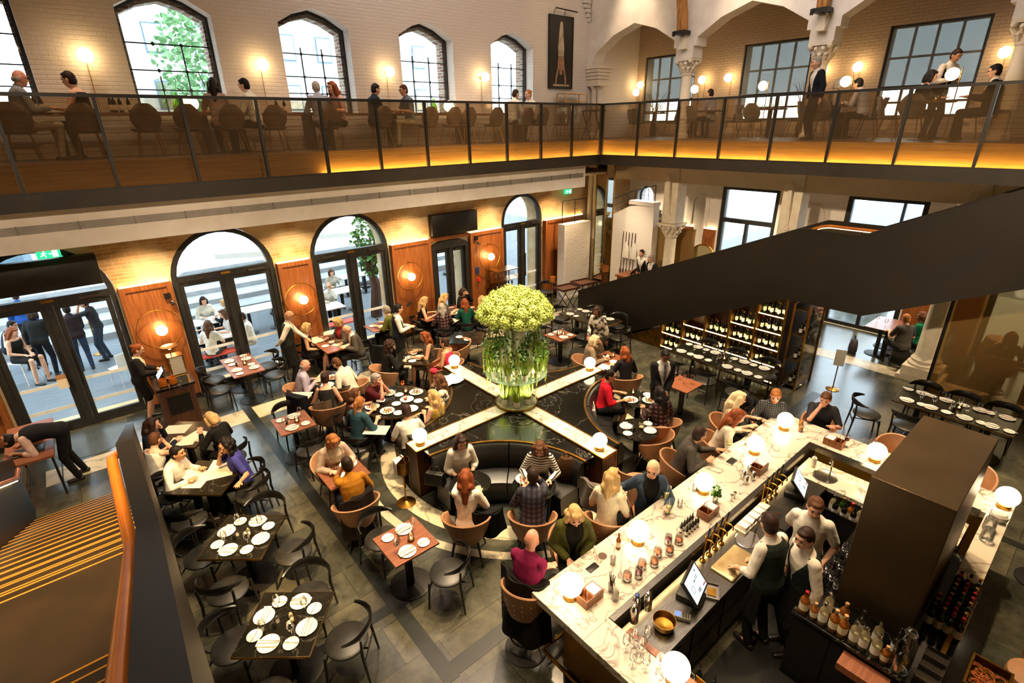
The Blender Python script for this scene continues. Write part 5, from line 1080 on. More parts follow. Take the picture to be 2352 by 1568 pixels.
for k in range(6):
    for j in range(9):
        if k*9+j < 50: (TUMB if (j+k) % 3 else WINE).put((5.1+.078*j+.02*(k % 2)+.15, 1.02+.0*k+.072*(k % 3)-.0-.0 if k < 3 else 1.02+.072*(k % 3), .951 if k < 3 else 1.056) if False else (5.3+.082*j, .99+.036*k-.0, .951), 0, 'clear glass in the packed rows beside the dark column', 'glasses on the back bar') if k % 2 == 0 else None
for k in range(30):
    (BR, BW, BK, BG, BR)[k % 5].put((5.62+.09*(k % 9), -.0+.085*(k//9)*.9, .951), random.random()*6, ('wine bottle with a red foil top' if k % 5 in (0, 4) else 'dark wine bottle with a pale label' if k % 5 != 3 else 'green wine bottle')+' in the crowd behind the dark column', 'wine bottles behind the column') if (k//9)*.0765 < .27 else None
for k in range(3):
    for j in range(3): tag(M().box(-.07, -.09, 0, .07, .09, .005).box(-.07, -.09, .005, -.066, .09, .03).box(.066, -.09, .005, .07, .09, .03).box(-.066, -.09, .005, .066, -.086, .03).box(-.066, .086, .005, .066, .09, .03).build('steel_tray', steelm), 'shallow steel tray in the %s stack at the lower right of the back bar' % ['left', 'middle', 'right'][k], 'tray', 'stacked steel trays').location = (4.88+.155*k, .065, .951+.031*j)
o = empty('peel_tray', (5.42, -.3, .0), 0, 'brass tray of orange peel curls on a black stand at the lower right', 'tray')
M().rbox(-.22, -.14, .80, .22, .14, .83, .03).box(-.2, -.12, 0, .2, .12, .8).build('stand', blackm, o); M().box(-.22, -.15, .84, -.2, .15, .92).box(.2, -.15, .84, .22, .15, .92).box(-.2, -.15, .84, .2, -.13, .92).box(-.2, .13, .84, .2, .15, .92).box(-.2, -.13, .831, .2, .13, .845).build('tray', brass_soft, o)
m = M()
for k in range(40): a = k*2.4; x, y = random.uniform(-.14, .14), random.uniform(-.09, .09); m.tube([(x+.04*cos(a+t), y+.04*sin(a+t), .855+.008*t+.002*(k % 12)) for t in (0, .8, 1.6, 2.4, 3.2)], .007, 5)
m.build('peel_curls', mat('orange_peel', '#c0682a', .6, c2='#9c4c1c'), o)
o = empty('speed_rail', (7.13, 1.3, 0), 0, 'steel speed rail packed with bottles in front of the far worktop', 'rail'); M().box(-.1, -.55, .60, .1, .45, .62).box(-.11, -.55, .60, -.1, .45, .72).build('rail', steelm, o); M().box(.08, -.54, 0, .1, .44, .60).build('leg_panel', steelm, o)
for k in range(16): (BSP, BG, BSP, BP, BSP, BRS)[k % 6].put((7.08+.085*(k % 2), .80+.056*k, .621), 0, 'bottle in the steel speed rail in front of the far worktop', 'far speed rail bottles')
for (x, y), lb in (((7.55, .12), 'clear glass jug'), ((7.3, .1), 'second clear glass jug')): o = empty('glass_jug', (x, y, ZB), 0, lb+' on the right marble strip behind the dark column', 'jug'); M().lathe([(.05, 0), (.065, .02), (.06, .16), (.05, .18), (.048, .18), (.056, .15), (.06, .02), (0, .01)], 18).build('body', clearglass, o); M().tube([(.06, 0, .04), (.1, 0, .07), (.1, 0, .13), (.055, 0, .15)], .007, 6).build('handle', clearglass, o)
o = empty('linen_bowl', (7.85, .08, ZB), 0, 'bowl with a folded grey cloth beside the right globe lamp', 'bowl'); M().lathe([(.05, 0), (.09, .02), (.1, .09), (.095, .09), (.05, .012), (0, .01)], 20).build('bowl', china, o); M().ball((0, 0, .09), .08, 10, 6, .5).build('cloth', linen, o)
o = empty('ice_tub', (7.55, 1.05, .901), 0, 'white ice tub under the light of the far counter', 'tub'); M().rbox(-.14, -.2, 0, .14, .2, .09, .02).build('tub', china, o)
for k in range(4): tag(M().lathe([(.04, 0), (.045, .09), (.0, .09)], 12).build('garnish_pot', [foil_r, lime, foil_r, china][k]), ['red', 'yellow green', 'dark red', 'white'][k]+' garnish pot at the far end of the worktop', 'pot').location = (7.5+.1*(k % 2), .42+.11*(k//2), .901)
o = empty('soap_bottle', (7.62, 2.12, .901), 0, 'white soap bottle in the far corner by the sink', 'bottle'); M().lathe([(.03, 0), (.04, .02), (.036, .15), (.012, .18)], 14).build('body', china, o); M().tube([(0, 0, .17), (0, 0, .21), (-.03, 0, .215)], .006, 6).build('pump', chrome, o)
# ------------------------------------------------------------------ lit wine wall under the stair
o = empty('wine_wall', (11.56, 4.42, 0), 0, 'brass framed lit wine wall full of bottles under the stair', 'wine rack')
shelf_glow = emat('shelf_glow', (1, .74, .34), 50)
YS = [0, .62, 1.24, 1.86, 2.48, 3.1]; top = lambda y: min(2.15, 2.05-.465*max(0, y-.1)+.08)
M().plate([(-.02, 0), (3.2, 0), (3.2, .65), (.1, 2.12), (-.02, 2.12)], [], lambda u, w, d: (d, u, w), .40, .44).build('back_panel', darkwalnut, o)
for i, y in enumerate(YS):
    h = max(.3, top(y)); M().box(-.03, y-.025, 0, .4, y+.025, h).build('upright', brass_soft, o)
NS = 0
for i in range(5):
    h = max(.3, top(YS[i+1])); z = .06
    while z < h-.1:
        M().box(0, YS[i]+.026, z-.02, .39, YS[i+1]-.026, z).build('shelf', brass_soft, o); M().box(.02, YS[i]+.03, z+.001, .05, YS[i+1]-.03, z+.004).build('shelf_light', shelf_glow, o)
        if z+.33 < h+.12:
            for k in range(7): (BW, BK, BR, BG, BW, BK, BW)[(k+i+NS) % 7].put((11.56+.17+.07*(k % 2), 4.42+YS[i]+.07+.08*k, z+.005), R(180), 'wine bottle with a pale label standing on a lit shelf of the wine wall', 'bottles in the wine wall')
        z += .4; NS += 1
M().plate([(3.13, .0), (4.35, 0), (3.13, .62)], [], lambda u, w, d: (d, u, w), .0, .03).build('brass_apron', brass_soft, o)
o = empty('wine_case', (12.1, 4.15, 0), 0, 'tall glass wine case with brass edges at the end of the wine wall', 'wine cabinet')
for x in (-.42, .42):
    for y in (-.16, .16): M().box(x-.02, y-.02, 0, x+.02, y+.02, 2.05).build('post', brass, o)
M().box(-.4, -.165, .03, .4, -.155, 2.03).build('glass_front', clearglass, o); M().box(-.4, .15, .03, .4, .16, 2.03).build('back_panel', blackm, o)
for z in (.1, .7, 1.3, 1.9): M().box(-.4, -.15, z, .4, .15, z+.02).build('shelf', brass_soft, o)
for k in range(4):
    for z in (.121, .721, 1.321): BK.put((11.82+.19*k, 4.15, z), 0, 'dark bottle lit from behind in the glass wine case', 'bottles in the glass case')
# ------------------------------------------------------------------ people: one continuous skin per body, clothes and hair as separate pieces
TMP = bpy.data.scenes.new('workshop'); JOBS = []
def job(m, name, mt, parent, vox, smooth=4, fac=.5):
    me = bpy.data.meshes.new('w'); me.from_pydata([tuple(p) for p in m.v], [], m.f)
    bm = bmesh.new(); bm.from_mesh(me); bmesh.ops.recalc_face_normals(bm, faces=bm.faces); bm.to_mesh(me); bm.free()
    o = bpy.data.objects.new('w', me); TMP.collection.objects.link(o)
    r = o.modifiers.new('r', 'REMESH'); r.mode = 'VOXEL'; r.voxel_size = vox; r.use_smooth_shade = True
    s = o.modifiers.new('s', 'SMOOTH'); s.iterations = smooth; s.factor = fac
    JOBS.append((o, name, mt, parent))
def run_jobs():
    vl = TMP.view_layers[0]; vl.update(); dg = vl.depsgraph; dg.update()
    for o, name, mt, parent in JOBS:
        me = bpy.data.meshes.new_from_object(o.evaluated_get(dg), depsgraph=dg); me.name = name; me.materials.clear(); me.materials.append(mt)
        me.polygons.foreach_set('use_smooth', [True]*len(me.polygons))
        q = bpy.data.objects.new(name, me); COL.objects.link(q); q.parent = parent
    for o, *_ in JOBS:
        d = o.data; bpy.data.objects.remove(o); bpy.data.meshes.remove(d)
    bpy.data.scenes.remove(TMP)
def cone(m, a, b, ra, rb, n=10):
    a, b = V(a), V(b); d = (b-a)
    if d.length < 1e-5: d = V((0, 0, 1e-4)); b = a+d
    L = d.length; pr = []
    for j in range(4): t = pi/2*(1-j/4); pr.append((ra*cos(t), -ra*sin(t)))
    pr.append((ra, 0)); pr.append((rb, L))
    for j in range(1, 5): t = pi/2*j/4; pr.append((rb*cos(t) if j < 4 else 0, L+rb*sin(t)))
    pr[0] = (0, -ra); m.lathe(pr, n, a, axis=d)
def ell(m, c, r, T=None, n=14, k=9):
    t0 = m.T; m.T = t0 @ Matrix.Translation(c) @ (T or Matrix()) @ Matrix.Diagonal((r[0], r[1], r[2], 1)); m.ball((0, 0, 0), 1, n, k); m.T = t0
def ik(S, W, l1, l2, hint):
    S, W = V(S), V(W); d = W-S; L = min(d.length, (l1+l2)*.985); d.normalize(); W = S+d*L
    a = (l1*l1-l2*l2+L*L)/(2*L); h = math.sqrt(max(l1*l1-a*a, 0)); hv = V(hint); hv = hv-d*hv.dot(d)
    if hv.length < 1e-4: hv = d.orthogonal()
    return S+d*a+hv.normalized()*h, W
SK = {k: mat('skin_'+k, c, .55, 0, c2=c2, scale=14) for k, (c, c2) in dict(fair=('#e2b193', '#d49c7c'), pink=('#dfa086', '#d08a6e'), tan=('#c8946e', '#b8825c'), brown=('#93603f', '#825032')).items()}
HR = {k: mat('hair_'+k, c, .62, 0, spec=.25, c2=c2, scale=30, stretch=(1, 1, .15), bump=.25, bscale=50) for k, (c, c2) in dict(black=('#120e0c', '#1e1814'), dark=('#26170f', '#38241a'), brown=('#4a2c18', '#643e22'), auburn=('#6e3418', '#8a4820'), ginger=('#9a5a2a', '#b0743a'), blonde=('#b08a54', '#cfae78'), pale=('#cdb68c', '#e0cda4'), grey=('#8a8278', '#a39c92')).items()}
eye_m = mat('eye_dark', '#1a120e', .25, 0, coat=.5); lip_m = mat('lips', '#a8584c', .45, 0, c2='#985044')
EYE_ME = M().ball((0, 0, 0), .0095, 8, 6).mesh('eye', eye_m); LIP_ME = M().tube([(-.002, -.021, .001), (.004, -.009, .002), (.005, 0, 0), (.004, .009, .002), (-.002, .021, .001)], [.003, .006, .0065, .006, .003], 6).mesh('lips', lip_m)
BROW_ME = M().tube([(-.004, -.018, -.002), (.002, 0, .003), (-.003, .018, 0)], [.003, .0045, .003], 5).mesh('eyebrow', HR['dark'])
FAB = {}
def fab(c, c2=None, bump=.06, scale=10):
    k = 'cloth_'+c.lstrip('#')
    if k not in MATS: mat(k, c, .85, 0, c2=c2 or '#%02x%02x%02x' % tuple(max(0, int(int(c.lstrip('#')[i:i+2], 16)*.86)) for i in (0, 2, 4)), scale=scale, bump=.55, bscale=13, spec=.2)
    return MATS[k]
jeans = fab('#2c3a4c'); blackcloth = fab('#171614'); charcoal = fab('#2a2826'); navy = fab('#1c2230'); whitecloth = fab('#ece6da'); cream = fab('#e0d2b4')
plaid = stripemat('plaid_navy', '#2a2a36', '#4a4658', 14, 2, .5, c3='#8a86a0', n2=14); stripes = stripemat('black_white_stripe', '#ece4d6', '#221e1c', 26, 2, .45); redplaid = stripemat('plaid_red', '#3a1418', '#8a6a62', 12, 2, .3, c3='#5a2a2c', n2=12); checks = stripemat('check_grey', '#2a2c30', '#62605c', 30, 2, .25, c3='#6c6c70', n2=30)
floral = mat('floral_print', '#d8cdb8', .8, 0, c2='#2c2824', scale=16, lo=.46, hi=.54); pattern = mat('patterned_silk', '#e0d6c2', .7, 0, c2='#3a3630', scale=10, lo=.47, hi=.55)
shoe_m = mat('dark_shoe', '#14110f', .4, 0, c2='#1c1815')
def person(label, loc, face, pose='sit', h=1.72, f=False, lean=8, side=0, head=(0, 8), L='table', Rr='table', top=('long', None), bot=('trousers', None), hair=('short', 'dark'), skin='fair', vest=None, jacket=None, glasses=False, beard=False, apron=None, vox=.010, group=None, sh=None, legs=None, fat=1.0, tz=None, neck=None, shoes=None):
    s = h/1.72; o = empty('person', loc, face, label, 'person', group)
    sh = sh if sh is not None else {'sit': .45, 'stool': .75, 'stand': None}[pose]
    stand = pose == 'stand'; pz = .95*s if stand else sh+.09*s
    bend = R(lean); W = (.9 if f else 1.0)*s
    ROT = Matrix.Rotation(R(side), 4, 'X')
    def tp(x, y, z):                                     # torso point: bends forward progressively up the spine
        t = max(0, min(1, z/.5)); a = bend*(.45+.55*t) if not stand else bend*(.75+.25*t)
        return V((0, 0, pz)) + ROT @ V((x*cos(a)+z*s*sin(a), y, -x*sin(a)+z*s*cos(a)))
    TR = [(-.06, .10, .15, .0), (.03, .112, .166, -.005), (.12, .10*fat, .148 if not f else .132, .005*fat), (.22, .102*fat, .145 if not f else .130, .008*fat), (.33, .115*(1+.5*(fat-1)), .165, .008 if not f else .022), (.42, .112, .172, .002 if not f else .012), (.485, .09, .155, -.008), (.53, .064, .105, -.008), (.555, .055, .06, -.004), (.60, .052, .053, .006)]
    def torso(m, add, z0=-1, z1=9, n=18):
        rings = []
        for z, rx, ry, ox in TR:
            if z < z0 or z > z1: continue
            rings.append([tp((rx*s+add)*cos(2*pi*k/n)+ox, (ry*W+add)*sin(2*pi*k/n), z) for k in range(n)])
        m.loft(rings)
    def shell(m, add, zt, g0, g1, zv):                   # garment open down the front
        rings = []
        for z, rx, ry, ox in TR:
            if z > zt: continue
            g = g0+(g1-g0)*max(0, (z-zv)/(zt-zv)); A = [R(g+(360-2*g)*k/20) for k in range(21)]
            rings.append([tp((rx*s+add)*cos(a)+ox, (ry*W+add)*sin(a), z) for a in A]+[tp((rx*s+add-.024)*cos(a)+ox, (ry*W+add-.024)*sin(a), z) for a in A[::-1]])
        m.loft(rings)
    # joints
    shx = {1: tp(-.005, .178*W, .475), -1: tp(-.005, -.178*W, .475)}
    hc = tp(.035, 0, .69); hy, hp = R(head[0]), R(head[1])
    HT = Matrix.Translation(hc) @ Matrix.Rotation(hy, 4, 'Z') @ Matrix.Rotation(hp+bend*.35*(0 if stand else 1), 4, 'Y') @ Matrix.Scale(s, 4)
    tzz = tz if tz is not None else (1.13 if pose == 'stool' else .78)
    PRE = dict(table=lambda g: V((.36, g*.17, tzz+.02)), front=lambda g: V((.27, g*.10, tzz+.04)), lap=lambda g: V((.26, g*.09, sh+.2 if not stand else .95)), side=lambda g: V((.03, g*.27*W, pz-.14 if stand else sh+.12)), back=lambda g: V((-.2, g*.06, pz+.08)), chin=lambda g: hc+V((.11*cos(hy), .11*sin(hy)+g*.03, -.115)), face=lambda g: hc+V((.13, g*.03, -.07)), reach=lambda g: V((.52, g*.12, tzz+.06)), hip=lambda g: V((-.06, g*.25, pz+.08)), tablet=lambda g: V((.3, g*.06, pz+.22)), clasp=lambda g: V((.24, g*.04, pz+.02)), down=lambda g: V((.40, g*.10, tzz+.03)), read=lambda g: V((.34, g*.16, tzz+.16)), stretch=lambda g: V((.05, g*.52, tzz+.05)))
    arms = {}
    for g, A in ((1, L), (-1, Rr)):
        w = PRE[A](g) if isinstance(A, str) else V(A)
        hint = V((-.5, g*.6, -.9)) if A not in ('chin', 'face') else V((.3, g*.5, -1))
        e, w = ik(shx[g], w, .285*s, .255*s, hint); arms[g] = (e, w)
    # legs
    lg = {}
    for g in (1, -1):
        hip = V((0, g*.092*W, pz-.02))
        if stand:
            k0 = legs[0 if g > 0 else 1] if legs else (0.02*g, .11*g)
            ank = V((k0[0], k0[1], .085*s)); kn, ank = ik(hip, ank, .44*s, .43*s, (1, g*.1, 0))
        else:
            fx = .40 if pose == 'sit' else .34; fz = .085 if pose == 'sit' else .36
            ank = V((fx+(.03*g), g*.12, fz)); kn = hip+V((.43*s, g*.05, .0 if pose == 'sit' else -.08)); kn.z = max(kn.z, sh-.02)
            if pose == 'sit': ank.x = kn.x-.03+.05*g
        lg[g] = (hip, kn, ank)
    def arm_geo(m, g, add, frac):                        # frac: 1 to the wrist, .5 half the upper arm ...
        e, w = arms[g]; S = shx[g]
        cone(m, S+V((0, -g*.02, .0)), S.lerp(e, min(1, frac*2)), .055*s+add, (.055-.013*min(1, frac*2))*s+add)
        if frac > .5: cone(m, e, e.lerp(w, (frac-.5)*2), .042*s+add, (.042-.015*(frac-.5)*2)*s+add)
    def hand_geo(m, g):
        e, w = arms[g]; d = (w-e).normalized(); out = V((0, 0, 1)) if abs(d.z) < .75 else V((1, 0, 0)); sd = d.cross(out).normalized()
        nrm = sd.cross(d).normalized(); pc = w+d*.05*s
        cone(m, w-d*.02, w+d*.03*s, .026*s, .03*s)
        for i in range(4):
            q = (i-1.5); b0 = w+d*.02*s+sd*q*.014*s; b1 = w+d*.088*s+sd*q*.021*s; cone(m, b0, b1, .016*s, .0115*s, 8)
            ln = (.036, .042, .040, .030)[i if g > 0 else 3-i]*s; sp = sd*q*.006*s; cu = -nrm*.3
            j1 = b1+(d+cu*.5).normalized()*ln+sp; j2 = j1+(d+cu*2.2).normalized()*ln*.75+sp*.5
            cone(m, b1, j1, .0105*s, .0095*s, 8); cone(m, j1, j2, .0095*s, .008*s, 8)
        t0 = w+d*.025*s+sd*(-g)*.022*s; t1 = t0+(d*.6+sd*(-g)*.75-nrm*.2).normalized()*.04*s; cone(m, t0, t1, .014*s, .011*s, 8); cone(m, t1, t1+(d*.9+sd*(-g)*.15-nrm*.3).normalized()*.03*s, .011*s, .009*s, 8)
    b = M(); torso(b, 0)
    for g in (1, -1):
        arm_geo(b, g, 0, 1); hand_geo(b, g); hip, kn, ank = lg[g]
        cone(b, hip, kn, .082*s, .055*s); cone(b, kn, kn.lerp(ank, .35), .053*s, .054*s); cone(b, kn.lerp(ank, .35), ank, .054*s, .036*s); cone(b, ank+V((-.02, 0, -.04)), ank+V((.13*s, 0, -.055)), .036*s, .03*s)
    cone(b, tp(0, 0, .50), HT @ V((-.015, 0, -.05)), .058*s, .052*s)
    b.T = HT
    ell(b, (0, 0, .01), (.096, .076, .113)); ell(b, (.028, 0, -.055), (.062, .054, .062)); ell(b, (.045, 0, -.085), (.032, .03, .03)); cone(b, (.088, 0, .012), (.108, 0, -.022), .010, .014, 8)
    ell(b, (.075, .03, -.02), (.022, .026, .022)); ell(b, (.075, -.03, -.02), (.022, .026, .022)); ell(b, (.078, 0, .045), (.02, .05, .018))
    for g in (1, -1): ell(b, (-.008, g*.077, -.005), (.02, .011, .032))
    b.T = Matrix(); job(b, 'body', SK[skin], o, .0095 if vox < .0115 else .0115, 3)
    # face
    if vox <= .0125:
        for g in (1, -1):
            q = bpy.data.objects.new('eye', EYE_ME); COL.objects.link(q); q.parent = o; q.matrix_local = HT @ Matrix.Translation((.0885, g*.032, .018)); 
            q = bpy.data.objects.new('eyebrow', BROW_ME); COL.objects.link(q); q.parent = o; q.matrix_local = HT @ Matrix.Translation((.096, g*.033, .042)); 
        q = bpy.data.objects.new('lips', LIP_ME); COL.objects.link(q); q.parent = o; q.matrix_local = HT @ Matrix.Translation((.089, 0, -.058))
    if glasses:
        m = M(); m.T = HT
        for g in (1, -1): m.tube([(.107, g*.034+.024*cos(2*pi*k/14), .014+.019*sin(2*pi*k/14)) for k in range(14)], .0028, 5, closed=True); m.tube([(.104, g*.058, .018), (.0, g*.084, .02)], .0025, 5)
        m.tube([(.108, -.011, .016), (.108, .011, .016)], .0025, 5); m.build('spectacles', blackm, o)
    if beard:
        m = M(); m.T = HT; ell(m, (.03, 0, -.075), (.064, .056, .055)); ell(m, (.055, 0, -.095), (.03, .03, .03)); job(m, 'beard', HR[beard], o, .008, 2)
    # clothes
    kind, tm = top; tm = tm or whitecloth
    if kind:
        m = M(); fr = {'long': .97, 'tee': .36, 'tank': .10, 'dress': .10, 'short': .42, 'half': .62, 'rolled': .74}[kind]
        torso(m, .014, -1, .556 if kind in ('long', 'tee', 'short', 'half', 'rolled') else .49)
        if fr > .12:
            for g in (1, -1): arm_geo(m, g, .014 if kind != 'half' else .022, fr)
        else:
            for g in (1, -1): cone(m, shx[g]+V((0, -g*.05, -.03)), shx[g]+V((0, -g*.035, .012)), .045*s, .045*s)
        if kind in ('long', 'short', 'rolled') and not f:
            cone(m, tp(-.012, 0, .515), tp(0, 0, .558), .076*s, .066*s)
        if kind == 'dress':
            for g in (1, -1): hip, kn, ank = lg[g]; cone(m, hip, hip.lerp(kn, .8), .105*s, .085*s)
            cone(m, (lg[1][0]+lg[-1][0])/2, (lg[1][1]+lg[-1][1])/2*.8+(lg[1][0]+lg[-1][0])*.1, .10*s, .075*s)
        job(m, 'dress' if kind == 'dress' else 'shirt', tm, o, vox, 3)
    if vest:
        m = M(); shell(m, .028, .535, 3, 62, .2)
        job(m, 'waistcoat', vest, o, vox, 3)
    if jacket:
        m = M(); shell(m, .032, .535, 12 if f else 6, 48, .12)
        for g in (1, -1): arm_geo(m, g, .024, .93)
        job(m, 'jacket', jacket, o, vox, 3)
        if neck:
            m = M(); n0 = tp(.145*s, 0, .30); m.tube([tp(.085, .0, .53), tp(.15, 0, .42), tp(.155, 0, .2)], [.025, .035, .02], 6, flat=.35, up=(0, 1, 0)); job(m, 'tie', neck, o, .008, 2)
    kind, bmn = bot; bmn = bmn or blackcloth
    if kind:
        m = M(); torso(m, .012, -1, .11)
        for g in (1, -1):
            hip, kn, ank = lg[g]
            if kind == 'trousers': cone(m, hip, kn, .094*s, .068*s); cone(m, kn, ank+V((0, 0, -.01)), .066*s, .05*s)
            elif kind == 'skirt': cone(m, hip, hip.lerp(kn, .85), .108*s, .088*s)
            elif kind == 'shorts': cone(m, hip, hip.lerp(kn, .8), .098*s, .082*s)
        if kind == 'skirt': cone(m, (lg[1][0]+lg[-1][0])/2, (lg[1][0]+lg[-1][0])/2*.2+(lg[1][1]+lg[-1][1])/2*.8, .10*s, .085*s)
        job(m, kind if kind != 'shorts' else 'shorts', bmn, o, vox, 3)
    if apron:
        m = M(); rings = []
        for z, e in ((.10, .0), (-.1, .01), (-.5, .03)): rings.append([V((( .125+e+.02)*cos(a), (.19+e)*sin(a), pz+z)) for a in [R(-115+230*k/14) for k in range(15)]]+[V(((.115+e)*cos(a), (.18+e)*sin(a), pz+z)) for a in [R(115-230*k/14) for k in range(15)]])
        m.loft(rings); job(m, 'apron', apron, o, vox, 2)
    for g in (1, -1):
        m = M(); ank = lg[g][2]; cone(m, ank+V((-.035, 0, -.045*s)), ank+V((.15*s, 0, -.058*s)), .041*s, .034*s); m.box(ank.x-.06, ank.y-.03, ank.z-.085*s, ank.x+.15, ank.y+.03, ank.z-.06*s); job(m, 'shoe', shoes or shoe_m, o, .009, 2)
    # hair
    kind, hm = hair
    if kind:
        m = M(); m.T = HT
        if kind != 'bald': ell(m, (-.017, 0, .032), (.098, .084, .104)); ell(m, (-.035, 0, -.01), (.078, .080, .09))
        if kind == 'bald':
            for g in (1, -1): ell(m, (-.035, g*.055, -.02), (.05, .028, .04))
            ell(m, (-.075, 0, -.025), (.03, .06, .045))
        if kind == 'short': ell(m, (.03, 0, .09), (.055, .06, .028))
        if kind in ('long', 'wavy'):
            e = .012 if kind == 'wavy' else 0
            for g in (1, -1): cone(m, (.0, g*.072, .03), (-.01, g*.092, -.13), .04+e, .036+e); cone(m, (-.01, g*.09, -.12), (-.03, g*.085, -.27), .038+e, .026+e)
            cone(m, (-.075, 0, .02), (-.095, 0, -.16), .07, .07+e); cone(m, (-.095, 0, -.16), (-.10, 0, -.31), .07+e, .045); cone(m, (-.09, -.05, -.1), (-.09, .05, -.1), .06, .06); ell(m, (.04, 0, .098), (.05, .062, .024))
        if kind == 'bob':
            for g in (1, -1): cone(m, (.012, g*.074, .03), (.01, g*.085, -.085), .036, .034)
            cone(m, (-.065, -.03, .0), (-.07, -.03, -.075), .065, .06); cone(m, (-.065, .03, .0), (-.07, .03, -.075), .065, .06); ell(m, (.05, 0, .085), (.045, .066, .03))
        if kind == 'bun': ell(m, (-.115, 0, .06), (.042, .042, .042))
        if kind == 'pony': ell(m, (-.105, 0, .03), (.035, .03, .035)); cone(m, (-.12, 0, .02), (-.13, 0, -.17), .034, .018)
        if kind == 'curly':
            for k in range(26):
                z = 1-1.5*(k+.5)/26; a = k*2.4; q = math.sqrt(max(0, 1-z*z)); x, y = q*cos(a), q*sin(a)
                if x > .45 and z < .55: continue
                ell(m, (-.02+.1*x, .1*y, .02+.11*z), (.042, .042, .042), n=8, k=6)
            for g in (1, -1): ell(m, (-.02, g*.1, -.09), (.045, .04, .06)); 
            ell(m, (-.09, 0, -.1), (.05, .08, .08))
        m.T = Matrix(); job(m, 'hair', HR[hm], o, .009 if vox < .0125 else .012, 2, .4)
    return o
# ------------------------------------------------------------------ tables on the ground floor
TP = {}
def T(key, x, y, rz, sx, sy, label, **k): TP[key] = (x, y); return table('dining_table', (x, y, 0), R(rz), sx, sy, label, **k)
edgeb = brass
T('A', .68, 4.76, 50, .8, .8, 'black marble table nearest the camera beside the copper stair rail', edge=edgeb)
T('B', .70, 6.47, 50, .8, .8, 'black marble table with a brass edge, second from the camera along the stair', edge=edgeb)
T('C', .64, 8.2, 48, .84, .84, 'black table covered in menus, with the man in a white shirt', edge=brass_soft)
T('D', .62, 9.85, 48, .84, .84, 'black table with open menus below the host desk', edge=brass_soft)
T('E', 2.19, 12.35, 90, 1.28, .65, 'walnut table for four set in front of the second arched door', top=walnut_h, two=True, base=.28)
T('F', 2.2, 8.97, 88, .7, .62, 'small walnut table set for two beside the chair with a draped grey coat', top=walnut_h, base=.28)
T('H', 2.28, 4.97, 0, .63, .63, 'small walnut table set for two in the middle foreground', top=walnut_h, base=.28)
T('G', 2.27, 6.93, 0, .64, .64, 'small walnut table of the man in a mustard polo shirt', top=walnut_h)
T('WT', 4.25, 12.3, 90, 1.3, .66, 'walnut table with menus where the waiter in grey leans in', top=walnut_h, two=True, base=.26)
T('J', 3.48, 10.16, 47, .86, .86, 'black table with food at the elderly man in a pale lilac shirt', edge=brass_soft)
T('K', 5.42, 10.06, 45, .88, .88, 'black table crowded with cups by the woman in pink', edge=brass_soft)
T('L', 7.72, 12.25, 0, 1.7, .66, 'long walnut table of six women by the low black door', top=walnut_h, two=True, base=.26)
T('M', 5.75, 12.5, 0, .7, .62, 'small walnut table beside the waiter holding a tablet', top=walnut_h)
T('OY', 4.02, 8.42, 0, 1, 1, 'large round black table with oyster platters', round_=.66, edge=brass_soft, base=.36)
T('N', 10.46, 9.14, 90, 1.6, .85, 'long black table laid for six below the start of the dark stair', edge=brass_soft, two=True)
T('O', 8.88, 8.72, 90, .6, .62, 'small walnut table set for two right of the flowers', top=walnut_h)
T('P', 8.68, 6.93, 90, .66, .62, 'walnut table of the blonde woman in an oatmeal cardigan', top=walnut_h)
T('Q', 7.0, 10.2, 45, .8, .8, 'black table with white papers half hidden behind the flowers')
T('R', 10.48, 5.2, 90, 2.2, .8, 'long black table laid in front of the lit wine wall', edge=brass_soft, two=True)
T('S', 8.82, 5.1, 90, .56, .6, 'walnut table with an upright wine glass behind the man in a dark suit', top=walnut_h)
T('T1', 7.63, 5.32, 0, 1, 1, 'round black table with finished plates in front of the red top', round_=.34, base=.24)
T('T2', 6.72, 4.65, 0, 1, 1, 'round black table set for two by the tan tub chair', round_=.36, base=.24)
T('T3', 3.62, 5.38, 0, 1, 1, 'round black marble table in front of the woman in a white blouse', round_=.31, top=marble_black, base=.22)
T('T4', 4.29, 4.70, 0, 1, 1, 'round black table in front of the woman in a striped top', round_=.33, top=marble_black, base=.22)
T('FL', 11.62, 1.2, 90, 1.75, .86, 'long black table laid for many at the right beside the bronze glass', edge=brass_soft, two=True)
T('FT', 15.75, 3.5, 0, 1.15, .68, 'walnut table of the couple by the fluted column', top=walnut_h, two=True, base=.25)
T('FT2', 15.9, 5.5, 0, 1.1, .68, 'walnut table strewn with papers behind the wine wall', top=walnut_h, two=True, base=.25)
# ------------------------------------------------------------------ laid places
def lay(key, spots, tname, bread=True, extras=True, gl=WINE, cand=True, h=.751):
    x0, y0 = TP[key]
    for i, (dx, dy, a) in enumerate(spots):
        c, s = cos(R(a)), sin(R(a))
        SETTING.put((x0+dx, y0+dy, h), R(a+90), 'white plate with napkin and cutlery on the '+tname, 'place settings on the '+tname)
        if bread: BREAD.put((x0+dx-s*.235*1-c*.0, y0+dy+c*.235, h), R(a+70), 'bread plate with a butter knife on the '+tname, 'bread plates on the '+tname)
        if gl: gl.put((x0+dx*.55+s*.13, y0+dy*.55-c*.13, h), 0, 'empty wine glass on the '+tname, 'glasses on the '+tname)
    if cand: TEA.put((x0+.06, y0-.04, h), 0, 'lit tealight holder on the '+tname)
    if extras: SALT.put((x0-.06, y0+.06, h), 0, 'white salt shaker on the '+tname); PEPPER.put((x0-.11, y0+.0, h), 0, 'black pepper mill on the '+tname)
def rect_spots(rz, sx, sy, inset=.14):
    out = []; r = R(rz)
    for a, d in ((0, sx/2-inset), (90, sy/2-inset), (180, sx/2-inset), (270, sy/2-inset)): t = R(a)+r; out.append((d*cos(t)+.0, d*sin(t), a+rz))
    return out
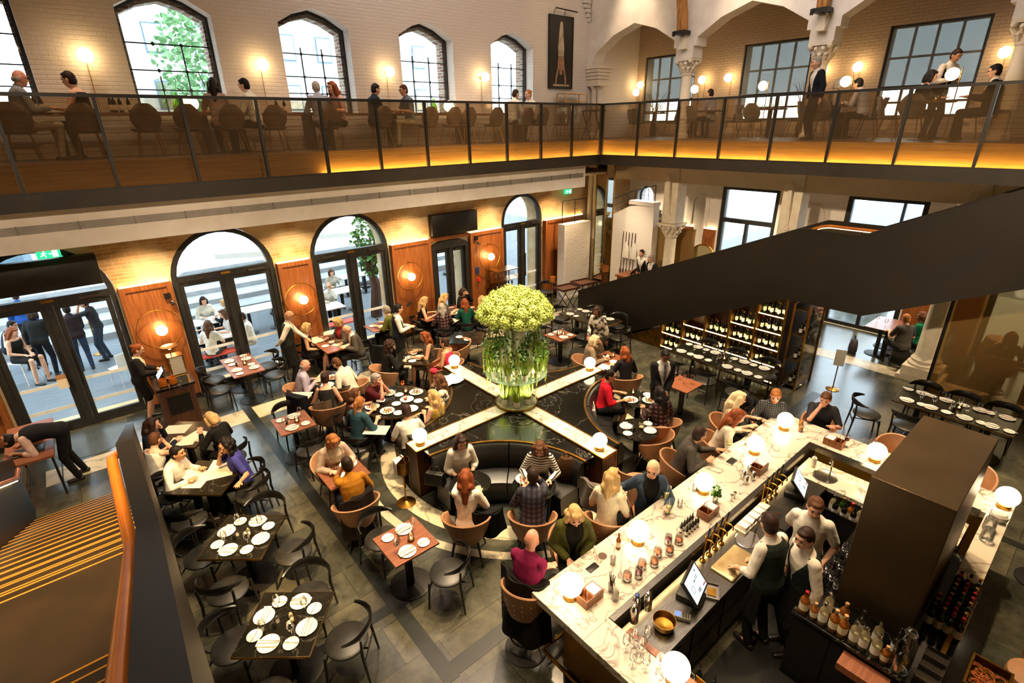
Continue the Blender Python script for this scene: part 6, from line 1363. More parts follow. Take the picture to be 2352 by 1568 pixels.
def off(spots, t=.07): return [(dx-(-sin(R(a)))*t*-1*0+sin(R(a))*t, dy-cos(R(a))*t, a) for dx, dy, a in spots]
lay('A', off(rect_spots(50, .8, .8)), 'table nearest the camera'); lay('B', off(rect_spots(50, .8, .8)), 'second black table along the stair')
two = lambda d, a0=0: [(d*cos(R(a0)), d*sin(R(a0)), a0), (-d*cos(R(a0)), -d*sin(R(a0)), a0+180)]
lay('H', off(two(.19, 90), .08), 'small walnut table in the foreground'); lay('F', off(two(.2, 88), .07), 'small walnut table by the draped coat'); lay('O', off(two(.17, 90), .06), 'small walnut table right of the flowers')
four = lambda L, d, rz: [(x*cos(R(rz))-y*sin(R(rz)), x*sin(R(rz))+y*cos(R(rz)), (90 if y > 0 else -90)+rz) for x in (-L, L) for y in (-d, d)]
lay('E', off(four(.32, .17, 90), .05), 'walnut table by the second arched door', bread=True); lay('N', off(four(.45, .25, 90), .07), 'long black table below the stair')
lay('R', off([p for L in (.35, .8) for p in four(L, .25, 90)], .06), 'long black table by the wine wall'); lay('FL', off([p for L in (.25, .62) for p in four(L, .27, 90)], .06), 'long black table at the right')
lay('T2', off(two(.2, -45), .06), 'round black table by the tan tub chair', gl=None)
def things_on(key, items, tname, r=.26, h=.751, seed=1):
    rnd = random.Random(seed); x0, y0 = TP[key]
    for proto, n, what in items:
        for i in range(n):
            for t in range(40):
                a = rnd.random()*6.28; q = r*math.sqrt(rnd.random()); x, y = x0+q*cos(a), y0+q*sin(a)
                if all((x-u)**2+(y-v)**2 > (rr+RAD[proto])**2 for u, v, rr in USED.get(key, [])): break
            else: continue
            USED.setdefault(key, []).append((x, y, RAD[proto])); proto.put((x, y, h), rnd.random()*6.28, what+' on the '+tname, (what+'s on the '+tname) if n > 1 else None)
USED = {}; RAD = {PLATE: .09, DPLATE: .135, SETTING: .12, BREAD: .09, WINE: .04, WINER: .04, WINEW: .04, WINEO: .04, TUMB: .036, AMB: .038, TEA: .045, SALT: .022, PEPPER: .022, FOOD: .14, COCK: .035}
things_on('OY', [(FOOD, 4, 'plate of oysters and ice'), (PLATE, 5, 'white side plate'), (DPLATE, 4, 'used white dinner plate'), (WINEO, 4, 'orange spritz in a wine glass'), (WINE, 3, 'empty wine glass'), (TEA, 1, 'lit tealight holder'), (PEPPER, 1, 'black pepper mill')], 'big round oyster table', .52, seed=3)
things_on('J', [(FOOD, 2, 'plate of food'), (DPLATE, 2, 'white dinner plate'), (PLATE, 2, 'white side plate'), (WINEW, 2, 'glass of white wine'), (TUMB, 3, 'water tumbler'), (TEA, 1, 'lit tealight holder')], 'black table of the elderly man in lilac', .33, seed=4)
things_on('K', [(PLATE, 4, 'white saucer'), (DPLATE, 1, 'white dinner plate'), (TUMB, 5, 'empty tumbler'), (AMB, 2, 'glass of orange juice'), (TEA, 1, 'lit tealight holder')], 'crowded black table by the woman in pink', .33, seed=5)
things_on('L', [(FOOD, 2, 'large platter of food'), (PLATE, 3, 'white side plate'), (COCK, 1, 'tall drink with a straw')], 'long walnut table of six women', .30, seed=6)
things_on('WT', [(TUMB, 3, 'empty tumbler'), (PLATE, 2, 'white side plate'), (WINE, 2, 'empty wine glass')], 'walnut table with the leaning waiter', .28, seed=7)
things_on('M', [(WINER, 1, 'glass of red wine'), (PLATE, 2, 'white side plate')], 'small walnut table by the waiter with a tablet', .22, seed=8)
things_on('P', [(WINER, 1, 'glass of red wine'), (AMB, 2, 'amber cocktail'), (TUMB, 1, 'water tumbler'), (PLATE, 2, 'white side plate'), (TEA, 1, 'lit tealight holder')], 'walnut table of the oatmeal cardigan', .23, seed=9)
things_on('T1', [(FOOD, 2, 'half eaten plate of food'), (PLATE, 1, 'white side plate'), (WINE, 1, 'empty wine glass'), (TEA, 1, 'lit tealight holder'), (SALT, 1, 'white salt shaker')], 'round table in front of the red top', .25, seed=11)
things_on('T3', [(WINEW, 1, 'glass of white wine'), (TUMB, 2, 'water tumbler')], 'round table of the white blouse', .2, seed=12)
things_on('T4', [(FOOD, 1, 'plate of food'), (PLATE, 1, 'white side plate'), (WINEW, 1, 'glass of sparkling wine'), (TUMB, 1, 'water tumbler'), (SALT, 1, 'white salt shaker'), (PEPPER, 1, 'black pepper mill')], 'round table of the striped top', .24, seed=13)
things_on('G', [(FOOD, 1, 'plate of food'), (PLATE, 1, 'white side plate'), (TUMB, 2, 'water tumbler'), (WINE, 1, 'empty wine glass')], 'small walnut table of the mustard polo', .22, seed=14)
things_on('S', [(WINE, 3, 'empty wine glass')], 'walnut table behind the dark suit', .2, seed=15)
things_on('T2', [(TEA, 1, 'lit tealight holder')], 'round table by the tan tub chair', .05, seed=2)
things_on('Q', [(PLATE, 2, 'white side plate'), (TUMB, 2, 'empty tumbler')], 'black table behind the flowers', .3, seed=16)
things_on('FT', [(WINE, 2, 'empty wine glass')], 'walnut table of the couple by the fluted column', .25, seed=17)
things_on('FT2', [(PLATE, 3, 'white side plate'), (TUMB, 3, 'empty tumbler')], 'walnut table behind the wine wall', .3, seed=18)
for (px, py), a, lb in (((455, 1100), 140, 'menu sheet lying nearest the front edge of the table of the man in white'), ((440, 1085), 20, 'menu sheet held by the man in the white shirt'), ((515, 1065), 60, 'menu sheet in front of the woman in purple'), ((500, 1085), 75, 'menu sheet at the right edge of the table of the woman in purple'), ((405, 985), 55, 'menu sheet at the far left of the table below the host desk'), ((420, 1012), 60, 'menu sheet in front of the woman in a white tank top'), ((458, 1000), 30, 'menu sheet beside the blonde woman in black')):
    p = at(px, py, .76); MENU.put((p.x, p.y, .752), R(a), lb)
for (px, py), a, lb in (((725, 780), 10, 'white menu sheet under the waiter\'s hand'), ((760, 762), 80, 'large white menu at the far end of the leaning waiter\'s table'), ((785, 790), 30, 'white menu in front of the man in a grey blazer')):
    p = at(px, py, .76); MENU.put((p.x, p.y, .752), R(a), lb)
for (px, py), a, lb in (((865, 987), 45, 'white paper menu at the front edge of the oyster table'), ((1035, 735), 20, 'white paper on the table behind the flowers'), ((1395, 845), 10, 'white paper menu at the front of the oatmeal cardigan\'s table'), ((690, 908), 50, 'white paper menu by the knees of the man in lilac')):
    p = at(px, py, .755); MENU.put((p.x, p.y, .752), R(a), lb)
# ------------------------------------------------------------------ empty chairs
def chair(proto, px, py, z, tgt, label, group=None, da=0):
    p = at(px, py, z); t = TP[tgt] if isinstance(tgt, str) else tgt; return proto.put((p.x, p.y, 0), atan2(t[1]-p.y, t[0]-p.x)+R(da), label, group)
def ring_chair(proto, key, ang, d, label, da=0, group=None): x, y = TP[key]; return proto.put((x+d*cos(R(ang)), y+d*sin(R(ang)), 0), R(ang+180+da), label, group)
for key, nm_ in (('A', 'black table nearest the camera'), ('B', 'second black table along the stair')):
    for ang, w in ((50, 'far side'), (140, 'stair side'), (230, 'near side'), (320, 'aisle side')): ring_chair(CH, key, ang+2, .62 if key == 'A' else .6, 'black chair at the %s of the %s' % (w, nm_))
ring_chair(CH, 'C', 228, .62, 'black chair with curved backrest at the near side of the menu table'); ring_chair(CH, 'C', 318, .62, 'black chair at the aisle side of the menu table', 4)
ring_chair(CH, 'H', 98, .58, 'black chair at the far side of the small walnut table in the foreground', 10); ring_chair(CH, 'H', -62, .6, 'black chair at the near side of the small walnut table in the foreground', 12)
ring_chair(CH, 'F', 80, .62, 'black chair at the far side of the small walnut table by the draped coat', 15); ring_chair(CH, 'F', -85, .6, 'black chair at the near side of the small walnut table by the draped coat', 12)
for dx, dy, w in ((-.58, .33, 'left far'), (-.6, -.32, 'left near'), (.6, .3, 'right far'), (.58, -.35, 'right near')): CH.put((2.19+dx, 12.35+dy, 0), 0 if dx < 0 else pi, 'black chair at the %s corner of the walnut table by the second door' % w)
for dx, dy, w in ((-.62, .45, 'left far'), (-.62, -.4, 'left near'), (.62, .45, 'right far'), (.62, -.45, 'right near')): CH.put((10.46+dx, 9.14+dy, 0), 0 if dx < 0 else pi, 'black chair at the %s side of the long table below the stair' % w)
ring_chair(CH, 'N', -90, 1.05, 'black chair at the near end of the long table below the stair'); ring_chair(CH, 'N', 90, 1.05, 'black chair at the far end of the long table below the stair')
ring_chair(CH, 'O', 90, .55, 'black chair at the far side of the walnut table right of the flowers'); ring_chair(CH, 'O', -80, .58, 'black chair at the near side of the walnut table right of the flowers', 15)
for dx, dy, w in ((-.62, -.75, 'first'), (-.62, .0, 'second'), (-.62, .75, 'third'), (.62, -.75, 'fourth'), (.62, 0, 'fifth'), (.62, .75, 'sixth')): CH.put((10.48+dx, 5.2+dy, 0), 0 if dx < 0 else pi, '%s black chair %s the long table by the wine wall' % (w, 'in front of' if dx < 0 else 'behind'))
CH.put((9.0, 4.05, 0), R(140), 'black chair standing between the walnut table and the bar guests')
for dx, dy, w in ((-.66, .5, 'far left'), (-.66, -.25, 'near left'), (.66, .6, 'far right'), (.66, .0, 'middle right'), (.66, -.6, 'near right')): CH.put((11.62+dx, 1.2+dy, 0), 0 if dx < 0 else pi, 'black chair at the %s of the long table beside the bronze glass' % w)
CH.put((10.9, 2.35, 0), R(-65), 'black chair drawn out at the far end of the long right table'); CH.put((11.4, -.75, 0), R(95), 'black chair at the right edge of the picture')
p = at(1235, 660, .45); CH.put((p.x-.1, min(p.y, 12.45), 0), R(215), 'black chair alone by the last glass door')
chair(TUB, 1502, 1010, .62, 'T2', 'empty tan tub chair at the round table set for two'); chair(TUB, 1468, 1078, .68, 'T2', 'empty tan tub chair with its back to the bar guests', da=20)
ring_chair(TUB, 'K', -45, .72, 'empty tan tub chair with its back towards the oyster table'); p = at(1052, 800, .6); TUB.put((p.x, p.y, 0), R(160), 'tan tub chair with a dark coat over its back'); p = at(1105, 835, .6)
STOOL.put((8.95, 1.45, 0), pi, 'tan bar stool at the far side of the bar'); STOOL.put((8.95, .5, 0), pi, 'tan bar stool half hidden by the dark column'); STOOL.put((8.6, -.5, 0), R(90), 'tan bar stool at the right marble strip'); STOOL.put((5.95, -.62, 0), R(100), 'tan bar stool at the lower right corner of the picture')
# ------------------------------------------------------------------ people
def seat(label, px, py, tgt, chairp=CH, clab=None, pose='sit', da=0, z=None, sh=None, head=(0, 8), lean=8, h=1.72, dx=0, **k):
    hz = z if z is not None else ((sh if sh is not None else {'sit': .45, 'stool': .75}[pose])+.775)
    p = at(px, py, hz); t = TP[tgt] if isinstance(tgt, str) else tgt
    a = atan2(t[1]-p.y, t[0]-p.x)+R(da) if not isinstance(tgt, (int, float)) else R(tgt)
    off_ = .69*sin(R(lean))*.9+.02+dx; x, y = p.x-off_*cos(a), p.y-off_*sin(a)
    if chairp: chairp.put((x-.02*cos(a), y-.02*sin(a), 0), a, clab or ('chair of the '+label))
    return person(label, (x, y, 0), a, pose, h, lean=lean, head=head, sh=sh, **k)
def stand_(label, px, py, face, h=1.75, **k):
    p = at(px, py, h*.935+.0); lean = k.get('lean', 4); off_ = .715*sin(R(lean)); return person(label, (p.x-off_*cos(R(face)), p.y-off_*sin(R(face)), 0), R(face), 'stand', h, **k)
bc = 'black chair under the '
seat('dark haired woman in navy leaning on her hand at the left menu table', 345, 970, 'D', CH, bc+'dark haired woman in navy', L='chin', Rr='table', f=True, h=1.66, top=('long', navy), hair=('wavy', 'dark'), head=(-25, 5), lean=12)
seat('woman with short fair hair in a white tank top seen from behind', 352, 1003, 'D', CH, bc+'woman in a white tank top', f=True, h=1.64, top=('tank', whitecloth), hair=('short', 'brown'), L='table', Rr='chin', lean=14, da=-15)
seat('blonde woman in black reading a menu below the host desk', 486, 957, 'D', CH, bc+'blonde woman in black', f=True, h=1.7, top=('long', blackcloth), hair=('bob', 'blonde'), L='read', Rr='read', lean=16, head=(0, 25), fat=1.15)
seat('man with black hair in a white shirt talking across the menu table', 402, 1037, 'C', CH, bc+'man in a white shirt', skin='tan', top=('long', whitecloth), hair=('short', 'black'), head=(0, -5), lean=16, fat=1.15)
seat('woman with dark curls in a purple top, hand at her chin', 522, 1020, 'C', CH, bc+'woman in a purple top', f=True, skin='tan', h=1.68, top=('tee', fab('#3a3a86')), hair=('curly', 'black'), L='stretch', Rr='chin', head=(18, 0), lean=10, fat=1.15, glasses=True)
seat('woman with a ginger bob and pale pink blazer', 763, 1008, 'G', TUB, 'tan tub chair of the ginger haired woman', f=True, top=('tee', cream), jacket=fab('#cbb09a'), hair=('bob', 'ginger'), head=(0, 25), lean=14)
seat('man in a mustard polo shirt seen from behind', 798, 1066, 'G', TUB, 'tan tub chair of the man in mustard with a dark coat', top=('short', fab('#b0741c')), bot=('trousers', navy), hair=('short', 'dark'), L='face', lean=14, skin='tan')
seat('elderly bald man in a pale lilac shirt', 697, 838, 'J', TUB, 'tan tub chair of the elderly man in lilac', top=('long', fab('#b6adc0')), hair=('bald', 'grey'), skin='pink', L='front', Rr='front', glasses=True, lean=10, fat=1.3, head=(0, 12))
seat('man in a cream sweater bending over his food', 776, 828, 'J', TUB, 'tan tub chair of the man in a cream sweater', top=('long', fab('#e0d6c4')), hair=('short', 'brown'), L='front', Rr='front', lean=24, head=(0, 30), skin='tan')
seat('woman in a charcoal sleeveless top seen from behind', 746, 868, 'J', TUB, 'tan tub chair with a grey scarf draped over its back', f=True, top=('tank', charcoal), hair=('bun', 'dark'), L='table', Rr='front', lean=12)
seat('woman with a blonde bob in a black sleeveless dress', 702, 752, 'WT', CH, bc+'blonde bob in black', f=True, top=('dress', blackcloth), bot=(None, None), hair=('bob', 'blonde'), lean=6, L='lap', Rr='lap', head=(0, 10))
seat('elderly man in a grey blazer reading a menu', 800, 753, 172, CH, bc+'man in a grey blazer', top=('long', whitecloth), jacket=fab('#4a443c'), hair=('bald', 'grey'), skin='pink', lean=16, head=(0, 28), fat=1.15, glasses=True)
seat('woman with fair hair and a red top beside the elderly man', 777, 738, 185, CH, bc+'woman in red', f=True, top=('tee', fab('#b02a2a')), jacket=fab('#5a4a3c'), hair=('bob', 'blonde'), lean=8, head=(0, 20))
seat('woman with short grey hair and an olive blouse', 890, 712, 'M', CH, bc+'woman in olive', f=True, top=('half', fab('#5a5c22')), hair=('short', 'grey'), lean=8, head=(0, 15), glasses=True)
seat('blonde woman in a black tank top at the long table', 973, 690, (7.25, 12.25), CH, bc+'blonde in a black tank top', f=True, top=('tank', blackcloth), hair=('long', 'blonde'), lean=10, head=(20, 18), vox=.0115)
seat('blonde woman in a grey tee at the far side of the long table', 1020, 682, (7.9, 12.2), CH, bc+'blonde in a grey tee', f=True, top=('tee', fab('#57503f')), hair=('long', 'blonde'), lean=10, head=(0, 20), vox=.0115)
seat('dark haired woman in a black top by the low door', 1062, 670, (8.4, 12.2), CH, bc+'dark haired woman by the low door', f=True, top=('long', blackcloth), hair=('bob', 'dark'), lean=8, head=(-20, 10), L='face', vox=.0115)
seat('woman in a dark plaid shirt with long grey brown hair, back to camera', 1015, 706, (7.5, 12.3), CH, bc+'woman in dark plaid', f=True, top=('long', redplaid), hair=('long', 'grey'), lean=10, vox=.0115)
seat('woman in a green top with long auburn hair, back to camera', 1068, 695, (8.2, 12.3), CH, bc+'woman in green', f=True, top=('tee', fab('#0f4f3c')), hair=('long', 'auburn'), lean=10, vox=.0115, fat=1.2)
seat('woman with wavy light brown hair at the end of the long table', 1108, 688, (8.5, 12.25), CH, bc+'woman with wavy hair', f=True, top=('long', fab('#7a6a54')), hair=('wavy', 'blonde'), lean=10, vox=.0115)
seat('woman with a cloud of dark curls dressed in black', 893, 793, 'K', TUB, 'tan tub chair of the curly haired woman in black', f=True, top=('long', blackcloth), hair=('curly', 'dark'), L='chin', lean=12)
seat('woman with brown bangs in a grey sleeveless dress', 977, 772, 'K', TUB, 'tan tub chair of the woman in a grey dress', f=True, top=('dress', fab('#5a554c')), bot=(None, None), hair=('long', 'auburn'), lean=6, skin='tan')
seat('woman in a bright pink dress with dark pinned hair', 1022, 787, 'K', TUB, 'tan tub chair of the woman in pink', f=True, top=('dress', fab('#e0405e')), bot=(None, None), hair=('bun', 'dark'), L='lap', Rr='lap', lean=4, skin='tan', head=(10, 5))
seat('grey haired man in a maroon tee with clasped hands', 860, 868, 'OY', CH, bc+'man in a maroon tee', top=('tee', fab('#4a1018')), hair=('short', 'grey'), L='chin', Rr='chin', lean=14, skin='pink')
seat('girl with long fair hair at the left of the oyster table', 812, 898, 'OY', CH, bc+'girl with long fair hair', f=True, h=1.6, top=('tank', fab('#7a4a3a')), hair=('long', 'brown'), lean=10, skin='tan')
seat('woman with red hair tied up in a teal sweater', 824, 925, 'OY', CH, bc+'red haired woman in teal', f=True, top=('half', fab('#33525c')), hair=('pony', 'ginger'), lean=12)
seat('boy in a white tee seen from behind at the oyster table', 934, 943, 'OY', CH, bc+'boy in a white tee', top=('tee', fab('#e4dccb')), bot=('trousers', fab('#4a4034')), hair=('short', 'dark'), lean=14, skin='tan')
seat('woman with a yellow dress and long fair hair on the banquette', 1005, 922, 'OY', None, f=True, top=('dress', fab('#c9a648')), bot=(None, None), hair=('long', 'blonde'), lean=6, L='front', z=1.14, dx=-.08)
seat('woman with brown hair and a patterned blouse on the banquette', 1020, 882, 'OY', None, f=True, top=('long', pattern), hair=('long', 'brown'), lean=6, L='front', Rr='chin', z=1.14, dx=-.08)
seat('woman in a white blouse with long dark hair on the front banquette', 1058, 1012, 'T3', None, f=True, top=('half', fab('#ece2cf')), bot=('trousers', jeans), hair=('long', 'dark'), lean=8, L='lap', Rr='lap', head=(0, 20), sh=.48)
seat('woman in a white shirt with long auburn hair, back to camera', 1069, 1098, 'T3', TUB, 'tan tub chair of the woman in a white shirt', f=True, top=('rolled', fab('#ece2d2')), hair=('long', 'auburn'), lean=10, L='face', head=(0, 12))
seat('woman in a black and white striped top with sunglasses on her hair', 1240, 1036, 222, None, f=True, top=('long', stripes), hair=('wavy', 'brown'), lean=14, head=(0, 22), sh=.48, z=1.17)
seat('man in a navy plaid shirt seen from behind', 1224, 1093, 'T4', TUB, 'tan tub chair of the man in a plaid shirt', top=('rolled', plaid), bot=('trousers', jeans), hair=('short', 'dark'), lean=12, skin='tan', Rr='face')
seat('woman in a bright red top on the right banquette', 1392, 862, 'T1', None, f=True, top=('half', fab('#d8182c')), bot=('skirt', blackcloth), hair=('bun', 'black'), lean=8, dx=-.06, sh=.48, skin='tan', head=(-10, 12))
seat('woman in a red plaid shirt with long black hair, back to camera', 1517, 902, 'T1', TUB, 'tan tub chair of the woman in red plaid', f=True, top=('long', redplaid), hair=('long', 'black'), lean=10, skin='tan', head=(0, 15))
stand_('man in a dark suit and grey tie standing by the round tables', 1526, 818, 235, 1.78, skin='brown', top=('long', whitecloth), jacket=fab('#1d1b1a'), neck=fab('#6a6a70'), hair=('short', 'black'), L='clasp', Rr='clasp', head=(0, 25), glasses=True, lean=5)
seat('blonde woman in an oatmeal cardigan, hand raised to her mouth', 1363, 780, 'P', TUB, 'tan tub chair of the oatmeal cardigan', f=True, top=('dress', fab('#c04028')), jacket=fab('#8c7a60'), hair=('bob', 'pale'), L='face', lean=10)
seat('woman with long auburn hair in a black jacket', 1436, 808, 'P', TUB, 'tan tub chair of the auburn haired woman', f=True, top=('long', fab('#1b1a20')), hair=('long', 'auburn'), lean=10, head=(10, 5))
stand_('woman in a patterned dress walking past the long table below the stair', 1372, 715, 190, 1.7, f=True, skin='brown', top=('long', pattern), bot=('trousers', fab('#5a544a')), hair=('bob', 'dark'), L='side', Rr=(.3, -.1, 1.0), lean=10, vox=.012)
# waiters and host
stand_('waiter with a shaved head and grey waistcoat pointing at a menu', 661, 728, -20, 1.78, top=('long', fab('#e6dccc')), vest=fab('#2c3026'), hair=(None, 'brown'), skin='tan', L=(.56, -.1, .95), Rr='back', lean=8, head=(0, 12), glasses=True, apron=blackcloth)
stand_('waiter in a black waistcoat holding a tablet', 912, 712, -25, 1.76, top=('long', fab('#eee6da')), vest=fab('#1b1d24'), hair=('short', 'black'), skin='fair', L='tablet', Rr='tablet', lean=4, head=(20, 8), apron=blackcloth)
p = at(940, 695, 1.16); o = empty('tablet', (p.x, p.y, 1.12), R(-25), 'slim tablet in the hands of the waiter in a black waistcoat', 'tablet'); m = M(); m.T = Matrix.Rotation(R(-35), 4, 'Y'); m.rbox(-.09, -.12, 0, .09, .12, .012, .005).build('tablet_body', blackm, o)
stand_('hostess in a black jacket and skirt with pinned up hair', 313, 806, -8, 1.68, f=True, top=('tee', cream), jacket=fab('#1e1b1b'), bot=('skirt', fab('#161415')), hair=('bun', 'auburn'), L=(.34, .1, 1.08), Rr=(.34, -.12, 1.08), lean=8, head=(0, 22))
o_ = person('waiter in a black waistcoat bending low over the side table at the left', (-1.02, 11.0, 0), R(178), 'stand', 1.76, lean=82, head=(0, -40), top=('rolled', fab('#d8b4a4')), vest=fab('#17161a'), hair=('short', 'black'), skin='brown', L=(.62, .2, .86), Rr=(.55, -.22, .84), legs=[(.0, .12), (-.08, -.12)])
p = at(1749, 1180, 1.66); person('barman in a dark green waistcoat seen from behind at the sink', (4.92, 1.52, 0), R(78), 'stand', 1.78, top=('rolled', fab('#f0e8da')), vest=fab('#222a26'), hair=('short', 'dark'), skin='fair', L=(.26, .2, 1.05), Rr=(.3, -.12, 1.0), lean=8, head=(-25, 22), apron=blackcloth)
p = at(1870, 1165, 1.68); person('barman in a white tee facing his colleagues behind the bar', (5.72, 1.46, 0), R(190), 'stand', 1.76, top=('tee', fab('#f2ece0')), hair=('short', 'brown'), skin='fair', L=(.2, .2, 1.02), Rr='back', lean=6, head=(15, 15))
p = at(1855, 1222, 1.68); person('barman with rolled sleeves and a wrist watch turning left', (5.13, 1.26, 0), R(140), 'stand', 1.74, top=('rolled', fab('#f0e6d4')), vest=fab('#1e2624'), hair=('short', 'dark'), skin='fair', L='side', Rr='side', lean=5, head=(25, 10), apron=blackcloth)
# bar guests on stools
bs = 'tan bar stool of the '
seat('bald man in a magenta jumper with folded arms at the bar', 1219, 1242, 20, STOOL, bs+'man in magenta', 'stool', top=('long', fab('#7a1440')), hair=(None, 'brown'), skin='pink', L=(.2, -.12, 1.12), Rr=(.22, .1, 1.1), lean=8, head=(8, 12), fat=1.3)
seat('woman in an olive jacket with blonde hair looking down', 1320, 1178, 235, STOOL, bs+'woman in olive', 'stool', f=True, top=('tee', blackcloth), jacket=fab('#4c4c1c'), hair=('long', 'blonde'), L='lap', Rr='lap', lean=12, head=(0, 20), sh=.77)
seat('blonde woman in a cream tee turned towards her friend at the bar', 1404, 1098, 20, STOOL, bs+'blonde in cream', 'stool', f=True, top=('tee', fab('#dccfb2')), hair=('long', 'blonde'), L='front', Rr='front', lean=8, head=(0, 5))
seat('smiling blonde woman in a denim jacket with her elbow on a chair', 1499, 1076, 225, STOOL, bs+'blonde in denim', 'stool', f=True, top=('tee', blackcloth), jacket=fab('#39485a'), hair=('pony', 'pale'), L='table', Rr='stretch', lean=6, head=(-20, 8))
seat('man in a grey shirt leaning over the bar', 1602, 992, -55, STOOL, bs+'man in a grey shirt', 'stool', top=('long', fab('#4a443e')), hair=('short', 'dark'), skin='tan', lean=18, L='reach', head=(30, 5))
seat('woman in a cream blouse with brown hair leaning on the bar', 1690, 950, -60, STOOL, bs+'cream blouse', 'stool', f=True, top=('long', fab('#dcd0b8')), hair=('long', 'auburn'), lean=18, head=(10, 20))
seat('blonde woman with pinned hair behind the cream blouse', 1694, 913, -75, STOOL, bs+'blonde with pinned hair', 'stool', f=True, top=('tank', fab('#d8c4a8')), hair=('wavy', 'pale'), lean=8, head=(15, 10))
seat('man with ginger hair and a dark check shirt at the far corner of the bar', 1781, 906, 215, STOOL, bs+'man in a check shirt', 'stool', top=('long', checks), hair=('short', 'ginger'), skin='pink', lean=10, head=(-10, 18), beard='ginger')
seat('man in a dark polo shirt, hand on chin, on the far side of the bar', 1897, 913, 200, STOOL, bs+'man in a polo shirt', 'stool', top=('short', fab('#2a2a30')), hair=('short', 'brown'), skin='pink', L='table', Rr='chin', lean=10, head=(-15, 18))
# guests under the arcade
seat('man in a grey tee sitting with a woman by the fluted column', 2083, 732, (15.7, 3.7), None, top=('tee', fab('#4a4540')), hair=('short', 'ginger'), lean=10, vox=.0125)
seat('woman in a green top beside the fluted column', 2120, 727, (15.7, 3.4), None, f=True, top=('tee', fab('#0f6a4a')), hair=('bob', 'brown'), lean=6, vox=.0125)
p = at(1935, 770, .9); person('woman in a black and white floral dress seen from behind', (14.75, 5.15, 0), R(10), 'sit', 1.68, f=True, top=('long', floral), bot=('trousers', floral), hair=('long', 'dark'), lean=24, vox=.0125); CH.put((14.73, 5.15, 0), R(10), 'black chair of the woman in a floral dress')
person('waiter in dark clothes standing beside the wine case', (13.05, 5.1, 0), R(160), 'stand', 1.78, top=('long', fab('#24242a')), bot=('trousers', fab('#22242c')), hair=('short', 'dark'), L='side', Rr='side', vox=.0125)
person('guest in white at the table behind the wine wall', (16.5, 5.9, 0), R(200), 'sit', 1.7, f=True, top=('long', whitecloth), hair=('bob', 'brown'), vox=.0125)
o_ = empty('corner_sofa', (15.4, 2.75, 0), 0, 'black leather sofa in front of the couple by the fluted column', 'sofa'); M().rbox(-.35, -.45, .06, .9, .35, .44, .05).build('seat', leather_black, o_); M().rbox(-.35, -.62, .06, .9, -.46, .86, .05).build('back', leather_black, o_); M().box(-.33, -.6, 0, .88, .33, .06).build('plinth', blackm, o_)
for (x, y), lb, c in (((14.75, 4.75), 'white tote bag on the floor by the floral dress', '#e2d8c8'), ((15.1, 3.95), 'grey backpack on the floor by the couple\'s table', '#4a4550'), ((14.55, 5.0), 'brown bag beside the white tote', '#5a3a26')):
    o_ = empty('bag', (x, y, 0), .4, lb, 'bag'); M().loft([[(.17*w*cos(a)*1.1, .1*w*sin(a), z) for a in [2*pi*k/14 for k in range(14)]] for z, w in ((0, .9), (.05, 1.05), (.2, 1), (.33, .8), (.36, .6))]).build('bag_body', fab(c), o_); M().tube([(-.09, 0, .34), (-.06, 0, .47), (.06, 0, .47), (.09, 0, .34)], .01, 6).build('handle', fab(c), o_)
person('grey haired man in a dark jacket at the reception till', (14.35, 9.85, 0), R(165), 'stand', 1.75, top=('long', whitecloth), jacket=fab('#1e1f24'), hair=('short', 'grey'), lean=12, L=(.3, .1, 1.08), Rr=(.32, -.1, 1.08), head=(0, 15), vox=.0125)
person('waiter in white sleeves behind the reception till', (14.7, 10.55, 0), R(180), 'stand', 1.76, top=('long', whitecloth), vest=blackcloth, hair=('short', 'dark'), L='side', Rr='side', vox=.0125)
till((13.85, 10.25, 1.051), R(100), 'till with a lit screen on the reception desk by the white stair wall', .9)
person('woman with long fair hair seen through the bronze glass', (14.35, 1.0, 0), R(10), 'stool', 1.7, f=True, top=('long', fab('#4a4038')), hair=('long', 'brown'), sh=.7, vox=.0125); STOOL.put((14.33, 1.0, 0), R(10), 'bar stool behind the bronze glass')
person('waiter with grey sleeves at the counter behind the bronze glass', (15.0+.75, -.3, 0), R(180), 'stand', 1.76, top=('long', fab('#4a4640')), hair=('short', 'dark'), lean=14, L='reach', Rr='table', tz=1.06, vox=.0125)
# ------------------------------------------------------------------ upper floor: counter along the windows with velvet chairs
z0 = ZU
tc = empty('window_counter', (-4, 12.55, ZU), 0, 'long walnut counter table along the tall arched windows upstairs', 'table'); M().box(0, -.28, .71, 15.2, .4, .75).build('table_top', walnut_h, tc)
for k in range(8): M().box(.3+2.08*k, -.2, 0, .36+2.08*k, .3, .71).build('trestle', darkwalnut, tc)
for k, x in enumerate((-.25, .62, 1.5, 2.15, 2.9, 3.7, 4.85, 6.1, 7.35, 8.05, 8.5, 9.4, 10.5, 11.1, 12.0)):
    BEET.put((x, 11.95, ZU), R(90), 'grey brown shell chair at the window counter, '+['first', 'second', 'third', 'fourth', 'fifth', 'sixth', 'seventh', 'eighth', 'ninth', 'tenth', 'eleventh', 'twelfth', 'thirteenth', 'fourteenth', 'fifteenth'][k]+' from the left')
def up(label, px, py, face, **k):
    p = at(px, py, 0); d = (CF + CR*((px-1176)/FPX) - CU*((py-784)/FPX)); y = k.pop('Y', 12.0)
    q = EYE+d*(y/d.y); k.setdefault('vox', .0125); sh_ = k.pop('sh', .47)
    o = person(label, (q.x, y, ZU), R(face), 'sit', sh=sh_, **k); return o
up('bald man with glasses in a grey shirt at the far left upstairs', 18, 185, 15, top=('long', fab('#8a8a8e')), bot=('trousers', fab('#b8b0a0')), hair=('bald', 'grey'), glasses=True, skin='pink', lean=10)
up('woman with short dark hair in black upstairs beside the first wall globe', 182, 195, 150, f=True, top=('tank', blackcloth), hair=('short', 'dark'))
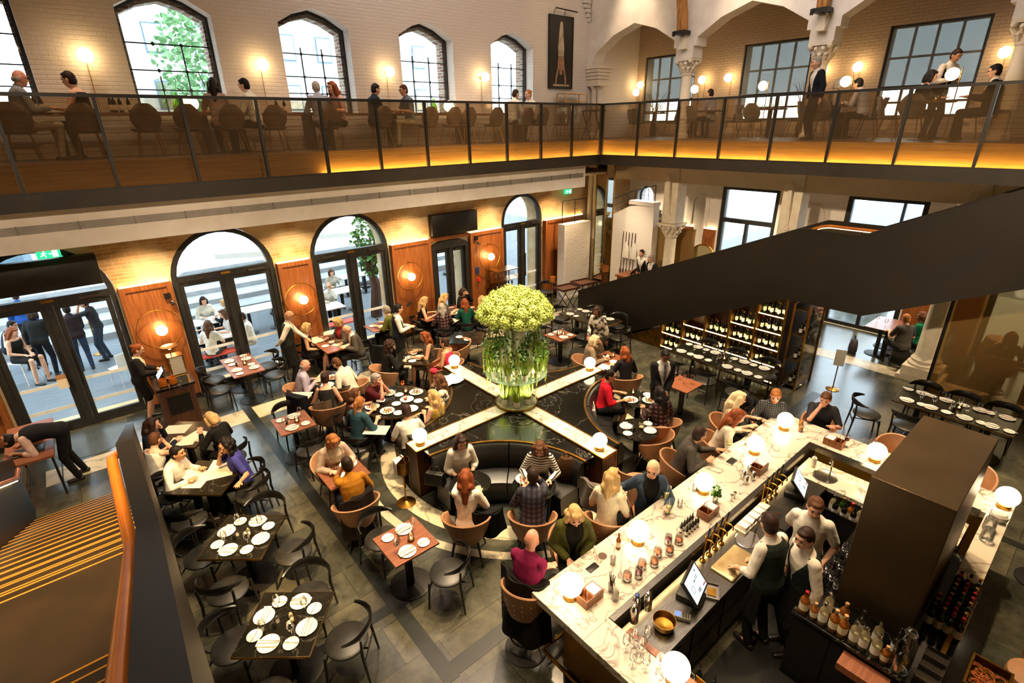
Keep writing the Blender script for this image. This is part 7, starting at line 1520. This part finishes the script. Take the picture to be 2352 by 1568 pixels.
up('woman with long black hair upstairs below the tree window', 490, 208, 70, f=True, top=('tee', fab('#c8a8a0')), hair=('long', 'black'), Y=12.1)
up('dark haired man in a white shirt upstairs beside the second wall globe', 577, 203, 140, top=('long', whitecloth), hair=('short', 'black'), Y=12.0)
up('man in a pale blue shirt upstairs seen from behind', 728, 197, 80, top=('long', fab('#9a9cae')), hair=('short', 'grey'))
up('woman with wavy auburn hair upstairs in the second arched window', 774, 208, 200, f=True, top=('tee', fab('#c89c98')), hair=('wavy', 'auburn'))
up('man in a navy shirt upstairs left of the third window', 851, 210, 0, top=('long', navy), hair=('short', 'black'), Y=12.1)
up('man with glasses in a grey blue polo upstairs', 938, 208, 180, top=('short', fab('#7a8490')), bot=('trousers', fab('#b0a486')), hair=('short', 'brown'), glasses=True, Y=12.1)
up('man in a white shirt upstairs below the narrow window', 1176, 221, 0, top=('long', whitecloth), hair=('short', 'dark'), Y=12.2)
up('woman with pinned fair hair upstairs beside the narrow window', 1221, 228, 180, f=True, top=('tee', whitecloth), hair=('bun', 'ginger'), Y=12.2)
def up2(label, px, py, face, X, stand=False, **k):
    d = (CF + CR*((px-1176)/FPX) - CU*((py-784)/FPX)); q = EYE+d*(X/d.x); k.setdefault('vox', .0125)
    return person(label, (X, q.y, ZU), R(face), 'stand' if stand else 'sit', **k)
for k, (y, x) in enumerate(((11.3, 15.7), (9.2, 15.5), (7.4, 15.6), (5.4, 14.9), (3.45, 14.3))):
    table('dining_table', (x, y, ZU), 0, .75, .75, 'round dark table upstairs behind the railing, '+['first', 'second', 'third', 'fourth', 'fifth'][k]+' from the corner', round_=.42, top=darkwalnut, base=.25); TP['U%d' % k] = (x, y)
    for j, a in enumerate((100, -80) if k in (0, 1, 2, 4) else (95, -85)):
        BEET2.put((x+.66*cos(R(a)), y+.66*sin(R(a)), ZU), R(a+180), 'taupe shell chair with brass legs at the %s side of the %s upstairs table' % (['left', 'right'][j], ['first', 'second', 'third', 'fourth', 'fifth'][k]))
    BEET2.put((x-.68, y+.1, ZU), 0, 'taupe shell chair with its back to the railing at the %s upstairs table' % ['first', 'second', 'third', 'fourth', 'fifth'][k])
    for j in range(4): a = 1.57*j+.5; (WINE, TUMB, TEA, WINE)[j].put((x+.2*cos(a), y+.2*sin(a), ZU+.751), 0, ['empty wine glass', 'water tumbler', 'lit tealight', 'tall wine glass'][j]+' on the %s upstairs table' % ['first', 'second', 'third', 'fourth', 'fifth'][k])
    for j in range(2): a = 1.75+pi*j; PLATE.put((x+.28*cos(a), y+.28*sin(a), ZU+.751), 0, 'white plate on the %s upstairs table' % ['first', 'second', 'third', 'fourth', 'fifth'][k], 'plates on the %s upstairs table' % ['first', 'second', 'third', 'fourth', 'fifth'][k])
PPL = [('man in a pale lilac shirt at an upstairs table between the first columns', 1636, 245, 80, 15.6, dict(top=('long', fab('#b4b0c0')), hair=('short', 'dark'))), ('woman in brown leaning at the upstairs table by the first column', 1560, 255, -60, 15.4, dict(f=True, top=('long', fab('#6a5444')), hair=('long', 'dark'))),
       ('woman with grey blonde hair and a grey top at the fourth upstairs table', 1908, 225, -70, 14.9, dict(f=True, top=('half', fab('#9a9488')), hair=('bob', 'grey'))), ('man in a pale blue shirt hunched over the fourth upstairs table', 1990, 222, 80, 14.8, dict(top=('long', fab('#b0b0c0')), bot=('trousers', blackcloth), hair=('short', 'black'), lean=18)),
       ('woman with black hair in a dark jacket at the fifth upstairs table', 2112, 210, -70, 14.3, dict(f=True, top=('long', whitecloth), jacket=fab('#1c1a1a'), hair=('bob', 'black'))), ('man in a black suit with his arm on the railing upstairs', 2290, 190, 100, 14.2, dict(top=('long', whitecloth), jacket=fab('#151414'), hair=('short', 'black'), glasses=True, lean=4))]
for lb, px, py, fc, X, kw in PPL: up2(lb, px, py, fc, X, **kw)
up2('man in a dark suit walking upstairs in front of the second column', 1880, 190, 140, 14.05, True, top=('long', whitecloth), jacket=fab('#1b1d26'), hair=('short', 'grey'), L='side', Rr='side')
up2('waiter in a black waistcoat bending over the fifth upstairs table', 2170, 150, -120, 15.0, True, top=('long', fab('#e8dcd0')), vest=blackcloth, hair=('short', 'dark'), skin='tan', L='tablet', Rr='tablet', lean=14, head=(0, 25))
def floor_globe(px, py, X, label, h=1.75, left=False):
    d = (CF + CR*((px-1176)/FPX) - CU*((py-784)/FPX)); q = EYE+d*(X/d.x); hz = q.z-ZU
    o = empty('globe_floor_lamp', (X, q.y-.13, ZU), 0, label, 'floor lamp', 'globe lamps upstairs'); M().lathe([(.13, 0), (.13, .012), (.02, .02)], 20).tube([(0, 0, 0), (0, 0, hz+.12)], .009, 8).tube([(0, 0, hz), (0, .06, hz)], .012, 6).build('brass_stand', brass, o); M().ball((0, .14, hz), .115, 20, 14).build('globe', glow_soft, o)
floor_globe(1462, 212, 15.9, 'globe lamp on a brass stand upstairs in the left corner'); floor_globe(1596, 205, 15.4, 'globe lamp on a brass stand upstairs by the first column'); floor_globe(1753, 197, 14.9, 'globe lamp on a brass stand upstairs in front of the second blind window'); floor_globe(1944, 187, 14.4, 'globe lamp on a brass stand upstairs between the standing man and the third window'); floor_globe(2189, 170, 13.9, 'globe lamp on a brass stand upstairs in front of the waiter')
# bottles, globe and vases on the window counter
for k, (px, n) in enumerate(((75, 'left'), (250, 'middle'), (258, 'middle'), (272, 'middle'), (292, 'middle'), (632, 'right'), (650, 'right'), (90, 'left'))): BR.put((at(px, 215, 0).x*0+(EYE+(CF+CR*((px-1176)/FPX)-CU*((225-784)/FPX))*(12.62/(CF+CR*((px-1176)/FPX)-CU*((225-784)/FPX)).y)).x, 12.62, ZU+.751), 0, 'wine bottle on the window counter upstairs, in the %s group' % n, 'bottles on the window counter, %s group' % n)
for px, lb in ((435, 'globe lamp on the window counter below the tree window'), (1030, 'globe lamp on the window counter below the third window')):
    d = (CF+CR*((px-1176)/FPX)-CU*((225-784)/FPX)); q = EYE+d*(12.65/d.y); bar_globe((q.x, 12.65, ZU+.751), lb, .14)
for px, lb in ((405, 'tall green glass vase below the tree window upstairs'), (995, 'green glass bottle vase below the third window upstairs')):
    d = (CF+CR*((px-1176)/FPX)-CU*((225-784)/FPX)); q = EYE+d*(12.62/d.y); o = empty('green_vase', (q.x, 12.62, ZU+.751), 0, lb, 'vase'); M().lathe([(.06, 0), (.1, .06), (.09, .16), (.03, .26), (.025, .36)], 16).build('glass', glassmat('green_glass', (.55, .85, .25), .8), o); M().tube([(0, 0, .02), (.01, 0, .3), (.06, 0, .62)], .004, 5).build('twig', stemm, o)
o = empty('etagere', (13.3, 12.75, ZU), 0, 'low brass shelf trolley under the acrobat artwork', 'trolley'); m = M()
for x in (-.5, .5):
    for y in (-.18, .18): m.box(x-.012, y-.012, 0, x+.012, y+.012, 1.35)
for z in (.3, .8, 1.1, 1.33): m.box(-.5, -.18, z, .5, .18, z+.015)
m.build('brass_frame', brass, o)
o = empty('folding_tray_stand', (12.9, 11.5, ZU), .3, 'folding tray stand upstairs in the balcony corner', 'tray stand'); M().tube([(-.3, -.2, 0), (.3, -.2, .8)], .015, 6).tube([(.3, -.2, 0), (-.3, -.2, .8)], .015, 6).tube([(-.3, .2, 0), (.3, .2, .8)], .015, 6).tube([(.3, .2, 0), (-.3, .2, .8)], .015, 6).build('legs', darkwalnut, o); M().box(-.38, -.26, .8, .38, .26, .83).build('tray', darkwalnut, o)
for (x, y), lb in (((16.6, 11.95), 'vase of bare twigs upstairs at the first blind window'), ((16.6, 6.95), 'vase of bare twigs upstairs before the second blind window')):
    o = empty('twig_vase', (x, y, ZU), 0, lb, 'vase'); M().lathe([(.09, 0), (.13, .2), (.06, .6), (.05, .75)], 16).build('vase_body', darkwalnut, o); m = M(); rnd = random.Random(3)
    for k in range(16):
        a = rnd.random()*6.28; q = V((0, 0, .7)); P_ = [q.copy()]
        for j in range(5): q = q+V((.07*cos(a)+rnd.uniform(-.06, .06), .09*sin(a)+rnd.uniform(-.06, .06), .14)); P_.append(q.copy())
        m.tube(P_, [.008, .007, .006, .005, .004, .003], 5)
    m.build('twigs', darkwalnut, o)
# ------------------------------------------------------------------ ground floor odds and ends
o = empty('host_desk', (.78, 11.85, 0), 0, 'walnut host desk with menus and a lit lamp beside the left glass door', 'desk'); M().box(-.3, -.42, 0, .3, .42, 1.0).build('desk_body', darkwalnut, o); M().box(-.34, -.46, 1.0, .34, .46, 1.05).build('desk_top', marble_black, o, bevel=.004); M().box(-.2, -.435, .45, .2, -.421, .85).build('black_panel', blackm, o); M().box(-.22, -.43, .85, .22, -.425, .87).build('brass_line', brass, o)
o = empty('menu_rack', (.95, 12.05, 1.051), 0, 'brass rack packed with menus on the host desk', 'rack'); m = M()
for x in (-.13, .13):
    for y in (-.12, .12): m.box(x-.01, y-.01, 0, x+.01, y+.01, .42)
m.box(-.14, -.13, .0, .14, .13, .012).box(-.14, -.13, .41, .14, .13, .42).build('brass_frame', brass, o)
for k in range(9): M().box(-.115+.004*(k % 3), -.1, .02+.042*k, .115, .1, .05+.042*k).build('menu_stack', paper, o)
o = empty('picture_lamp', (.9, 12.0, 1.5), 0, 'brass disc lamp over the menus on the host desk', 'lamp'); M().lathe([(.16, .0), (.16, .012), (0, .02)], 28, (0, 0, .18)).tube([(0, 0, -.02), (0, .12, .05), (0, .1, .19)], .012, 6).build('brass_shade', brass, o); M().ball((0, 0, .15), .035, 10, 8).build('bulb', glow_soft, o)
till((.62, 11.85, 1.051), R(180), 'tilted tablet till facing the hostess on the host desk', .8)
for k in range(2): o = empty('wine_cooler', (.6+.17*k, 11.55, 1.051), 0, ['left', 'right'][k]+' copper pot of pens on the host desk', 'pot', 'copper pots on the host desk'); M().lathe([(.06, 0), (.075, .02), (.075, .15), (.07, .15), (.07, .02), (0, .015)], 20).build('pot', copper, o)
o = empty('side_table', (-1.5, 11.3, 0), 0, 'side table with trays where the waiter bends at the far left', 'table'); M().box(-.32, -.8, .76, .32, .8, .8).build('table_top', walnut_h, o)
for x in (-.28, .28):
    for y in (-.74, .74): M().tube([(x, y, .76), (x, y, 0)], .018, 6).build('leg', blackm, o)
M().tube([(-.28, -.74, .2), (-.28, .74, .2)], .01, 6).tube([(.28, -.74, .2), (.28, .74, .2)], .01, 6).build('stretcher', blackm, o)
for (x, y), lb in (((-1.55, 11.6), 'black tray of cutlery under the bending waiter\'s hands'), ((-1.5, 10.9), 'black tray at the near end of the waiter\'s side table')): tag(M().rbox(-.2, -.14, 0, .2, .14, .03, .02).build('black_tray', blackm), lb, 'tray').location = (x, y, .801)
o = empty('wine_bucket_stand', (3.06, 6.47, 0), 0, 'brass wine bucket on a stand with a white napkin beside the front banquette', 'wine bucket')
M().lathe([(.16, 0), (.16, .01), (.06, .03), (.014, .05), (.012, .58), (.05, .6)], 28).build('stand', brass, o); M().lathe([(.09, .6), (.1, .61), (.125, .84), (.12, .84), (.095, .62), (0, .615)], 24).build('bucket', brass_soft, o); M().tube([(.0, -.125, .8), (.0, -.09, .92), (0, .09, .92), (0, .125, .8)], .008, 6).build('handle', brass, o)
M().loft([[(-.14, -.06, .66), (-.13, .05, .64), (-.12, .05, .64), (-.13, -.06, .66)], [(-.13, -.06, .85), (-.12, .06, .87), (-.11, .06, .87), (-.12, -.06, .85)], [(.02, -.05, .93), (.03, .05, .91), (.03, .05, .9), (.02, -.05, .92)]]).build('napkin', linen, o)
p = at(1281, 690, 0); o = empty('ice_bucket_stand', (11.9, 12.1, 0), 0, 'slim brass stand with ice buckets by the white pier', 'stand'); M().lathe([(.14, 0), (.14, .01), (.012, .03), (.012, .85), (.14, .86), (.14, .875), (0, .876)], 24).build('stand', brass, o); M().lathe([(.07, .876), (.09, 1.05), (.085, 1.05), (.06, .89), (0, .885)], 18).build('bucket', copper, o)
for k, (x, y) in enumerate(((11.85, 11.4), (12.72, 11.45))):
    o = empty('butler_tray', (x, y, 0), R(-8), ['left', 'right'][k]+' butler tray on crossed legs in front of the white pier', 'tray stand'); M().box(-.36, -.27, .8, .36, .27, .82).box(-.36, -.28, .82, .36, -.265, .87).box(-.36, .265, .82, .36, .28, .87).box(-.365, -.27, .82, -.35, .27, .87).box(.35, -.27, .82, .365, .27, .87).build('tray', darkwalnut, o)
    for y2 in (-.22, .22): M().tube([(-.28, y2, .8), (.28, y2, 0)], .015, 6).build('leg', blackm, o); M().tube([(.28, y2*.9, .8), (-.28, y2*.9, 0)], .015, 6).build('leg', blackm, o)
o = empty('wine_glass_station', (10.15, 12.55, 0), 0, 'wooden service station with a rack of hanging wine glasses by the last door', 'cabinet'); M().box(-.42, -.25, 0, .42, .25, .9).build('cabinet_body', walnut, o); M().box(-.44, -.27, .9, .44, .27, .94).build('cabinet_top', marble_black, o)
m = M()
for x in (-.42, .42):
    for y in (-.25, .25): m.box(x-.012, y-.012, .94, x+.012, y+.012, 1.55)
m.box(-.43, -.26, 1.53, .43, .26, 1.555).box(-.43, -.26, 1.22, .43, .26, 1.235).build('brass_rack', brass, o)
for k in range(12): WINE.put((9.82+.13*(k % 6), 12.45+.2*(k//6), 1.2355), 0, 'wine glass standing on the rack of the service station by the last door', 'glasses on the service station')
for k in range(5): BK.put((9.85+.15*k, 12.5, .9405), 0, 'dark bottle inside the service station by the last door', 'bottles in the service station', scale=(.8, .8, .8))
o = empty('poseur_stand', (12.45, 4.1+.0-.65, 0), R(20), 'small brass post with a white notice beside the wine case', 'stand'); M().lathe([(.14, 0), (.14, .01), (.012, .04), (.012, .8)], 24).build('post', brass, o); M().box(-.02, -.1, .6, .0, .1, .98).build('notice', linen, o)
# handbags, coats
o = empty('grey_handbag', (at(1362, 950, .56).x, at(1362, 950, .56).y, .467), R(-45), 'pale grey structured handbag on the right banquette', 'handbag'); M().box(-.07, -.16, 0, .07, .16, .24, top=(-.035, -.13, .035, .13)).build('bag_body', mat('grey_leather', '#a8a89a', .45, c2='#98988a'), o, bevel=.012); M().tube([(0, -.07, .23), (0, -.06, .33), (0, 0, .36), (0, .06, .33), (0, .07, .23)], .008, 6).build('handle', MATS['grey_leather'], o); M().box(.05, -.02, .12, .062, .02, .15).build('clasp', brass, o)
o = empty('black_handbag', (at(1000, 1105, .5).x, at(1000, 1105, .5).y, .467), .6, 'black handbag with a chain on the left of the front banquette', 'handbag'); M().box(-.08, -.17, 0, .08, .17, .2, top=(-.05, -.15, .05, .15)).build('bag_body', leather_black, o, bevel=.015); M().tube([(0, -.12, .19), (.02, -.06, .3), (.02, .06, .3), (0, .12, .19)], .007, 6).build('chain', chrome, o)
o = empty('brown_backpack', (at(1300, 1085, .6).x, at(1300, 1085, .6).y, .467), R(40), 'brown canvas backpack on the front banquette beside the striped top', 'backpack'); M().loft([[(.1*w*cos(a), .16*w*sin(a), z) for a in [2*pi*k/16 for k in range(16)]] for z, w in ((0, .85), (.06, 1.05), (.2, 1.05), (.34, .9), (.42, .6), (.44, .3))]).build('bag_body', fab('#4a3018'), o); M().tube([(0, -.04, .43), (0, -.03, .5), (0, .03, .5), (0, .04, .43)], .01, 6).build('handle', fab('#4a3018'), o); M().loft([[(.11+.0*k, .1*cos(a), .2+.1*sin(a)) for a in [2*pi*j/12 for j in range(12)]] if k else [(.095, .11*cos(a), .2+.11*sin(a)) for a in [2*pi*j/12 for j in range(12)]] for k in (0, 1)]).build('pocket', fab('#3e2814'), o)
def coat(px, py, z, ang, label, mt, w=.27, drop=.5):
    p = at(px, py, z); m = M(); rings = []
    for i in range(9):
        t = i/8; zz = z+.03-drop*t if i > 1 else z+.03*(i+.5); r = .34+.05*t+(.0 if i > 0 else -.06)
        rings.append([((r+.025*sin(7*a+2*t))*cos(a), (r+.025*sin(7*a+2*t))*sin(a), zz+.02*sin(3*a)) for a in [R(180-62+124*k/20) for k in range(21)]]+[((r-.022)*cos(a), (r-.022)*sin(a), zz+.02*sin(3*a)) for a in [R(180+62-124*k/20) for k in range(21)]])
    m.loft(rings); o = m.build('draped_coat', mt); tag(o, label, 'coat'); o.location = (p.x+.33*cos(R(ang)), p.y+.33*sin(R(ang)), 0); o.rotation_euler = (0, 0, R(ang)); return o
coat(835, 1145, .80, 110, 'dark brown coat draped over the tub chair of the mustard polo', fab('#1e1712'), drop=.62); coat(760, 922, .8, 115, 'grey brown scarf draped over the tub chair of the charcoal top', fab('#5c4c3a'), drop=.42); coat(668, 915, .8, 20, 'dark navy coat hung over the tub chair of the man in lilac', fab('#14161c'), drop=.62)
coat(1105, 1185, .72, 45, 'black jacket hung on the tub chair of the white shirt', fab('#101010'), drop=.35); coat(1192, 1345, 1.1, 20, 'black coat hung over the bar stool of the magenta jumper', fab('#17140f'), drop=.85); coat(1010, 715, .76, 90, 'grey coat hung over the chair of the dark plaid shirt', fab('#57504a'), drop=.5); coat(1372, 1130, 1.08, 20, 'grey jacket over the bar stool of the blonde in cream', fab('#6a6258'), drop=.35)
coat(872, 800, .78, 45, 'dark coat over the tub chair of the curly haired woman', fab('#121214'), drop=.45)
tag(M().loft([[(x+.1*(1-abs(t)), t*.22, .905+.03*(1+sin(9*t+x*20))*.6) for t in [-1+2*k/12 for k in range(13)]] for x in (-.2, -.1, 0, .1, .2)], cap=False, closed=False).build('pale_scarf', linen), 'pale scarf dropped on the black shelf behind the patterned blouse', 'scarf').location = (5.15, 8.2, -.0)
# ------------------------------------------------------------------ outside the doors
white_t = mat('white_table', '#e6e6e2', .4, 0, c2='#dcdcd8'); orange_t = mat('orange_bench', '#c8442a', .5, 0, c2='#b03a22')
OT = [(2.3, 14.85, .0, 'white'), (3.8, 16.6, 0, 'white'), (2.4, 16.35, 0, 'white'), (5.2, 15.2, 0, 'white'), (6.4, 16.6, 0, 'white'), (7.6, 18.2, 0, 'white'), (12.2, 16.0, 0, 'white')]
for k, (x, y, a, c) in enumerate(OT): table('terrace_table', (x, y, -.02), a, 1.2, .7, 'white terrace table outside the arched doors, '+['first', 'second', 'third', 'fourth', 'fifth', 'sixth', 'seventh'][k]+' from the left', top=white_t, two=True, base=.2)
for x, y, lb in ((2.0, 14.35, 'second'), (5.3, 14.4, 'third')): o = empty('bench', (x, y, -.02), 0, 'orange bench on the terrace outside the %s glass door' % lb, 'bench'); M().box(-.7, -.16, .42, .7, .16, .46).build('seat', orange_t, o); M().box(-.6, -.12, 0, -.55, .12, .42).build('leg', blackm, o); M().box(.55, -.12, 0, .6, .12, .42).build('leg', blackm, o)
def outp(label, x, y, face, pose='sit', **k): k.setdefault('vox', .0135); return person(label, (x, y, -.02), R(face), pose, **k)
def outs(label, px, py, face, pose='stand', **k): p = at(px, py, -.02); outp(label, p.x, p.y, face, pose, **k)
outs('man in a dark hooded jacket standing outside the left glass door', 122, 862, 70, top=('long', fab('#1d2022')), jacket=fab('#23272a'), bot=('trousers', fab('#20242c')), hair=('bob', 'dark'), L='side', Rr='clasp')
outs('man in a dark brown jacket and jeans outside the left glass door', 203, 848, 95, top=('long', fab('#2c2224')), jacket=fab('#2a2022'), bot=('trousers', fab('#33445e')), hair=('short', 'black'), L='clasp', Rr='clasp')
outs('man in a grey polo shirt and jeans by the brass post outside', 250, 824, 165, top=('short', fab('#34363c')), bot=('trousers', fab('#3a465a')), hair=('short', 'dark'), skin='tan', L='face', Rr='side')
outs('person in a bright blue coat standing outside beyond the hooded jacket', 85, 808, 90, top=('long', fab('#1f4f9a')), jacket=fab('#1f4f9a'), hair=('short', 'dark'), L='side', Rr='side')
outs('woman in a black dress perched on a stool outside the left door', 66, 880, -40, 'sit', f=True, top=('dress', blackcloth), bot=(None, None), hair=('long', 'auburn'), L='lap', Rr='lap', head=(0, 25), sh=.6)
outs('waiter in a dark waistcoat crouching outside the left door', 40, 850, -20, 'sit', top=('long', whitecloth), vest=fab('#2a2c36'), hair=('short', 'black'), skin='tan', lean=20, sh=.5)
o = empty('bar_chair', at(66, 880, -.02), R(-40), 'white wire stool under the woman outside the left door', 'stool'); m = M()
for sx in (-1, 1):
    for sy in (-1, 1): M().tube([(sx*.14, sy*.14, .6), (sx*.2, sy*.2, 0)], .012, 6).build('leg', white_t, o)
M().box(-.18, -.18, .585, .18, .18, .605).build('seat', white_t, o)
o = empty('wire_chair', at(292, 880, -.02), R(120), 'white wire chair outside between the standing men and the hostess', 'chair'); M().box(-.2, -.2, .44, .2, .2, .46).build('seat', white_t, o); M().box(-.21, -.2, .46, -.19, .2, .85).build('back', white_t, o)
for sx in (-1, 1):
    for sy in (-1, 1): M().tube([(sx*.17, sy*.17, .44), (sx*.2, sy*.2, 0)], .01, 6).build('leg', white_t, o)
OP = [('woman with dark hair in white smiling outside the second door', 2.37, 16.9, -85, dict(f=True, top=('long', whitecloth), hair=('bob', 'dark'))), ('woman in black with fair hair seen outside the second door', 2.85, 16.0, 130, dict(f=True, top=('long', blackcloth), hair=('short', 'blonde'))), ('woman with long brown hair in white outside the second door, back turned', 1.95, 14.3, 60, dict(f=True, top=('tee', whitecloth), bot=('trousers', jeans), hair=('long', 'brown'))), ('bearded man in a white shirt at the right of the second door outside', 2.95, 14.45, 170, dict(top=('long', whitecloth), bot=('trousers', fab('#b8b4a8')), hair=('short', 'dark'), beard='dark')), ('woman with long dark hair in a white top facing left outside the second door', 2.65, 15.1, 180, dict(f=True, top=('tee', fab('#d0c8c0')), hair=('long', 'brown'))), ('man in a pale shirt at the left edge of the second door outside', 1.55, 15.2, 10, dict(top=('long', fab('#c8ccd4')), hair=('short', 'brown'))),
      ('man with glasses in a white shirt outside the third door', 5.7, 15.85, -100, dict(top=('long', whitecloth), hair=('bald', 'grey'), glasses=True, L='chin')), ('woman in pale blue outside the third door', 4.75, 16.0, -60, dict(f=True, top=('long', fab('#a8b4c4')), hair=('long', 'dark'))), ('woman seated at a far terrace table beyond the third door', 6.4, 17.4, -90, dict(f=True, top=('long', fab('#c0bcb0')), hair=('bob', 'brown')))]
for lb, x, y, fc, kw in OP: outp(lb, x, y, fc, **kw)
outp('man in a dark suit standing outside the last arched door', 11.35, 16.4, 120, 'stand', top=('long', fab('#20242a')), hair=('short', 'grey'), L='side', Rr='side')
o = empty('queue_post', at(230, 812, -.02), 0, 'brass queue post standing outside between the two men', 'post'); M().lathe([(.16, 0), (.16, .015), (.02, .04), (.02, .92), (.04, .94), (.03, .98), (0, 1.0)], 24).build('post', brass, o)
o = empty('door_notice', (-.92, 13.08, .95), 0, 'orange and white notice stuck on the left glass door', 'notice'); M().box(-.09, -.006, 0, .09, -.002, .2).build('white_sheet', paper, o); M().box(-.09, -.006, .2, .09, -.002, .3).build('orange_band', tanleather, o)
# parasols
can = mat('white_canvas', '#e9e9e6', .8, 0, c2='#dededb', scale=2)
for k, (x, y) in enumerate(((1.2, 17.4), (4.7, 18.0), (8.2, 18.9), (11.8, 18.2))):
    o = empty('parasol', (x, y, -.02), .3, 'large white parasol on the terrace, '+['first', 'second', 'third', 'fourth'][k]+' from the left', 'parasol'); M().lathe([(1.7, 2.35), (1.72, 2.2), (1.71, 2.35), (0, 2.95)], 4).build('canopy', can, o, smooth=0); M().lathe([(.03, 0), (.03, 2.9)], 10).build('pole', steelm, o); M().lathe([(.3, 0), (.3, .08), (.04, .1)], 16).build('base', blackm, o)
# a tree, a shrub and pale buildings beyond
def tree(loc, label, H=9, rc=2.6, n=900, seed=1, lm=None, s=.28):
    rnd = random.Random(seed); o = empty('tree', loc, 0, label, 'tree'); m = M().tube([(0, 0, 0), (.1, 0, H*.3), (-.1, .1, H*.62)], [.2, .16, .1], 8)
    for k in range(7): a = k*2.4; m.tube([(0, 0, H*.42), (.5*rc*cos(a), .5*rc*sin(a), H*.62), (.85*rc*cos(a), .85*rc*sin(a), H*(.68+.04*(k % 4)))], [.09, .06, .02], 6)
    m.build('trunk', darkwalnut, o); m = M()
    for k in range(n):
        a = rnd.random()*6.28; z = rnd.uniform(-1, 1); q = rc*math.sqrt(max(0, 1-z*z))*rnd.uniform(.45, 1); p = V((q*cos(a), q*sin(a), H*.7+z*H*.3)); leaf(m, p, s*rnd.uniform(.7, 1.3), (rnd.uniform(-1, 1), rnd.uniform(-1, 1), rnd.uniform(-1, .6)))
    m.build('crown', lm or leafm, o); return o
tleaf = mat('plane_tree_leaf', '#86ad78', .6, 0, c2='#6c9862', scale=6)
tree((6.5, 26.5, 0), 'leafy green tree behind the second tall arched window', 11, 2.4, 2600, 2, tleaf, .26); tree((7.0, 15.4, 0), 'tall thin shrub climbing beside the third arched door', 3.4, .5, 420, 5, leafm, .14)
bpale = mat('pale_render', '#dfe2e4', .8, 0, c2='#d6dadd', scale=2); bblue = mat('blue_grey_tiles', '#6f8796', .6, 0, c2='#5d7686', scale=8)
def house(loc, sx, sy, h, label, mt, nw=4, nf=4):
    o = empty('building', loc, 0, label, 'building'); M().box(-sx/2, 0, 0, sx/2, sy, h).build('walls', mt, o); M().box(-sx/2-.2, -.2, h, sx/2+.2, sy, h+.4).build('cornice', whiteplaster, o)
    for i in range(nw):
        for j in range(nf): x = -sx/2+sx*(i+.5)/nw; z = 1.2+j*(h-1)/nf; w = M().box(x-.5, -.08, z, x+.5, -.01, z+1.5).build('window', bblue, o); M().box(x-.44, -.1, z+.08, x+.44, -.081, z+1.42).build('pane', chrome, w)
    return o
house((-7.5, 24, 0), 12, 4, 15, 'tall grey block with balconies seen in the first window upstairs', bblue, 5, 5); house((17, 38, 0), 24, 5, 12.5, 'long pale brick building across the square behind the arched windows', bpale, 10, 4)
o = empty('red_awning', (24, 9.5, 0), 0, 'red awning across the street seen through the back door', 'awning'); M().box(-.05, -3.5, 2.9, 1.5, 1.5, 3.0, top=(.5, -3.5, 1.5, 1.5)).build('canvas', mat('red_canvas', '#b0262a', .7, c2='#98201f'), o); M().box(1.2, -3.5, 0, 1.3, -3.4, 2.9).build('post', blackm, o)
house2 = empty('street_planter', (21, 5.6, 0), 0, 'grey planter with green shrubs in the street at the right', 'planter'); M().box(-.4, -.8, 0, .4, .8, .7).build('box', bpale, house2); m = M()
for k in range(160): leaf(m, (random.uniform(-.4, .4), random.uniform(-.8, .8), random.uniform(.7, 1.2)), .2, (random.uniform(-1, 1), random.uniform(-1, 1), .7))
m.build('shrub', leafm, house2)
run_jobs()
for pr in (CH, TUB, STOOL, BEET, BEET2, PLATE, DPLATE, SETTING, BREAD, WINE, WINER, WINEW, WINEO, TUMB, AMB, COCK, TEA, SALT, PEPPER, MENU, FOOD, BW, BR, BK, BG, BS, BP, BSP, BRS, BEER, JAR, JARR): pr.done()
# ------------------------------------------------------------------ finishing: tell look-alikes apart by their place
ORD = ['leftmost', 'second from left', 'third from left', 'fourth from left', 'fifth from left', 'sixth from left', 'seventh from left', 'eighth from left', 'ninth from left', 'tenth from left']
bpy.context.view_layer.update()
